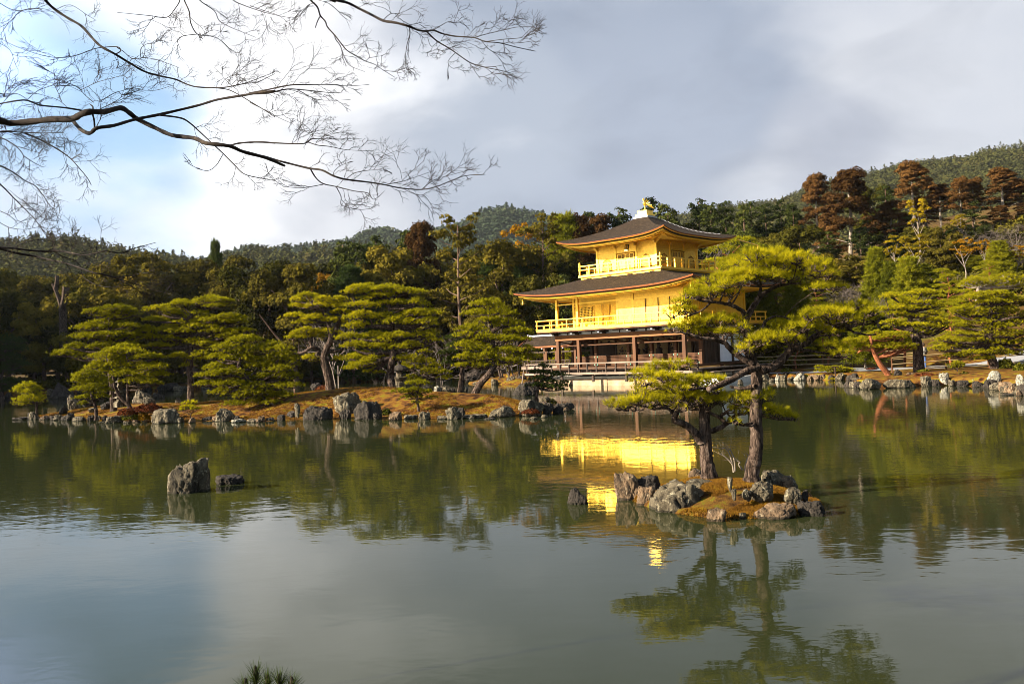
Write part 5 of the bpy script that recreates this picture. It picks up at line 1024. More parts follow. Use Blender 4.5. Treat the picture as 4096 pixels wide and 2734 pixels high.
# ------------------------------------------------------------------ the two pines of the near islet
GNp = 'two pines on the near islet'
def near_pine(label, Y, trunks, pads, seed, r0, zf):
    rng = np.random.default_rng(seed); f0 = trunks[0]; bp = PD(*f0[0](*f0[1][0]), Y); root = thing('pine_tree', label, 'pine tree', tuple(bp), 0, GNp)
    tb = B(); allp = []
    for ti, (fz, tr_, ra, rb, dy) in enumerate(trunks):
        pts = [PD(*fz(x, y), Y + dy * k_ / max(1, len(tr_) - 1)) - bp for k_, (x, y) in enumerate(tr_)]
        if ti == 0: pts = [pts[0] - Vector((0, 0, .35))] + pts
        pts = smooth_path(pts, 6); n = len(pts)
        wig = [Vector((rng.normal(0, .003), rng.normal(0, .005), rng.normal(0, .003))) for _ in pts]
        pts = [p + w_ for p, w_ in zip(pts, wig)]
        rad = [(ra + (rb - ra) * (i_ / (n - 1)) ** .8) * rng.uniform(.98, 1.025) * (1.22 if ti == 0 and i_ < 7 else 1) for i_ in range(n)]
        tb.tube(pts, rad, 14 if ra > .06 else 8); allp += [(p, r) for p, r in zip(pts, rad)]
    CC = []; DD = []
    pads = [(fz, x + rx * dx, y + ry * dy, rx * q_, ry * .85) for (fz, x, y, rx, ry) in pads for dx, dy, q_ in [(rng.uniform(-.5, -.3), rng.uniform(-.1, .4), .68), (rng.uniform(.2, .5), rng.uniform(-.3, .4), .66)]]
    for (fz, x, y, rx, ry) in pads:
        rx *= 1.08; ry *= 1.38
        s = fz(1, 0)[0] - fz(0, 0)[0]; rxw = rx * s / FPX * Y; rzw = ry * s / FPX * Y * .9; ydep = float(rng.uniform(-.35, .35)); c = PD(*fz(x, y), Y + ydep) - bp; ryw = rxw * rng.uniform(.7, .95)
        low = c - Vector((0, 0, rzw * .75)); best = min(allp, key=lambda q: (q[0] - low).length + max(0, q[0].z - low.z) * 1.5); a = best[0]; d_ = (low - a).length
        mid = a.lerp(low, .5) + Vector((rng.normal(0, .1), rng.normal(0, .1), -.05 + rng.normal(0, .05))) * d_; r1 = min(best[1] * .55, .012 + .022 * d_)
        br = smooth_path([a, mid, low], 5); tb.tube(br, [r1 * (1 - .5 * i_ / len(br)) for i_ in range(len(br))], 7)
        nb = max(5, int(8 * rxw / .5)); subs = []
        for q in range(nb):
            ang = 2 * pi * q / nb + rng.uniform(-.3, .3); rr_ = rng.uniform(.3, .8); e = c + Vector((cos(ang) * rxw * rr_, sin(ang) * ryw * rr_, -rzw * rng.uniform(.1, .5)))
            mid = low.lerp(e, .55) + Vector((rng.normal(0, .03), rng.normal(0, .03), -rzw * .15 + rng.normal(0, .02))); path = smooth_path([low, mid, e], 3); tb.tube(path, [.013 * (1 - .55 * i_ / len(path)) for i_ in range(len(path))], 5); subs.append(e); subs.append(mid)
        area = pi * rxw * ryw; n = int(area / (.062 ** 2) * 1.05 * (1 + rzw / rxw))
        rad_ = np.sqrt(rng.random(n)); an = rng.uniform(0, 2 * pi, n); lump = 1 + .2 * np.sin(an * 5 + rng.uniform(0, 6)) + .12 * np.sin(an * 11 + rng.uniform(0, 6))
        px_, py_ = rad_ * np.cos(an) * lump, rad_ * np.sin(an) * lump; dome = np.sqrt(np.clip(1 - rad_ ** 2, 0, 1)); bump = .3 * np.sin(px_ * 7 + rng.uniform(0, 6)) * np.sin(py_ * 7 + rng.uniform(0, 6))
        zz = dome * .9 - .1 + bump - np.abs(rng.normal(0, .3, n)); keep = (np.sin(px_ * 9 + py_ * 4 + rng.uniform(0, 6)) + rng.normal(0, .6, n)) > -.75
        C = np.stack([c.x + px_ * rxw, c.y + py_ * ryw, c.z + zz * rzw], 1)[keep]; Dn = unit(np.stack([px_ * .7, py_ * .7, .7 + dome * .4], 1)[keep] + rng.normal(0, .3, (keep.sum(), 3)))
        S = np.array([tuple(q) for q in subs]); m_ = len(C); sel = rng.choice(m_, int(m_ * .6), replace=False); nearp = S[np.argmin(((C[sel][:, None] - S[None]) ** 2).sum(2), 1)]
        kn = nearp * .45 + C[sel] * .55 + rng.normal(0, .012, (len(sel), 3)) - np.array([0, 0, .02]); V1, Q1 = sticks(nearp, kn, .0055, .004); tb.raw(V1, Q1, None); V1, Q1 = sticks(kn, C[sel], .004, .0028); tb.raw(V1, Q1, None)
        CC.append(C); DD.append(Dn)
    tb.obj('trunk', M['bark'], root, True)
    C = np.vstack(CC); Dn = np.vstack(DD); V, T = needles(C, Dn, 26, .108, .0044, rng, .5); npmesh('crown', V, T, M['pine_near'], root)
    return root
near_pine('shorter pine with a forked low trunk at the left of the near islet', 13.9,
    [(zn, [(955, 1045), (935, 930), (925, 790), (920, 660), (912, 520), (905, 440), (880, 380)], .135, .07, .1),
     (zn, [(890, 770), (840, 700), (795, 650), (720, 605), (668, 590), (672, 545), (690, 520)], .075, .04, -.2), (zn, [(672, 545), (600, 480), (500, 490), (420, 470), (330, 455)], .03, .012, -.3),
     (zn, [(850, 700), (960, 680), (1060, 640), (1130, 585), (1190, 540), (1300, 520)], .06, .02, .25), (zn, [(1090, 610), (1040, 560), (960, 520), (930, 470)], .04, .02, .1), (zn, [(1050, 550), (1110, 510), (1170, 480)], .035, .015, -.15),
     (zn, [(905, 440), (780, 380), (640, 330), (600, 250), (560, 200)], .05, .015, .1), (zn, [(640, 300), (660, 230), (720, 180)], .025, .012, 0)],
    [(zn, 300, 440, 160, 62), (zn, 440, 410, 170, 60), (zn, 250, 470, 90, 34), (zn, 620, 380, 160, 60), (zn, 760, 380, 170, 66), (zn, 900, 380, 190, 66), (zn, 1020, 420, 130, 60), (zn, 840, 450, 160, 50), (zn, 1240, 400, 130, 56), (zn, 1380, 390, 130, 54), (zn, 1260, 480, 140, 46), (zn, 1430, 490, 130, 44), (zn, 1570, 520, 120, 44), (zn, 1640, 560, 70, 26), (zn, 1130, 590, 55, 20),
     (zn, 560, 140, 120, 46), (zn, 690, 130, 110, 44), (zn, 420, 190, 120, 36), (zn, 560, 220, 160, 40), (zn, 730, 240, 150, 40), (zn, 900, 260, 150, 40), (zn, 1030, 250, 80, 24), (zn, 400, 270, 90, 34), (zn, 380, 340, 80, 40), (zn, 520, 310, 120, 36), (zn, 780, 310, 180, 40), (zn, 960, 330, 120, 34), (zn, 680, 490, 50, 22), (zn, 560, 440, 120, 30)], 201, .13, zn)
near_pine('taller crooked pine leaning over the water at the right of the near islet', 13.5,
    [(zn, [(1312, 1075), (1322, 980), (1342, 880), (1352, 740), (1345, 600), (1350, 400), (1352, 250), (1348, 165)], .125, .085, .1),
     (zu, [(1305, 1210), (1275, 1100), (1245, 960), (1222, 860), (1216, 765)], .065, .055, .15), (zu, [(1222, 780), (1265, 710), (1310, 640), (1350, 588), (1400, 552), (1480, 512), (1600, 488), (1740, 490), (1820, 470)], .055, .014, .3),
     (zu, [(1216, 765), (1185, 715), (1100, 672), (1000, 648), (900, 640), (800, 620)], .045, .014, -.25), (zu, [(1130, 690), (1080, 640), (1105, 600), (1070, 560)], .028, .012, .2), (zu, [(1330, 590), (1345, 500), (1330, 440)], .03, .012, .1), (zu, [(930, 640), (870, 700), (780, 745), (740, 760)], .02, .01, -.1),
     (zu, [(1310, 1175), (1180, 1108), (1085, 1030), (1040, 985), (950, 955), (870, 945), (760, 920), (660, 890)], .06, .014, -.3), (zu, [(1085, 1030), (1030, 950), (1050, 900)], .025, .01, 0),
     (zu, [(1320, 1185), (1210, 1228), (1060, 1312), (905, 1372)], .06, .045, -.35), (zu, [(1290, 1345), (1180, 1365), (1090, 1350)], .04, .02, .1), (zu, [(905, 1372), (840, 1360), (740, 1380)], .03, .012, -.1),
     (zu, [(1330, 1215), (1440, 1185), (1520, 1130), (1600, 1042), (1720, 990), (1800, 930), (1900, 880), (2050, 850), (2150, 835)], .085, .03, .5), (zr3, [(150, 622), (260, 628), (350, 672), (500, 702), (600, 700)], .03, .01, .1), (zr3, [(300, 640), (310, 560), (300, 500)], .016, .008, .1),
     (zu, [(1245, 945), (1350, 865), (1400, 790), (1500, 762), (1620, 800)], .04, .012, .25), (zu, [(1660, 1030), (1800, 1060), (1950, 1080), (2100, 1120)], .025, .01, .3), (zu, [(1600, 1042), (1560, 960), (1500, 930)], .03, .012, 0), (zu, [(1240, 1120), (1200, 1060)], .02, .01, -.1)],
    [(zu, 1380, 250, 180, 50), (zu, 1560, 270, 190, 56), (zu, 1250, 320, 150, 50), (zu, 1420, 330, 190, 56), (zu, 1620, 350, 180, 56), (zu, 1780, 320, 150, 54), (zu, 1860, 400, 120, 44), (zu, 1180, 400, 150, 46), (zu, 1350, 420, 180, 44), (zu, 1560, 440, 160, 36), (zu, 1060, 430, 120, 34), (zu, 960, 470, 120, 36), (zu, 1120, 490, 150, 36), (zu, 1240, 460, 120, 34), (zu, 860, 520, 120, 36), (zu, 1000, 560, 150, 34), (zu, 780, 580, 110, 32), (zu, 700, 640, 90, 34), (zu, 640, 720, 100, 46), (zu, 720, 700, 90, 30), (zu, 860, 600, 110, 26), (zu, 1900, 520, 130, 26), (zu, 1760, 520, 100, 24),
     (zu, 660, 850, 100, 46), (zu, 780, 830, 130, 56), (zu, 930, 820, 150, 62), (zu, 1080, 800, 120, 60), (zu, 860, 890, 150, 36), (zu, 1010, 890, 110, 34), (zu, 1180, 870, 60, 40), (zu, 1190, 1040, 70, 34),
     (zu, 1300, 950, 150, 50), (zu, 1440, 930, 150, 52), (zu, 1560, 960, 120, 46), (zu, 1340, 1030, 130, 40), (zu, 1500, 840, 120, 40), (zu, 1620, 860, 130, 44), (zu, 1700, 800, 130, 44), (zu, 1820, 760, 140, 50), (zu, 1780, 860, 120, 36), (zu, 1980, 740, 150, 56), (zr3, 60, 430, 130, 56), (zr3, 160, 390, 130, 50), (zr3, 330, 370, 150, 50), (zr3, 480, 350, 130, 36), (zr3, 240, 450, 150, 50), (zr3, 420, 440, 160, 50), (zr3, 560, 430, 120, 44), (zr3, 520, 520, 140, 46), (zr3, 360, 540, 130, 40), (zr3, 150, 560, 140, 36), (zr3, 90, 680, 130, 36), (zr3, 120, 830, 160, 50), (zr3, 280, 860, 150, 50), (zr3, 160, 930, 190, 50),
     (zu, 1180, 1000, 40, 20), (zn, 1190, 600, 40, 16)], 202, .125, zu)
# ------------------------------------------------------------------ forest trees: prototypes copied with obj.copy()
def clump_crown(name, clumps, leaf, per, rng, mat, parent, jit=.45, asp=.8, fill=.25, squash=.8):
    C = []; Nn = []
    for (c, r) in clumps:
        n = max(6, int(per * r * r)); d = unit(rng.normal(0, 1, (n, 3))); d[:, 2] = np.where(d[:, 2] < -.25, -d[:, 2] * .6, d[:, 2]); rad = r * (1 - fill * rng.random(n) ** 2) * (1 + .16 * np.sin(d[:, 0] * 5 + c[0] * 3) * np.sin(d[:, 1] * 5 + c[2]))
        C.append(np.array(c) + d * rad[:, None] * np.array([1, 1, squash])); Nn.append(d + np.array([0, 0, .25]))
    V, Q = cards(np.vstack(C), np.vstack(Nn), leaf, rng, jit, asp); return npmesh(name, V, Q, M[mat], parent)
def trunk_obj(parent, h, r, rng, bark, limbs=(), bend=.25, name='trunk', n=7):
    b = B(); pts = [Vector((bend * sin(k * 1.3 + h), bend * .6 * cos(k * 1.1), h * k / 6 - (.6 if k == 0 else 0))) for k in range(7)]; b.tube(smooth_path(pts, 2), [r * (1 - .75 * i_ / 12) for i_ in range(13)], n)
    for (z0, ex, ey, ez, rr_) in limbs:
        p = pts[min(5, int(z0 / h * 6))].lerp(pts[min(6, int(z0 / h * 6) + 1)], (z0 / h * 6) % 1); e = Vector((ex, ey, ez)); mid = p.lerp(e, .5) + Vector((rng.normal(0, .1), rng.normal(0, .1), -.1)) * (e - p).length * .5
        sp = smooth_path([p, mid, e], 3); b.tube(sp, [rr_ * (1 - .8 * i_ / len(sp)) for i_ in range(len(sp))], 5)
    return b.obj(name, M[bark], parent)
PROTO = {}
HID = []
def proto(kind, fn, n):
    PROTO[kind] = []
    for k in range(n):
        rng = np.random.default_rng(hash_(kind) + k); root = empty(kind + '_tree' if not kind.endswith('tree') else kind); fn(root, rng); PROTO[kind].append(root); HID.append([root, False])
def f_oak(mat, bark='bark_far'):
    def fn(root, rng):
        cl = []; 
        for _ in range(46):
            a = rng.uniform(0, 2 * pi); z = rng.uniform(2.0, 9.2); R_ = 3.6 * sqrt(max(.05, 1 - ((z - 5.4) / 4.6) ** 2)) ; rr_ = R_ * sqrt(rng.random()) ; cl.append(((cos(a) * rr_, sin(a) * rr_, z), rng.uniform(.65, 1.25)))
        clump_crown('crown', cl, .115, 420, rng, mat, root)
        trunk_obj(root, 7.5, .28, rng, bark, [(2.5 + k * .7, cos(k * 2.4) * 2.6, sin(k * 2.4) * 2.6, 5.5 + k * .5, .13) for k in range(5)])
    return fn
def f_cyp(root, rng):
    cl = []
    for _ in range(120):
        z = rng.uniform(.8, 9.6); R_ = 2.5 * (1 - (z - 1) / 9.4) ** .75 + .15; a = rng.uniform(0, 2 * pi); rr_ = R_ * rng.uniform(.35, 1); cl.append(((cos(a) * rr_, sin(a) * rr_, z), rng.uniform(.4, .85) * (1.15 - z / 16)))
    clump_crown('crown', cl, .10, 330, rng, 'cypress', root, .5, .6); trunk_obj(root, 9.4, .2, rng, 'bark_far', (), .05)
def f_cedar(root, rng):
    cl = []
    for _ in range(82):
        z = 4.2 + rng.random() ** .8 * 5.4; R_ = 2.2 * (1 - (z - 4.2) / 5.9) ** .65 + .2; a = rng.uniform(0, 2 * pi); rr_ = R_ * rng.uniform(.3, 1); cl.append(((cos(a) * rr_, sin(a) * rr_, z), rng.uniform(.35, .72)))
    clump_crown('crown', cl, .075, 800, rng, 'cedar', root, .45, .8, .2, .75); 
    trunk_obj(root, 9.4, .2, rng, 'bark_pale', [(1.0 + k * .55, cos(k * 2.1) * (1.1 + .2 * k), sin(k * 2.1) * 1.2, 1.3 + k * .62, .045) for k in range(7)], .06)
def f_bare(root, rng):
    A = []; Bb = []; R_ = []
    def grow(p, d, l, r, lv):
        e = p + d * l; A.append(tuple(p)); Bb.append(tuple(e)); R_.append(r)
        if lv == 0: return
        for _ in range(3 if lv > 1 else 4): grow(p.lerp(e, rng.uniform(.6, 1)), (d + Vector(rng.normal(0, .48, 3))).normalized(), l * rng.uniform(.58, .82), r * .62, lv - 1)
    for k in range(2): grow(Vector((0, 0, -.4)), Vector((rng.normal(0, .25), rng.normal(0, .2), 1)).normalized(), 3.4, .11, 5)
    V, Q = sticks(A, Bb, np.array(R_), np.array(R_) * .62); npmesh('branches', V, Q, M['twig'], root)
def f_yel(mat):
    def fn(root, rng):
        cl = []
        for _ in range(30):
            a = rng.uniform(0, 2 * pi); z = rng.uniform(6.6, 9.5); R_ = 2.0 * sqrt(max(.08, 1 - ((z - 8) / 1.8) ** 2)); rr_ = R_ * rng.uniform(.3, 1); cl.append(((cos(a) * rr_, sin(a) * rr_, z), rng.uniform(.3, .55)))
        clump_crown('crown', cl, .09, 420, rng, mat, root); trunk_obj(root, 7, .16, rng, 'bark_pale', [(4.5 + k * .4, cos(k * 2.4) * 1.4, sin(k * 2.4) * 1.4, 7 + k * .3, .06) for k in range(6)])
    return fn
def f_fluffy(mat):
    def fn(root, rng):
        C = []; Dn = []; A = []; Bb = []
        for w_ in range(11):
            z = 1.6 + w_ * .78; R_ = 2.6 * (1 - (z - 1) / 9.6) ** .7
            for q in range(7):
                a = q * .9 + w_ * 1.3 + rng.normal(0, .15); e = np.array([cos(a) * R_, sin(a) * R_, z + .35]); A.append((0, 0, z - .2)); Bb.append(tuple(e))
                n = 60; t = rng.uniform(.2, 1, n)[:, None]; C.append(np.array([0, 0, z]) * (1 - t) + e * t + rng.normal(0, .20, (n, 3))); Dn.append(np.tile(unit(e - np.array([0, 0, z - 1.6])), (n, 1)))
        C = np.vstack(C); Dn = np.vstack(Dn); V, T = needles(C, Dn, 8, .42, .07, rng, .7); npmesh('crown', V, T, M[mat], root)
        b = B(); b.tube([(0, 0, -.5), (.05, 0, 3), (0, .05, 6), (0, 0, 9.6)], [.17, .13, .09, .03], 6); V, Q = sticks(A, Bb, .05, .02); b.raw(V, Q, None); b.obj('trunk', M['bark_pale' if mat != 'pine_cool' else 'bark_far'], root)
    return fn
def f_tier(mat):
    def fn(root, rng):
        C = []; Dn = []; b = B(); pts = smooth_path([Vector((0, 0, -.5)), Vector((.5, 0, 2)), Vector((-.2, .2, 4)), Vector((.3, 0, 6.3)), Vector((.1, 0, 8.2))], 3); b.tube(pts, [.2 * (1 - .7 * i_ / len(pts)) for i_ in range(len(pts))], 7)
        for w_ in range(13):
            z = 3.4 + w_ * .48; a = w_ * 2.4; R_ = 2.7 * (1 - (z - 3) / 9) + .2; c = Vector((cos(a) * R_ * .75, sin(a) * R_ * .75, z)); b.tube([Vector((.1, 0, z - .6)), c - Vector((0, 0, .15))], [.07, .03], 5)
            rx = rng.uniform(1.0, 1.6); n = 190; rad_ = np.sqrt(rng.random(n)); an = rng.uniform(0, 2 * pi, n); C.append(np.stack([c.x + rad_ * np.cos(an) * rx, c.y + rad_ * np.sin(an) * rx, c.z + np.sqrt(1 - rad_ ** 2) * .42 - np.abs(rng.normal(0, .12, n))], 1)); Dn.append(unit(np.stack([np.cos(an) * rad_, np.sin(an) * rad_, np.full(n, .8)], 1)))
        C = np.vstack(C); Dn = np.vstack(Dn); V, T = needles(C, Dn, 8, .26, .03, rng, .5); npmesh('crown', V, T, M[mat], root); b.obj('trunk', M['bark_red'], root)
    return fn
def f_open(root, rng):
    cl = []; limbs = []
    for k in range(26):
        z = 3.0 + k * .25; a = k * 2.39; R_ = (3.2 - .27 * (z - 3)) * rng.uniform(.7, 1); e = (cos(a) * R_, sin(a) * R_, z + .7); limbs.append((z, *e, .04))
        for q in range(4): t = rng.uniform(.5, 1.05); cl.append(((e[0] * t, e[1] * t, z + .7 * t + rng.normal(0, .18)), rng.uniform(.22, .5)))
    for q in range(10): cl.append(((rng.normal(0, .8), rng.normal(0, .8), 9.2 + rng.normal(0, .4)), rng.uniform(.3, .55)))
    clump_crown('crown', cl, .10, 300, rng, 'oak_gold', root, .6, .6, .5, .5); trunk_obj(root, 9.5, .17, rng, 'bark_far', limbs, .05)
proto('evergreen', f_oak('oak'), 4); proto('golden_evergreen', f_oak('oak_gold'), 3); proto('cypress', f_cyp, 3); proto('cedar', f_cedar, 3); proto('bare', f_bare, 3)
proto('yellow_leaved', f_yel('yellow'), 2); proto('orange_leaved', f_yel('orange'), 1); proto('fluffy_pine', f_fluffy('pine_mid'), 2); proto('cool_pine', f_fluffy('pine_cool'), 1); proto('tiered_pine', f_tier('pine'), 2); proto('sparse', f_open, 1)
NAMES = dict(evergreen='evergreen_tree', golden_evergreen='evergreen_tree', cypress='cypress_tree', cedar='cedar_tree', bare='bare_tree', yellow_leaved='yellow_tree', orange_leaved='orange_tree', fluffy_pine='pine_tree', cool_pine='pine_tree', tiered_pine='pine_tree', sparse='fir_tree')
def place(kind, x, y, zb, height, width, label, group, rz, idx):
    ps = PROTO[kind]; k = idx % len(ps); src_ = ps[k]
    for h_ in HID:
        if h_[0] is src_ and not h_[1]: h_[1] = True; r = src_; break
    else:
        r = src_.copy(); COL.objects.link(r)
        for ch in src_.children:
            c = ch.copy(); COL.objects.link(c); c.parent = r
    r.name = NAMES[kind]; r.location = (x, y, zb); r.rotation_euler = (0, 0, rz); width = -width if width < 0 else max(width, height * dict(evergreen=.6, golden_evergreen=.6, yellow_leaved=.3, orange_leaved=.3, cypress=.34, cedar=.30, bare=.5, sparse=.5, tiered_pine=.6).get(kind, .45)); sw = width / dict(cypress=3.9, cedar=4.5, fluffy_pine=4.6, cool_pine=4.6, yellow_leaved=4.2, orange_leaved=4.2, bare=6, sparse=6.4, tiered_pine=6.5).get(kind, 6.8); r.scale = (sw, sw, height / 10)
    tag(r, label, 'tree', group); return r
frng = random.Random(12)
def tree_px(kind, u, vtop, Y, wpx, label, group='trees of the wooded shore', idx=None, zb=None):
    top = PD(u, vtop, Y); zb = gh(top.x, Y) if zb is None else zb; h_ = max(2., top.z - zb); w_ = wpx / FPX * Y
    return place(kind, top.x, Y, zb - .2, h_ * 1.02, w_, label, group, frng.uniform(0, 6.28), frng.randint(0, 9) if idx is None else idx)
GC = 'red brown cedars on the right slope'
NAMED = [
 ('golden_evergreen', 558, 1003, 104, 190, 'gold tinted evergreen crown standing highest at the far left skyline'), ('golden_evergreen', 660, 1034, 108, 170, 'gold tinted evergreen right of the highest one at far left'),
 ('golden_evergreen', 445, 1034, 108, 160, 'gold tinted evergreen left of the highest one at far left'), ('evergreen', 395, 1128, 96, 230, 'big dark round evergreen above the many tiered island pine'),
 ('golden_evergreen', 790, 1012, 110, 170, 'golden evergreen with a ragged top right of the left ridge'), ('cool_pine', 862, 980, 112, -95, 'lone young conifer leader poking above the golden trees'),
 ('golden_evergreen', 980, 1020, 106, 120, 'yellowish narrow evergreen top left of the dark green one'), ('evergreen', 1058, 1040, 100, 120, 'dark green glossy tree right of the yellowish narrow top'),
 ('golden_evergreen', 1165, 1032, 96, 280, 'broad pale olive tree behind the gnarled island pine'), ('orange_leaved', 1270, 1070, 106, 100, 'small orange tree left of the first dark cypress'),
 ('cypress', 1373, 950, 106, 110, 'dark cypress, leftmost of the pair on the centre skyline'), ('cypress', 1438, 966, 104, 120, 'green pointed conifer between the two dark cypresses'), ('cypress', 1503, 936, 106, 115, 'dark cypress, rightmost of the pair on the centre skyline'),
 ('cool_pine', 1400, 1080, 98, 190, 'soft dark pine below the pair of cypresses'), ('evergreen', 1579, 962, 104, 90, 'dark tree right of the two cypresses'), ('cypress', 1632, 916, 110, 80, 'thin dark conifer left of the red cedar on the centre skyline'),
 ('cedar', 1680, 890, 104, 150, 'red brown cedar standing alone left of the tall sparse tree'), ('sparse', 1826, 872, 92, 290, 'tall sparse tree with pale bare limbs left of the pavilion'),
 ('golden_evergreen', 2010, 932, 100, 250, 'olive brown round tree between the sparse tree and the pavilion'), ('orange_leaved', 2075, 878, 108, 90, 'orange leaved tree top against the blue grey hill'),
 ('golden_evergreen', 1990, 1150, 90, 130, 'ochre tree low beside the left eave of the lower roof'), ('sparse', 2165, 868, 98, 130, 'pointed olive tree just left of the upper roof eave'), ('fluffy_pine', 2250, 876, 104, 120, 'green pine behind the left upper eave'),
 ('cedar', 2318, 858, 104, 80, 'rusty conifer left of the thin dark one above the upper eave'), ('cypress', 2372, 842, 112, 60, 'thin spired conifer between two rusty ones above the roof'), ('cedar', 2396, 862, 103, 80, 'rusty conifer right of the thin dark one above the upper eave'),
 ('cypress', 2472, 818, 104, 120, 'dark conifer left of the bird statue on the roof'), ('cypress', 2605, 783, 106, 110, 'dark conifer directly behind the bird statue'), ('cypress', 2668, 812, 104, 90, 'dark conifer just right of the bird statue'),
 ('bare', 2725, 806, 100, 100, 'pale bare tree between dark conifers right of the bird statue'), ('cypress', 2792, 783, 108, 110, 'tallest dark conifer right of the bird statue'), ('cypress', 2840, 800, 106, 90, 'dark conifer right of the tallest one behind the roof'),
 ('cypress', 2900, 798, 106, 100, 'dark conifer above the right tip of the upper roof'), ('cypress', 2972, 812, 104, 90, 'second dark conifer right of the upper roof tip'), ('cypress', 3003, 799, 108, 80, 'third dark conifer right of the upper roof tip'),
 ('cypress', 3060, 808, 106, 90, 'fourth dark conifer right of the upper roof tip'), ('cypress', 3121, 792, 108, 80, 'pointed dark conifer left of the first tall red cedar'), ('cypress', 3170, 812, 104, 80, 'dark conifer touching the first tall red cedar'),
 ('evergreen', 3188, 884, 92, 170, 'dense round evergreen left of the first tall red cedar'), ('bare', 3092, 912, 88, 70, 'small pale bare tree right of the upper roof tip'), ('bare', 2740, 905, 92, 70, 'pale trunked small tree behind the upper roof slope'),
 ('cypress', 3538, 735, 104, 90, 'green conifer between the twin topped cedar and the cone shaped cedar'), ('evergreen', 3475, 742, 112, 100, 'green round top behind the twin topped cedar'),
 ('yellow_leaved', 3668, 786, 92, 100, 'tree with bright yellow leaves in front of the cone shaped cedar'), ('yellow_leaved', 3575, 930, 84, 90, 'yellow tree low on the slope, left'), ('yellow_leaved', 3655, 928, 80, 130, 'yellow green bushy tree with a dark leaning stem'),
 ('golden_evergreen', 3763, 892, 84, 160, 'broad yellow green tree in the middle of the right slope'), ('orange_leaved', 3852, 940, 78, 100, 'orange leaved round tree on the right slope'), ('orange_leaved', 3935, 945, 80, 50, 'small orange tree right of the round orange one'),
 ('yellow_leaved', 3840, 850, 94, 80, 'small yellow tree before the twin narrow cedars'), ('orange_leaved', 4070, 968, 76, 80, 'yellow orange tree near the right edge'), ('bare', 4010, 870, 86, 200, 'wide brown leafless tree below the rightmost cedars'), ('bare', 3920, 868, 88, 160, 'leafless pale branched tree below the twin narrow cedars'), ('bare', 4080, 900, 80, 160, 'leafless tree cut by the right edge'),
 ('fluffy_pine', 3500, 996, 74, 110, 'young bright pine, leftmost on the lower right slope'), ('fluffy_pine', 3632, 1030, 70, 170, 'large soft green pine, second on the lower right slope'), ('fluffy_pine', 3560, 1050, 72, 120, 'soft pine between the young bright one and the large one'), ('tiered_pine', 3785, 1058, 68, 130, 'small pine with a forked pale stem on the slope'), ('tiered_pine', 3955, 1026, 70, 150, 'spreading pine above the broad bright one'), ('fluffy_pine', 3993, 962, 76, 130, 'bright pine high near the right edge'), ('tiered_pine', 3880, 1090, 64, 130, 'pine below the orange tree'),
 ('bare', 3330, 1110, 74, 150, 'grey leafless tree right of the crooked near pine'), ('bare', 3420, 1080, 78, 170, 'second grey leafless tree behind the red trunk pine'), ('bare', 3500, 1130, 70, 140, 'third grey leafless tree behind the red trunk pine'), ('bare', 3730, 1130, 66, 130, 'leafless tree behind the thick trunked pine'), ('bare', 1560, 1240, 92, 100, 'leafless pale shrub tree between two island pines'), ('bare', 1750, 1270, 84, 120, 'pale leafless tree left of the leaning island pine'), ('bare', 1340, 1160, 92, 130, 'grey leafless tree behind the gnarled island pine'), ('bare', 2060, 1180, 86, 110, 'leafless bush just left of the lower roof tip'),
 ('tiered_pine', 2930, 935, 76, 150, 'dark layered pine right of the third storey'), ('tiered_pine', 2870, 1010, 74, 120, 'layered pine right below the upper eave'), ('fluffy_pine', 3010, 985, 72, 140, 'bright pine behind the crown of the crooked near pine'), ('tiered_pine', 3100, 1020, 72, 150, 'pine hidden behind the top of the crooked near pine'), ('fluffy_pine', 3180, 1080, 70, 160, 'soft pine right behind the near crooked pine'), ('tiered_pine', 3290, 1190, 66, 140, 'pine behind the long right limb of the near pine'), ('tiered_pine', 3180, 1260, 66, 140, 'low pine behind the white walled side of the pavilion'),
 ('tiered_pine', 3600, 1150, 60, 150, 'pine behind the thick trunked pine, left'), ('tiered_pine', 3800, 1180, 58, 140, 'pine between the thick trunked pine and the broad bright pine'), ('fluffy_pine', 3450, 1240, 58, 150, 'yellow green pine behind the red trunk pine'),
]
for a in NAMED: tree_px(a[0], a[1], a[2], a[3], a[4], a[5])
for u, v, Y, w_, lb, zb in [(3260, 694, 104, 150, 'tall red brown cedar with a pale bare trunk, first from the left', 12.0), (3390, 674, 98, 230, 'tall twin topped red brown cedar with a long pale trunk', 10.2), (3645, 645, 104, 190, 'dense cone shaped red brown cedar, tallest on the right', 15), (3756, 733, 104, 130, 'lower red brown cedar right of the cone shaped one', 16),
    (3836, 706, 102, 110, 'narrow red brown cedar, left of the twin narrow pair', 15), (3890, 710, 103, 120, 'narrow red brown cedar, right of the twin narrow pair', 15), (4005, 668, 102, 170, 'broad red brown cedar near the right edge', 16), (4068, 714, 104, 140, 'red brown cedar at the right edge', 16), (3560, 800, 100, 160, 'low red brown cedar between the twin topped and the cone shaped', 12), (3700, 800, 106, 160, 'shaded red brown cedar behind the yellow tree', 15)]:
    tree_px('cedar', u, v, Y, w_, lb, GC, zb=zb)
SKY = [(-300, 1060), (0, 1042), (300, 1062), (450, 1045), (560, 1020), (700, 1045), (800, 1035), (950, 1045), (1000, 1048), (1150, 1050), (1250, 1100), (1330, 1010), (1500, 985), (1600, 985), (1700, 975), (1830, 965), (2000, 952), (2150, 940), (2300, 905), (2450, 872), (2600, 850), (2800, 832), (3000, 822), (3200, 812), (3400, 790), (3600, 770), (3800, 765), (4096, 745), (4500, 720)]
ORD = ['first', 'second', 'third', 'fourth', 'fifth', 'sixth', 'seventh', 'eighth', 'ninth', 'tenth', 'eleventh', 'twelfth', 'thirteenth', 'fourteenth', 'fifteenth', 'sixteenth', 'seventeenth', 'eighteenth', 'nineteenth', 'twentieth']
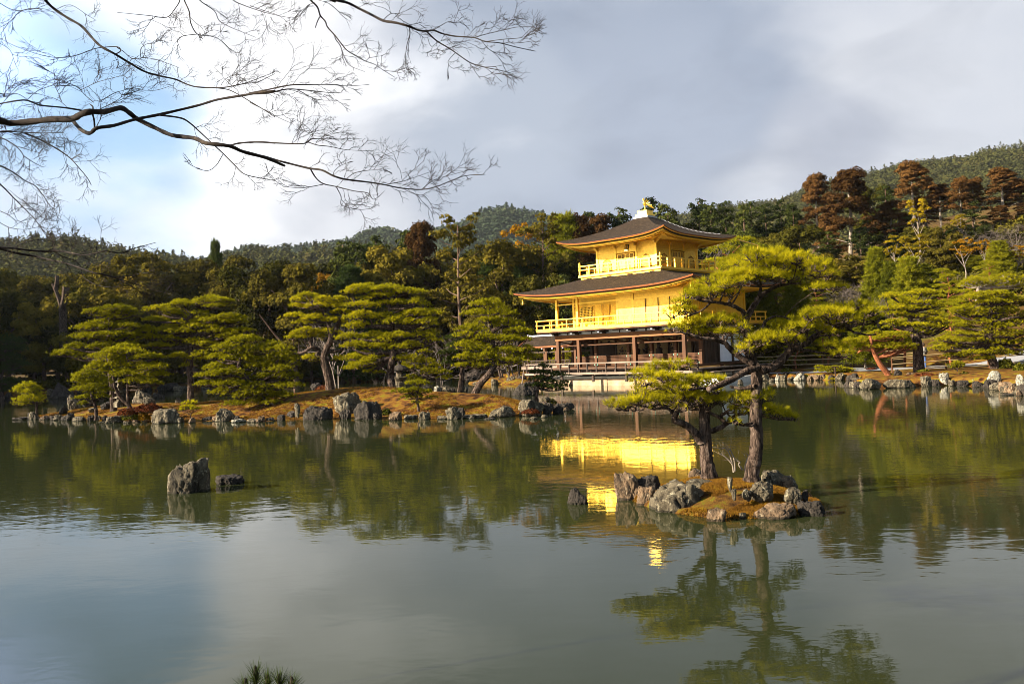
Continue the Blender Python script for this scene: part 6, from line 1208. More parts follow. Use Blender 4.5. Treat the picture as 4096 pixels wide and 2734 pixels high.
DESC = dict(evergreen='olive dark evergreen', golden_evergreen='gold tinted evergreen', cypress='dark cypress', cedar='red brown cedar', bare='leafless tree', yellow_leaved='yellow tree', orange_leaved='orange tree', fluffy_pine='soft green pine', cool_pine='dull green pine', tiered_pine='layered pine', sparse='sparse tree')
cnt = {}
rows = [('front', 0, 150), ('second', 1, 110), ('third', 2, 62), ('rear', 3, 22)]
for rn, ri, drop in rows:
    u = -260 + ri * 45
    while u < 4400:
        step = frng.uniform(105, 150); u += step
        right = max(0, min(1, (u - 2700) / 700)); Yb = 95 - right * 14 if u < 1500 or u > 2900 else 97
        if 1900 < u < 3000: Yb = 92
        Y_ = Yb + ri * 7 + frng.uniform(-2, 2)
        v = interp(SKY, u) + drop * (1 + right * .9) + frng.uniform(-12, 34)
        r_ = frng.random()
        if u < 1250: kind = 'golden_evergreen' if r_ < .35 else ('evergreen' if r_ < .93 else 'cypress')
        elif u < 2250: kind = 'evergreen' if r_ < .45 else 'golden_evergreen' if r_ < .6 else 'cypress' if r_ < .75 else 'sparse' if r_ < .86 else 'cool_pine'
        elif u < 3150: kind = 'cypress' if r_ < .75 else 'evergreen'
        else:
            kind = ['fluffy_pine', 'golden_evergreen', 'cypress', 'cypress'][ri] if r_ < .5 else ['tiered_pine', 'evergreen', 'evergreen', 'cedar'][ri]
            if r_ > .88: kind = 'bare'
        zone = 'at the left shore' if u < 700 else 'behind the long island' if u < 1900 else 'behind the pavilion' if u < 3000 else 'on the right slope'
        key = (kind, rn, zone); cnt[key] = cnt.get(key, 0) + 1
        lb = f'{DESC[kind]}, {rn} row {zone}, {ORD[min(cnt[key], 20) - 1]} from left'
        p = PD(u, 1400, Y_)
        if sdist(POND, np.array([p.x]), np.array([Y_]))[0] > -2.5: Y_ += 8
        tree_px(kind, u, v, Y_, frng.uniform(150, 210) if kind not in ('cypress', 'cedar') else frng.uniform(100, 135), lb, f'{DESC[kind]}s {zone}')
# the same woods carry on past both edges of the picture and shade the banks
for side, n_ in (('left', 26), ('right', 26)):
    for k in range(n_):
        if side == 'left': x_, y_ = -66 - frng.uniform(0, 6) - (k % 2) * 5, 60 + k * 2.1
        else: x_, y_ = 42 + (k % 3) * 10 + frng.uniform(0, 5), 44 + k * 1.6
        kind = frng.choice(['evergreen', 'evergreen', 'cypress', 'golden_evergreen']); 
        if abs(x_) < .66 * y_ + 3: continue
        place(kind, x_, y_, gh(x_, y_) - .3, frng.uniform(17, 21) if side == 'left' else frng.uniform(8, 11), 9, 'evergreen tree of the woods just beyond the %s edge' % side, 'woods beyond the %s edge' % side, frng.uniform(0, 6), k)
# undergrowth at the foot of the forest
rng = np.random.default_rng(9); pts = []
for _ in range(2600):
    u = rng.uniform(-150, 4300); Y_ = rng.uniform(86, 118) if u < 2900 else rng.uniform(68, 105); p = PD(u, 1400, Y_)
    if 2150 < u < 2950 and Y_ < 90: continue
    d_ = -sdist(POND, np.array([p.x]), np.array([Y_]))[0]
    if d_ > 2.5: pts.append((p.x, Y_, gh(p.x, Y_) + .3, rng.uniform(.5, 1.35)))
V = []; Qs = []; C = []; Nn = []
for x, y, z, r in pts:
    n = 70; d = unit(rng.normal(0, 1, (n, 3))); d[:, 2] = np.abs(d[:, 2]); C.append(np.array([x, y, z]) + d * r * np.array([1, 1, .8])); Nn.append(d)
Vv, Qq = cards(np.vstack(C), np.vstack(Nn), .19, rng, .5); tag(npmesh('undergrowth', Vv, Qq, M['oak']), 'dark bushy undergrowth at the foot of the forest', 'undergrowth', kind='stuff')
# pollarded forked stump on the far left shore
p = PD(250, 1235, 93); st = thing('pollard_stump', 'bare forked pollard stump between dark trees at the far left', 'tree stump', (p.x, p.y, p.z - 3)); b = B(); f = 93 / FPX
b.tube([(0, 0, -2), (0, 0, 3.2)], [.45, .4], 8); b.tube([(0, 0, 3), (-.35, 0, 4.2), (-.75, 0, 5.2), (-1.05, 0, 5.8)], [.3, .25, .2, .12], 8); b.tube([(-.75, 0, 5.2), (-.55, 0, 5.9), (-.45, 0, 6.7)], [.22, .22, .2], 8); b.tube([(0, 0, 3.1), (.3, 0, 4.2), (.45, 0, 5.4)], [.35, .36, .38], 8); b.obj('trunk', M['bark'], st)
# ------------------------------------------------------------------ bare maple limbs reaching in from trees on the near bank
def maple(label, name, limbs, Yd, trunk_base, seed, twig=1., lvl=3):
    rng = np.random.default_rng(seed); root = thing(name, label, 'tree', trunk_base); o = Vector(trunk_base); b = B(); A = []; E_ = []; R0 = []
    for li, (zf, pts2, r0_, r1_, dy, den, bias) in enumerate(limbs):
        n = len(pts2); pts = [PD(*zf(x, y), Yd + dy + .35 * sin(li + k_ * .7)) - o for k_, (x, y) in enumerate(pts2)]
        if isinstance(r0_, tuple): pts = [Vector(q) - o for q in r0_[1]] + pts; r0_ = r0_[0]
        sp = smooth_path(pts, 4); m_ = len(sp); rad = [(r0_ + (r1_ - r0_) * i_ / (m_ - 1)) * rng.uniform(.9, 1.12) for i_ in range(m_)]; rad = [max(.0011, q_ * (.62 if q_ < .03 and not (li == 0 and seed == 301) else .72)) for q_ in rad]; b.tube(sp, rad, 7 if r0_ > .01 else 5)
        # forking twigs, mostly to the upper right like the photographed maple
        L = sum((q - p).length for p, q in zip(sp, sp[1:])); nt_ = int(L * den * twig * .26)
        for _ in range(nt_):
            t = rng.uniform(.12, 1) ** .8 * (m_ - 1.01); i0 = int(t); p = sp[i0].lerp(sp[i0 + 1], t - i0); d = (sp[i0 + 1] - sp[i0]).normalized(); side = 1 if rng.random() < bias else -1
            perp = Vector((-d.z, rng.normal(0, .35), d.x)); perp = perp * side if perp.z > 0 else -perp * side; dd_ = (d * rng.uniform(.6, 1.1) + perp * rng.uniform(.45, 1.0)).normalized(); l = rng.uniform(.06, .16) * (1.1 - .6 * t / m_)
            def gr(p, d, l, r, lv):
                e = p + d * l; m2 = p.lerp(e, .5) + Vector(rng.normal(0, .05, 3)) * l; A.extend([tuple(p), tuple(m2)]); E_.extend([tuple(m2), tuple(e)]); R0.extend([r, r * .85])
                if lv == 0: return
                k2 = 2 if lv > 1 else rng.integers(1, 3)
                for s_ in range(k2 + 1): a = (s_ - k2 / 2) * rng.uniform(.45, .75) + rng.normal(0, .1); c_, s2 = cos(a), sin(a); nd = Vector((d.x * c_ - d.z * s2, d.y + rng.normal(0, .12), d.x * s2 + d.z * c_)).normalized(); gr(e if s_ != 1 else p.lerp(e, .65), nd, l * rng.uniform(.5, .85), r * .75, lv - 1)
            gr(p, dd_, l, .0017, lvl)
    b.obj('limbs', M['bark_maple'], root, True)
    V, Q = sticks(A, E_, np.array(R0), np.array(R0) * .8); npmesh('twigs', V, Q, M['bark_maple'], root)
    return root
TB1 = (-4.9, 3.2, .7)
maple('bare maple whose thick forked limb reaches in from the left edge', 'maple_tree', [
  (zB, [(-250, 720), (0, 722), (60, 737), (200, 725), (320, 712), (430, 710), (480, 685), (540, 668), (620, 668), (720, 645), (770, 672), (820, 710), (930, 765), (1030, 808), (1160, 825), (1230, 855), (1370, 872), (1450, 905), (1570, 937), (1643, 965), (1700, 990)], (.032, [(-4.9, 3.2, .2), (-4.9, 3.3, 2.0), (-4.4, 3.9, 3.4)]), .011, 0, 0, .6),
  (zC, [(0, 1075), (90, 1088), (200, 1120), (400, 1170), (500, 1185), (580, 1225), (670, 1250), (830, 1270), (940, 1288), (1060, 1312), (1200, 1320), (1300, 1300), (1400, 1260), (1500, 1225), (1640, 1215)], .0115, .003, .1, 26, .75),
  (zB, [(430, 712), (460, 752), (500, 785), (540, 795), (580, 765), (680, 750), (800, 715), (950, 685), (1080, 655), (1200, 625), (1300, 595), (1450, 570), (1540, 555), (1643, 542)], .019, .009, 0, 5, .7),
  (zC, [(-5, 650), (100, 630), (270, 595), (400, 590), (560, 590), (680, 600), (830, 590)], .008, .002, 0, 34, .8), (zC, [(0, 656), (130, 650), (260, 622), (400, 630), (540, 645), (650, 650), (785, 650)], .0075, .002, .1, 26, .6), (zC, [(330, 625), (410, 670), (480, 695), (580, 700), (700, 695)], .004, .002, .1, 22, .5),
  (zB, [(950, 687), (1080, 705), (1140, 740), (1190, 785), (1260, 850), (1330, 915), (1400, 985), (1460, 1040), (1560, 1065), (1643, 1080)], .009, .003, .1, 22, .6), (zB, [(1330, 925), (1290, 990), (1240, 1020), (1180, 1005), (1120, 975)], .004, .002, .1, 22, .6),
  (zB, [(1370, 870), (1430, 855), (1540, 848), (1643, 855)], .009, .008, 0, 5, .7), (zC, [(0, 995), (60, 990), (240, 1000), (380, 1000), (430, 970), (520, 965), (650, 965), (780, 965)], .008, .002, 0, 28, .8), (zC, [(390, 985), (470, 1012), (560, 1022), (680, 1045), (865, 1050)], .005, .002, .1, 30, .8), (zC, [(440, 970), (430, 920), (380, 870), (320, 835)], .004, .002, .1, 40, .6), (zC, [(460, 990), (540, 930), (610, 900)], .003, .002, .1, 40, .6),
  (zC, [(420, 1175), (460, 1240), (510, 1280), (600, 1300), (720, 1330), (820, 1345), (865, 1390), (940, 1330)], .0075, .002, .1, 24, .5), (zC, [(600, 1300), (635, 1370), (640, 1430), (760, 1460), (860, 1450)], .005, .002, .1, 30, .5), (zC, [(510, 1285), (430, 1300), (350, 1310), (230, 1300)], .004, .002, .1, 36, .7), (zC, [(670, 1250), (720, 1210), (800, 1190), (900, 1185), (960, 1190)], .0035, .002, 0, 30, .8), (zC, [(580, 1220), (590, 1190), (640, 1150), (720, 1125)], .003, .002, 0, 30, .8), (zC, [(950, 1285), (1060, 1265), (1150, 1235), (1280, 1190)], .004, .002, 0, 36, .85), (zC, [(1070, 1315), (1140, 1350), (1220, 1365)], .003, .002, 0, 36, .6), (zC, [(1060, 1260), (1110, 1210), (1215, 1120)], .003, .002, 0, 40, .6), (zC, [(1200, 1315), (1290, 1250), (1380, 1225), (1560, 1175)], .003, .002, 0, 40, .7),
  (zB, [(565, 765), (562, 720), (553, 678), (555, 640), (540, 625)], .009, .006, 0, 0, .5), (zB, [(0, 620), (140, 598), (200, 615), (250, 630), (400, 645), (530, 668)], .006, .009, 0, 14, .8), (zB, [(600, 605), (700, 550), (740, 570), (830, 540), (930, 540), (1030, 510)], .004, .002, 0, 36, .75), (zB, [(600, 650), (645, 630), (700, 600), (750, 575), (900, 620)], .004, .002, 0, 30, .75),
  (zB, [(560, 612), (510, 570), (460, 520), (370, 480), (300, 430), (200, 390)], .004, .002, 0, 36, .6), (zB, [(480, 540), (560, 500), (620, 480), (740, 450)], .003, .002, 0, 36, .6), (zB, [(170, 600), (100, 560), (20, 580), (60, 520), (140, 480)], .003, .002, 0, 40, .7), (zB, [(170, 590), (230, 540), (330, 500), (380, 440)], .003, .002, 0, 36, .7), (zB, [(370, 610), (350, 560), (320, 500)], .003, .002, 0, 36, .7), (zB, [(0, 640), (60, 560), (120, 500)], .003, .002, 0, 36, .7), (zB, [(400, 640), (350, 600), (290, 580), (240, 600)], .003, .002, 0, 30, .7),
 ], 5.0, TB1, 301)
maple('bare maple limb crossing the sky from the top left corner', 'maple_tree', [
  (zB, [(180, -120), (270, 0), (320, 50), (400, 105), (485, 155), (540, 215), (600, 275), (690, 325), (780, 380), (870, 430), (960, 455), (1050, 475), (1120, 505), (1180, 520), (1290, 525), (1360, 520), (1460, 500), (1540, 490), (1643, 440)], (.02, [(-7.2, 2.6, .3), (-7.0, 3.0, 3.0), (-5.2, 4.2, 4.9), (-3.8, 5.6, 5.4)]), .003, 0, 3, .7),
  (zB, [(1290, 525), (1360, 535), (1420, 562), (1500, 610), (1600, 670), (1643, 700)], .006, .004, 0, 8, .6), (zC, [(0, 715), (60, 745), (130, 780), (200, 820), (290, 860)], .004, .002, 0, 20, .5),
  (zB, [(1320, 510), (1350, 470), (1400, 450), (1460, 440), (1560, 400)], .003, .002, 0, 44, .6), (zB, [(1460, 500), (1540, 470), (1643, 430)], .004, .002, 0, 50, .6), (zB, [(1420, 575), (1420, 540), (1370, 500), (1280, 400)], .003, .002, 0, 30, .6),
  (zB, [(690, 325), (720, 305), (700, 280), (600, 285), (540, 300), (460, 330), (360, 345), (250, 330), (100, 280), (0, 230)], .006, .002, 0, 15, .6), (zB, [(700, 285), (740, 310), (790, 350), (870, 345), (960, 365), (1070, 405)], .005, .002, 0, 26, .7), (zB, [(800, 350), (870, 400), (960, 440)], .003, .002, 0, 12, .7), (zB, [(840, 340), (842, 290), (880, 262), (920, 265)], .003, .002, 0, 40, .6), (zB, [(700, 330), (708, 380), (700, 410)], .003, .002, 0, 30, .4),
  (zB, [(250, 60), (200, 50), (120, 70), (60, 130), (0, 165)], .004, .003, .3, 44, .5), (zB, [(0, 20), (80, 60), (200, 55), (300, 20)], .004, .003, .3, 50, .5), (zB, [(330, 60), (420, 30), (520, 90), (570, 120)], .003, .002, .2, 34, .5), (zB, [(0, 260), (60, 300), (90, 380), (110, 420)], .003, .002, .2, 30, .5),
 ], 5.6, (-7.2, 2.6, .5), 302)
maple('bare maple limbs hanging from the top edge right of centre', 'maple_tree', [
  (zC, [(450, -60), (600, 0), (680, 20), (770, 65), (850, 105), (930, 145), (1020, 160), (1110, 185), (1170, 210), (1230, 218), (1280, 212), (1340, 235), (1420, 252), (1500, 258), (1570, 265), (1640, 290), (1740, 300), (1860, 330), (1990, 358)], (.019, [(-6.2, 1.6, .3), (-5.6, 2.2, 3.2), (-4.0, 3.6, 5.2), (-2.2, 5.2, 5.4)]), .003, 0, 4, .7),
  (zC, [(1570, 262), (1640, 240), (1760, 212), (1860, 190), (1985, 188)], .004, .002, 0, 24, .8), (zC, [(1650, 290), (1760, 275), (1880, 265), (1985, 235)], .004, .002, 0, 34, .7), (zC, [(1740, 300), (1870, 300), (1975, 285)], .003, .002, 0, 34, .7), (zC, [(1620, 290), (1660, 340), (1730, 380), (1780, 410)], .003, .002, 0, 24, .5), (zC, [(1610, 245), (1640, 190), (1660, 150)], .0025, .002, 0, 40, .5), (zC, [(1775, 210), (1800, 160), (1810, 120)], .0025, .002, 0, 40, .5),
  (zC, [(1230, 220), (1300, 285), (1400, 345), (1470, 395), (1540, 440), (1640, 470), (1740, 490), (1835, 515)], .0085, .0025, 0, 18, .6), (zC, [(1640, 470), (1700, 520), (1755, 572)], .003, .002, 0, 36, .6), (zC, [(1530, 440), (1570, 500), (1605, 550)], .003, .002, 0, 30, .6), (zC, [(1640, 468), (1700, 465), (1760, 455)], .003, .002, 0, 30, .6),
  (zC, [(1110, 190), (1115, 240), (1095, 310), (1085, 390), (1090, 480), (1130, 475)], .005, .0022, 0, 34, .5), (zC, [(1280, 210), (1330, 180), (1390, 150), (1485, 150)], .0042, .002, 0, 34, .7), (zC, [(930, 140), (985, 95), (1050, 100), (1130, 100)], .0042, .002, 0, 28, .6), (zC, [(985, 95), (940, 60), (870, 40)], .003, .002, 0, 28, .6), (zC, [(1300, 290), (1315, 355), (1390, 340)], .003, .002, 0, 36, .6), (zC, [(1240, 270), (1260, 320), (1300, 320)], .003, .002, 0, 36, .6), (zC, [(1430, 370), (1380, 430), (1400, 470)], .0028, .002, 0, 36, .5),
  (zC, [(400, -40), (420, 0), (470, 50), (490, 110), (525, 150), (540, 190), (590, 245), (640, 310), (680, 355), (740, 390), (800, 425), (870, 450), (930, 490), (1010, 540)], .0105, .0025, .2, 7, .7), (zC, [(590, 250), (600, 280), (630, 320), (650, 380), (680, 440), (720, 470), (800, 500)], .006, .002, .2, 14, .6), (zC, [(810, 425), (835, 390), (800, 345)], .003, .002, .2, 36, .6), (zC, [(830, 405), (880, 395), (925, 390)], .003, .002, .2, 36, .6), (zC, [(930, 490), (1000, 500), (1060, 510)], .003, .002, .2, 40, .6), (zC, [(487, 118), (470, 150), (455, 195)], .006, .004, .2, 0, .5), (zC, [(450, 20), (400, 40), (380, 80), (330, 120)], .003, .002, .2, 34, .5), (zC, [(470, 0), (560, 30), (630, 95)], .003, .002, .2, 34, .5),
  (zB, [(1060, -60), (1075, 0), (1040, 60), (995, 105), (900, 95), (800, 85), (700, 75)], .006, .002, .3, 28, .7), (zB, [(930, 100), (900, 125), (870, 160), (780, 190)], .003, .002, .3, 34, .5), (zB, [(1090, -60), (1100, 0), (1130, 70), (1140, 140), (1180, 205), (1250, 215), (1310, 235), (1370, 290), (1395, 320)], .008, .002, .3, 14, .6), (zB, [(1180, 205), (1100, 215), (1060, 240), (1080, 300)], .004, .002, .3, 36, .6), (zB, [(1210, 210), (1270, 180), (1320, 190)], .003, .002, .3, 44, .6), (zB, [(1180, -60), (1190, 0), (1280, 65), (1310, 125), (1370, 160), (1430, 185), (1530, 225)], .006, .002, .3, 18, .6),
  (zB, [(1340, -60), (1390, 0), (1450, 30), (1550, 65), (1643, 90), (1750, 110)], .007, .002, .3, 34, .6), (zC, [(0, 40), (100, 75), (200, 110), (285, 175)], .004, .002, .3, 40, .6),
 ], 5.4, (-6.2, 1.6, .5), 303)
maple('bare drooping maple with dense fine twigs along the left edge', 'maple_tree', [
  (zB, [(-150, 800), (0, 785), (120, 790), (250, 795), (380, 792)], (.014, [(-7.6, 4.6, .3), (-7.3, 4.9, 2.4), (-6.2, 5.6, 4.0)]), .003, 0, 44, .5), (zB, [(150, 795), (250, 840), (350, 895), (420, 945), (470, 1000), (520, 1060), (545, 1105)], .010, .003, 0, 40, .55), (zB, [(-100, 800), (0, 820), (90, 870), (140, 930), (140, 1000)], .009, .003, 0, 36, .5), (zB, [(90, 870), (170, 895), (240, 915)], .005, .002, 0, 46, .5), (zB, [(140, 930), (200, 970), (260, 1000)], .005, .002, 0, 44, .5),
  (zB, [(-100, 960), (0, 990), (80, 1030), (150, 1080), (210, 1110), (260, 1170), (300, 1230), (330, 1250)], .009, .003, 0, 44, .5), (zB, [(-100, 1020), (0, 1100), (80, 1180), (130, 1230), (200, 1300), (265, 1385), (330, 1450)], .009, .003, 0, 38, .5), (zB, [(130, 1190), (200, 1250), (270, 1310), (350, 1320)], .005, .002, 0, 46, .5), (zB, [(0, 860), (50, 900), (60, 960)], .005, .002, 0, 46, .5), (zB, [(0, 1330), (60, 1360), (150, 1370), (250, 1350)], .004, .002, 0, 50, .5), (zB, [(0, 1260), (60, 1290), (110, 1340)], .004, .002, 0, 50, .5),
  (zF, [(-200, 270), (0, 285), (150, 290), (400, 320), (600, 330), (750, 325), (900, 350), (1050, 375), (1200, 350), (1320, 325), (1450, 345), (1550, 350), (1650, 300), (1800, 260), (1950, 220)], .015, .003, .4, 13, .8), (zF, [(-200, 270), (0, 298), (200, 350), (450, 392), (600, 430), (800, 470), (1000, 535), (1150, 590), (1300, 620), (1450, 665), (1600, 740), (1700, 800), (1800, 880)], .015, .003, .4, 14, .6), (zF, [(1450, 665), (1700, 740), (1950, 820), (2190, 880)], .007, .002, .4, 30, .6), (zF, [(1010, 540), (1040, 640), (1130, 710), (1250, 760), (1400, 780), (1550, 770)], .006, .002, .4, 22, .6),
  (zF, [(880, 342), (905, 270), (885, 200), (940, 150), (1020, 20)], .005, .002, .4, 20, .5), (zF, [(1215, 345), (1218, 240), (1300, 180)], .005, .002, .4, 26, .5), (zF, [(700, 340), (800, 400), (950, 450), (1010, 520)], .006, .004, .4, 24, .6), (zF, [(160, 310), (220, 260), (340, 210), (500, 180), (640, 150), (700, 140)], .006, .002, .4, 24, .6), (zF, [(500, 0), (560, 110), (680, 230), (690, 320)], .004, .002, .4, 24, .6), (zF, [(1400, 640), (1600, 640), (1800, 600), (1940, 620)], .003, .002, .4, 34, .6), (zF, [(1030, 530), (1080, 480), (1180, 480), (1280, 440)], .004, .002, .4, 24, .6),
 ], 5.8, (-7.6, 4.6, .4), 304, 1.0)
# ------------------------------------------------------------------ young pine on the near bank, only its tips in the picture
sp = thing('pine_sapling', 'tips of a young dark pine at the bottom edge', 'pine sapling', (-.9, 2.75, .3)); rng = np.random.default_rng(5); o = Vector((-.9, 2.75, .3)); b = B()
zS = Z(850, 2550, 5.22); CC = []; DD = []
for (x, y, x2, y2, yy) in [(905, 1020, 905, 800, 3.0), (1400, 1080, 1395, 960, 3.05), (1160, 1100, 1150, 960, 3.1), (760, 1200, 700, 1060, 2.95), (1600, 1200, 1660, 1010, 3.1)]:
    a = PD(*zS(x, y), yy) - o; e = PD(*zS(x2, y2), yy) - o; b.tube([(0, 0, 0), (a.x * .4, a.y * .4, a.z * .55), tuple(a), tuple(e)], [.016, .010, .007, .005], 7)
    n = 10; t = rng.uniform(0, 1, n)[:, None]; CC.append(np.array(a) * (1 - t) + np.array(e) * t); DD.append(np.tile(np.array((e - a).normalized()) + np.array([0, 0, .2]), (n, 1)))
    b.lathe([(.006, 0), (.009, .012), (.004, .035), (0, .04)], tuple(e), 7)
b.obj('stem', M['bark_maple'], sp); V, T = needles(np.vstack(CC), np.vstack(DD), 13, .075, .0022, rng, .5); npmesh('needles', V, T, M['pine_cool'], sp)
# ------------------------------------------------------------------ little bare shrub on the near islet
p = PZ(*zn(1165, 1010), .38); bs = thing('bare_shrub', 'small pruned leafless shrub with pale stems between the two near trunks', 'shrub', tuple(p)); b = B(); A = []; E_ = []
for pts2 in [[(1160, 1020), (1150, 960), (1130, 880), (1110, 840), (1085, 818), (1055, 825)], [(1170, 1010), (1165, 920), (1145, 860), (1128, 825)], [(1140, 940), (1090, 890), (1040, 865)], [(1235, 1000), (1200, 955), (1215, 940), (1190, 925)], [(1255, 1010), (1262, 940), (1290, 880)]]:
    pts = smooth_path([PD(*zn(x, y), p.y) - p for x, y in pts2], 3); b.tube(pts, [.017 * (1 - .5 * i_ / len(pts)) for i_ in range(len(pts))], 7); e = pts[-1]
    for k in range(9): d = Vector((rng.normal(0, .8), rng.normal(0, .5), abs(rng.normal(.2, .5)))).normalized(); A.append(tuple(e if k < 5 else pts[-3])); E_.append(tuple(e + d * rng.uniform(.12, .3)))
V, Q = sticks(A, E_, .003, .0015); b.raw(V, Q, None); b.obj('stems', M['bark_pale'], bs)
# ------------------------------------------------------------------ shrubs
def shrub(label, zf, x, yb, wp, hp, mat, z, leaf=.05, n=1500, cat='shrub', group='low shrubs and plants on the banks', Y=None):
    u, v = zf(x, yb); s = zf(1, 0)[0] - zf(0, 0)[0]; p = PZ(u, v, z) if Y is None else PD(u, v, Y); w_ = wp * s / FPX * p.y; h_ = hp * s / FPX * p.y; r = np.random.default_rng(hash_(label)); root = thing('shrub', label, cat, tuple(p), 0, group)
    a = r.uniform(0, 2 * pi, n); rr_ = np.sqrt(r.random(n)); dome = np.sqrt(1 - rr_ ** 2 * .9); C = np.stack([np.cos(a) * rr_ * w_ / 2, np.sin(a) * rr_ * w_ * .35, dome * h_ * (r.uniform(.55, 1, n)) * (1 + .25 * np.sin(np.cos(a) * rr_ * 9) * np.sin(np.sin(a) * rr_ * 7))], 1)
    V, Q = cards(C, unit(C + np.array([0, 0, h_ * .3])), leaf, r, .6); npmesh('leaves', V, Q, M[mat], root)
    k = 40; st_ = C[r.choice(n, k)]; V, Q = sticks(np.tile([0, 0, -.05], (k, 1)) + st_ * np.array([.3, .3, 0]), st_, .008, .004); npmesh('stems', V, Q, M['twig'], root); return root
shrub('dark red clipped azalea mound behind the big streaked boulder', z4, 1160, 1075, 240, 62, 'shrub_red', .45, .045, 3000)
shrub('reddish shrub left of the dark red mound', z4, 1000, 1100, 150, 55, 'shrub_red', .35, .045, 1600)
shrub('yellow green leafy bush at the water under the red shrubs', z4, 1020, 1140, 140, 62, 'shrub_green', .05, .055, 900)
shrub('orange low shrub touching the big streaked boulder', z4, 1130, 1145, 90, 70, 'orange', .05, .04, 900)
shrub('reddish brown tuft in front of the gnarled pine', z5, 390, 1100, 150, 42, 'shrub_red', .75, .035, 1200)
shrub('small red plants at the water near the island right end', z5, 2000, 1285, 150, 40, 'shrub_red', .1, .035, 800)
shrub('small dark bush at the water left of the squared stone', z5, 872, 1300, 90, 60, 'shrub_green', .05, .04, 500)
shrub('dry fern tuft at the right tip of the island', z5, 2165, 1215, 90, 55, 'shrub_green', .2, .035, 400)
shrub('brown red clipped mound on the right shore', zr3, 1180, 1235, 330, 72, 'shrub_red', .25, .05, 3500)
shrub('yellow green plants at the foot of the red trunk', zr3, 770, 1205, 140, 45, 'shrub_green', .3, .05, 500)
shrub('dark low shrub at the foot of the thick trunk', zr3, 1150, 1138, 150, 30, 'shrub_green', .6, .05, 700)
shrub('loose plant with yellow leaves above the mossy stones', zr3, 1640, 1235, 170, 90, 'shrub_green', .2, .05, 700)
shrub('leafy shrub right of the broad pine trunk', zr3, 2130, 1120, 220, 130, 'shrub_green', .55, .06, 1500)
shrub('bright leafy shrub at the right edge', zr3, 2300, 1150, 150, 110, 'shrub_green', .5, .06, 900)
shrub('small shrub on the bank beside the gravel', z9, 110, 448, 110, 42, 'shrub_green', .5, .06, 400)
shrub('low brown tuft on the moss behind the red trunk', zr3, 545, 1115, 120, 24, 'shrub_red', .6, .04, 500)
shrub('yellow waterside plants below the low trained pine', zr3, 90, 1240, 70, 30, 'yellow', .02, .045, 250)
# ------------------------------------------------------------------ stone lanterns
def lathe_part(parent, name, prof, mat='rock', n=12):
    b = B(); b.lathe(prof, (0, 0, 0), n); return b.obj(name, M[mat], parent, False)
p = PD(*z4(943, 1002), 43.8); l1 = thing('stone_pagoda', 'small pale stacked stone pagoda behind the twin stemmed pine', 'stone lantern', tuple(p)); f = 43.8 / FPX / 1.9575
lathe_part(l1, 'base', [(0, -.2), (.36, -.2), (.36, .05), (.30, .07), (.30, .12)], 'rock', 4)
for k in range(4): zz = .12 + k * .27; lathe_part(l1, 'tier', [(.20 - .02 * k, zz), (.20 - .02 * k, zz + .14), (.36 - .04 * k, zz + .15), (.33 - .04 * k, zz + .20), (.16, zz + .27)], 'rock', 4)
lathe_part(l1, 'finial', [(.1, 1.2), (.12, 1.28), (.05, 1.38), (0, 1.45)], 'rock', 8)
p = PD(*z5(980, 1062), 46.2); l2 = thing('stone_lantern', 'dark stone lantern with a mushroom cap right of the largest pine', 'stone lantern', tuple(p))
lathe_part(l2, 'base', [(0, -.4), (.32, -.4), (.32, .22), (.26, .26), (.4, .40), (.42, .48), (0, .5)]); lathe_part(l2, 'fire_box', [(.19, .5), (.19, .82), (0, .82)], 'rock', 6); lathe_part(l2, 'cap', [(.2, .82), (.52, .86), (.5, .93), (.3, 1.08), (.1, 1.16), (.1, 1.22), (.13, 1.28), (0, 1.38)], 'rock_dark')
# ------------------------------------------------------------------ bamboo fences on the right bank
def fence(label, pts, hts, ph, posts=True, close=1.6):
    c0_ = Vector(pts[0]); root = thing('bamboo_fence', label, 'fence', tuple(c0_), 0, 'bamboo rail fences on the right bank')
    for h_ in hts:
        b = B()
        for a, c in zip(pts, pts[1:]):
            A_ = Vector(a) - c0_ + Vector((0, 0, h_)); C_ = Vector(c) - c0_ + Vector((0, 0, h_)); d = (C_ - A_); k = max(2, int(d.length / .4)); P_ = [A_ + d * i_ / k for i_ in range(k + 1)]; b.tube(P_, [.038 if i_ % 2 else .034 for i_ in range(k + 1)], 7)
        b.obj('rail', M['bamboo'], root)
    for a, c in zip(pts, pts[1:]):
        A_ = Vector(a) - c0_; C_ = Vector(c) - c0_; n = max(1, round((C_ - A_).length / close))
        for i_ in range(n + 1): q = A_.lerp(C_, i_ / n) + Vector((0, .08, 0)); b = B(); b.tube([q - Vector((0, 0, .3)), q + Vector((0, 0, ph))], .055, 8); b.obj('post', M['wood'], root)
    return root
def g3(x, y): return (x, y, gh(x, y))
fence('three rail bamboo fence behind the thick trunked pine', [g3(23.2, 51.6), g3(26.3, 51.2), g3(28.6, 50.7)], [.18, .55, .95], 1.0, close=2.5)
fence('low two rail bamboo fence at the right along the gravel', [g3(28.4, 50.2), g3(31, 49.6), g3(36, 48.4)], [.2, .62], .68, close=2.2)
fence('weathered rail fence seen behind the long limb of the near pine', [g3(17.8, 64), g3(21, 63), g3(25, 62), g3(30, 61.5)], [.35, .7, 1.0], 1.05, close=2.5)
p_ = PZ(*zr3(128, 1240), 0); pp = thing('support_post', 'thin dark support post standing in the water under the trained pine', 'post', tuple(p_)); b = B(); b.tube([(0, 0, -.6), (-.02, 0, .9)], .05, 8); b.box(-.25, .25, -.03, .03, .86, .93); b.obj('post', M['wood_dark'], pp)
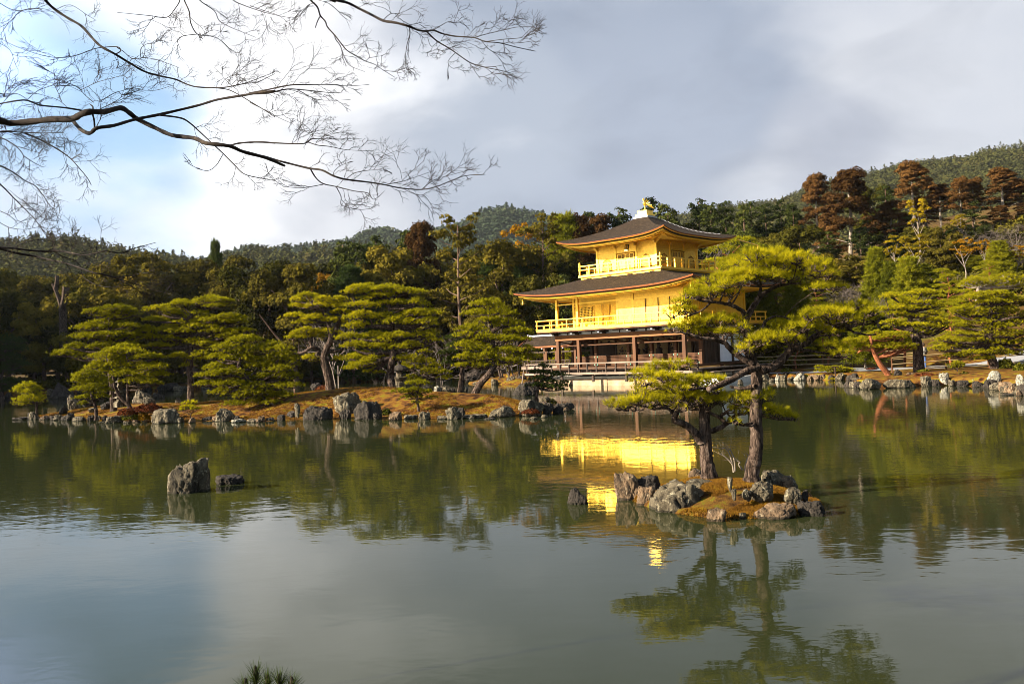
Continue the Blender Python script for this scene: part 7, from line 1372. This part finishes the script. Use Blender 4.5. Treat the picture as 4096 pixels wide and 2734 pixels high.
# ------------------------------------------------------------------ visitor behind the fence
def person(label, loc, rz, h_, jacket, legs, hair, seed=0):
    root = thing('person', label, 'person', loc, rz); s = h_ / 1.7
    me = bpy.data.meshes.new('body'); J = dict(pel=(0, 0, .95), spn=(0, 0, 1.12), chest=(0, 0, 1.30), nk=(0, .0, 1.46), hd0=(0, .01, 1.54), hd=(0, .02, 1.63), lh=(-.09, 0, .90), lk=(-.10, .02, .50), la=(-.10, -.01, .09), lt=(-.10, .13, .04), rh=(.09, 0, .90), rk=(.10, .03, .50), ra=(.10, -.01, .09), rtt=(.10, .13, .04),
        ls=(-.18, 0, 1.38), le=(-.24, .06, 1.13), lw=(-.14, .24, 1.20), lf=(-.09, .29, 1.24), rs=(.18, 0, 1.38), re=(.24, .06, 1.13), rw=(.14, .24, 1.20), rf=(.09, .29, 1.24))
    R = dict(pel=.15, spn=.14, chest=.165, nk=.06, hd0=.07, hd=.095, lh=.10, lk=.065, la=.045, lt=.035, rh=.10, rk=.065, ra=.045, rtt=.035, ls=.075, le=.05, lw=.035, lf=.03, rs=.075, re=.05, rw=.035, rf=.03)
    E = [('pel', 'spn'), ('spn', 'chest'), ('chest', 'nk'), ('nk', 'hd0'), ('hd0', 'hd'), ('pel', 'lh'), ('lh', 'lk'), ('lk', 'la'), ('la', 'lt'), ('pel', 'rh'), ('rh', 'rk'), ('rk', 'ra'), ('ra', 'rtt'), ('chest', 'ls'), ('ls', 'le'), ('le', 'lw'), ('lw', 'lf'), ('chest', 'rs'), ('rs', 're'), ('re', 'rw'), ('rw', 'rf')]
    ks = list(J); me.from_pydata([tuple(c * s for c in J[k]) for k in ks], [(ks.index(a), ks.index(c)) for a, c in E], []); o = bpy.data.objects.new('body', me); COL.objects.link(o); o.parent = root
    md = o.modifiers.new('skin', 'SKIN'); sk = me.skin_vertices[0].data
    for i_, k in enumerate(ks): sk[i_].radius = (R[k] * s, R[k] * s * (.75 if k in ('chest', 'spn', 'pel') else 1))
    sk[0].use_root = True; ss = o.modifiers.new('sub', 'SUBSURF'); ss.levels = ss.render_levels = 1
    mt, t, bs_, c, oo = newmat('clothes'); sepn = N(t, 'ShaderNodeSeparateXYZ'); t.links.new(c.outputs['Object'], sepn.inputs[0]); col = ramp(t, math_n(t, 'DIVIDE', sepn.outputs['Z'], 1.8 * s), [(0, (.25, .10, .04)), (.055, (.25, .10, .04)), (.06, legs), (.5, legs), (.51, jacket), (.80, jacket), (.81, (.5, .32, .24)), (1, (.5, .32, .24))]); t.nodes[-1].color_ramp.interpolation = 'CONSTANT' if False else 'LINEAR'; t.links.new(col, bs_.inputs['Base Color']); bs_.inputs['Roughness'].default_value = .8; me.materials.append(mt)
    b = B(); b.lathe([(0, .12), (.07, .11), (.105, .04), (.11, -.03), (.095, -.10), (.04, -.14)], (0, -.015, 1.63 * s), 12); b.obj('hair', pm('hair', [(.5, hair)], 5, .7), root, True)
    b = B(); b.lathe([(0, .30), (.16, .28), (.20, .1), (.205, -.18), (.17, -.2)], (0, 0, 1.13 * s), 14); jk = b.obj('jacket', pm('jacket_cloth', [(.4, jacket), (.6, tuple(x * 1.2 for x in jacket))], 12, .9), root, True)
    for sg in (-1, 1): b = B(); b.tube([(sg * .1, -.19, .98 * s), (sg * .13, -.2, 1.25 * s), (sg * .12, -.06, 1.43 * s)], .018, 5); b.obj('strap', M['black'], root)
    return root
px_, py_ = 25.45, 52.3; person('person in a grey jacket and blue jeans leaning at the bamboo fence', (px_, py_, gh(px_, py_)), 2.9, 1.62, (.16, .15, .14), (.03, .07, .20), (.05, .03, .02))
# ------------------------------------------------------------------ thin air between here and the hills
b = B(); b.box(-1500, 1500, -60, 1600, -3, 330); hz_ = b.obj('haze', None); hm = bpy.data.materials.new('haze'); hm.use_nodes = True; t = hm.node_tree; t.nodes.clear(); o = N(t, 'ShaderNodeOutputMaterial'); pv = N(t, 'ShaderNodeVolumePrincipled'); pv.inputs['Color'].default_value = (.80, .87, 1, 1); pv.inputs['Density'].default_value = .00005; pv.inputs['Anisotropy'].default_value = .2
t.links.new(pv.outputs[0], o.inputs['Volume']); hz_.data.materials.append(hm); tag(hz_, 'thin blue haze over the distant hills', 'haze', kind='stuff')
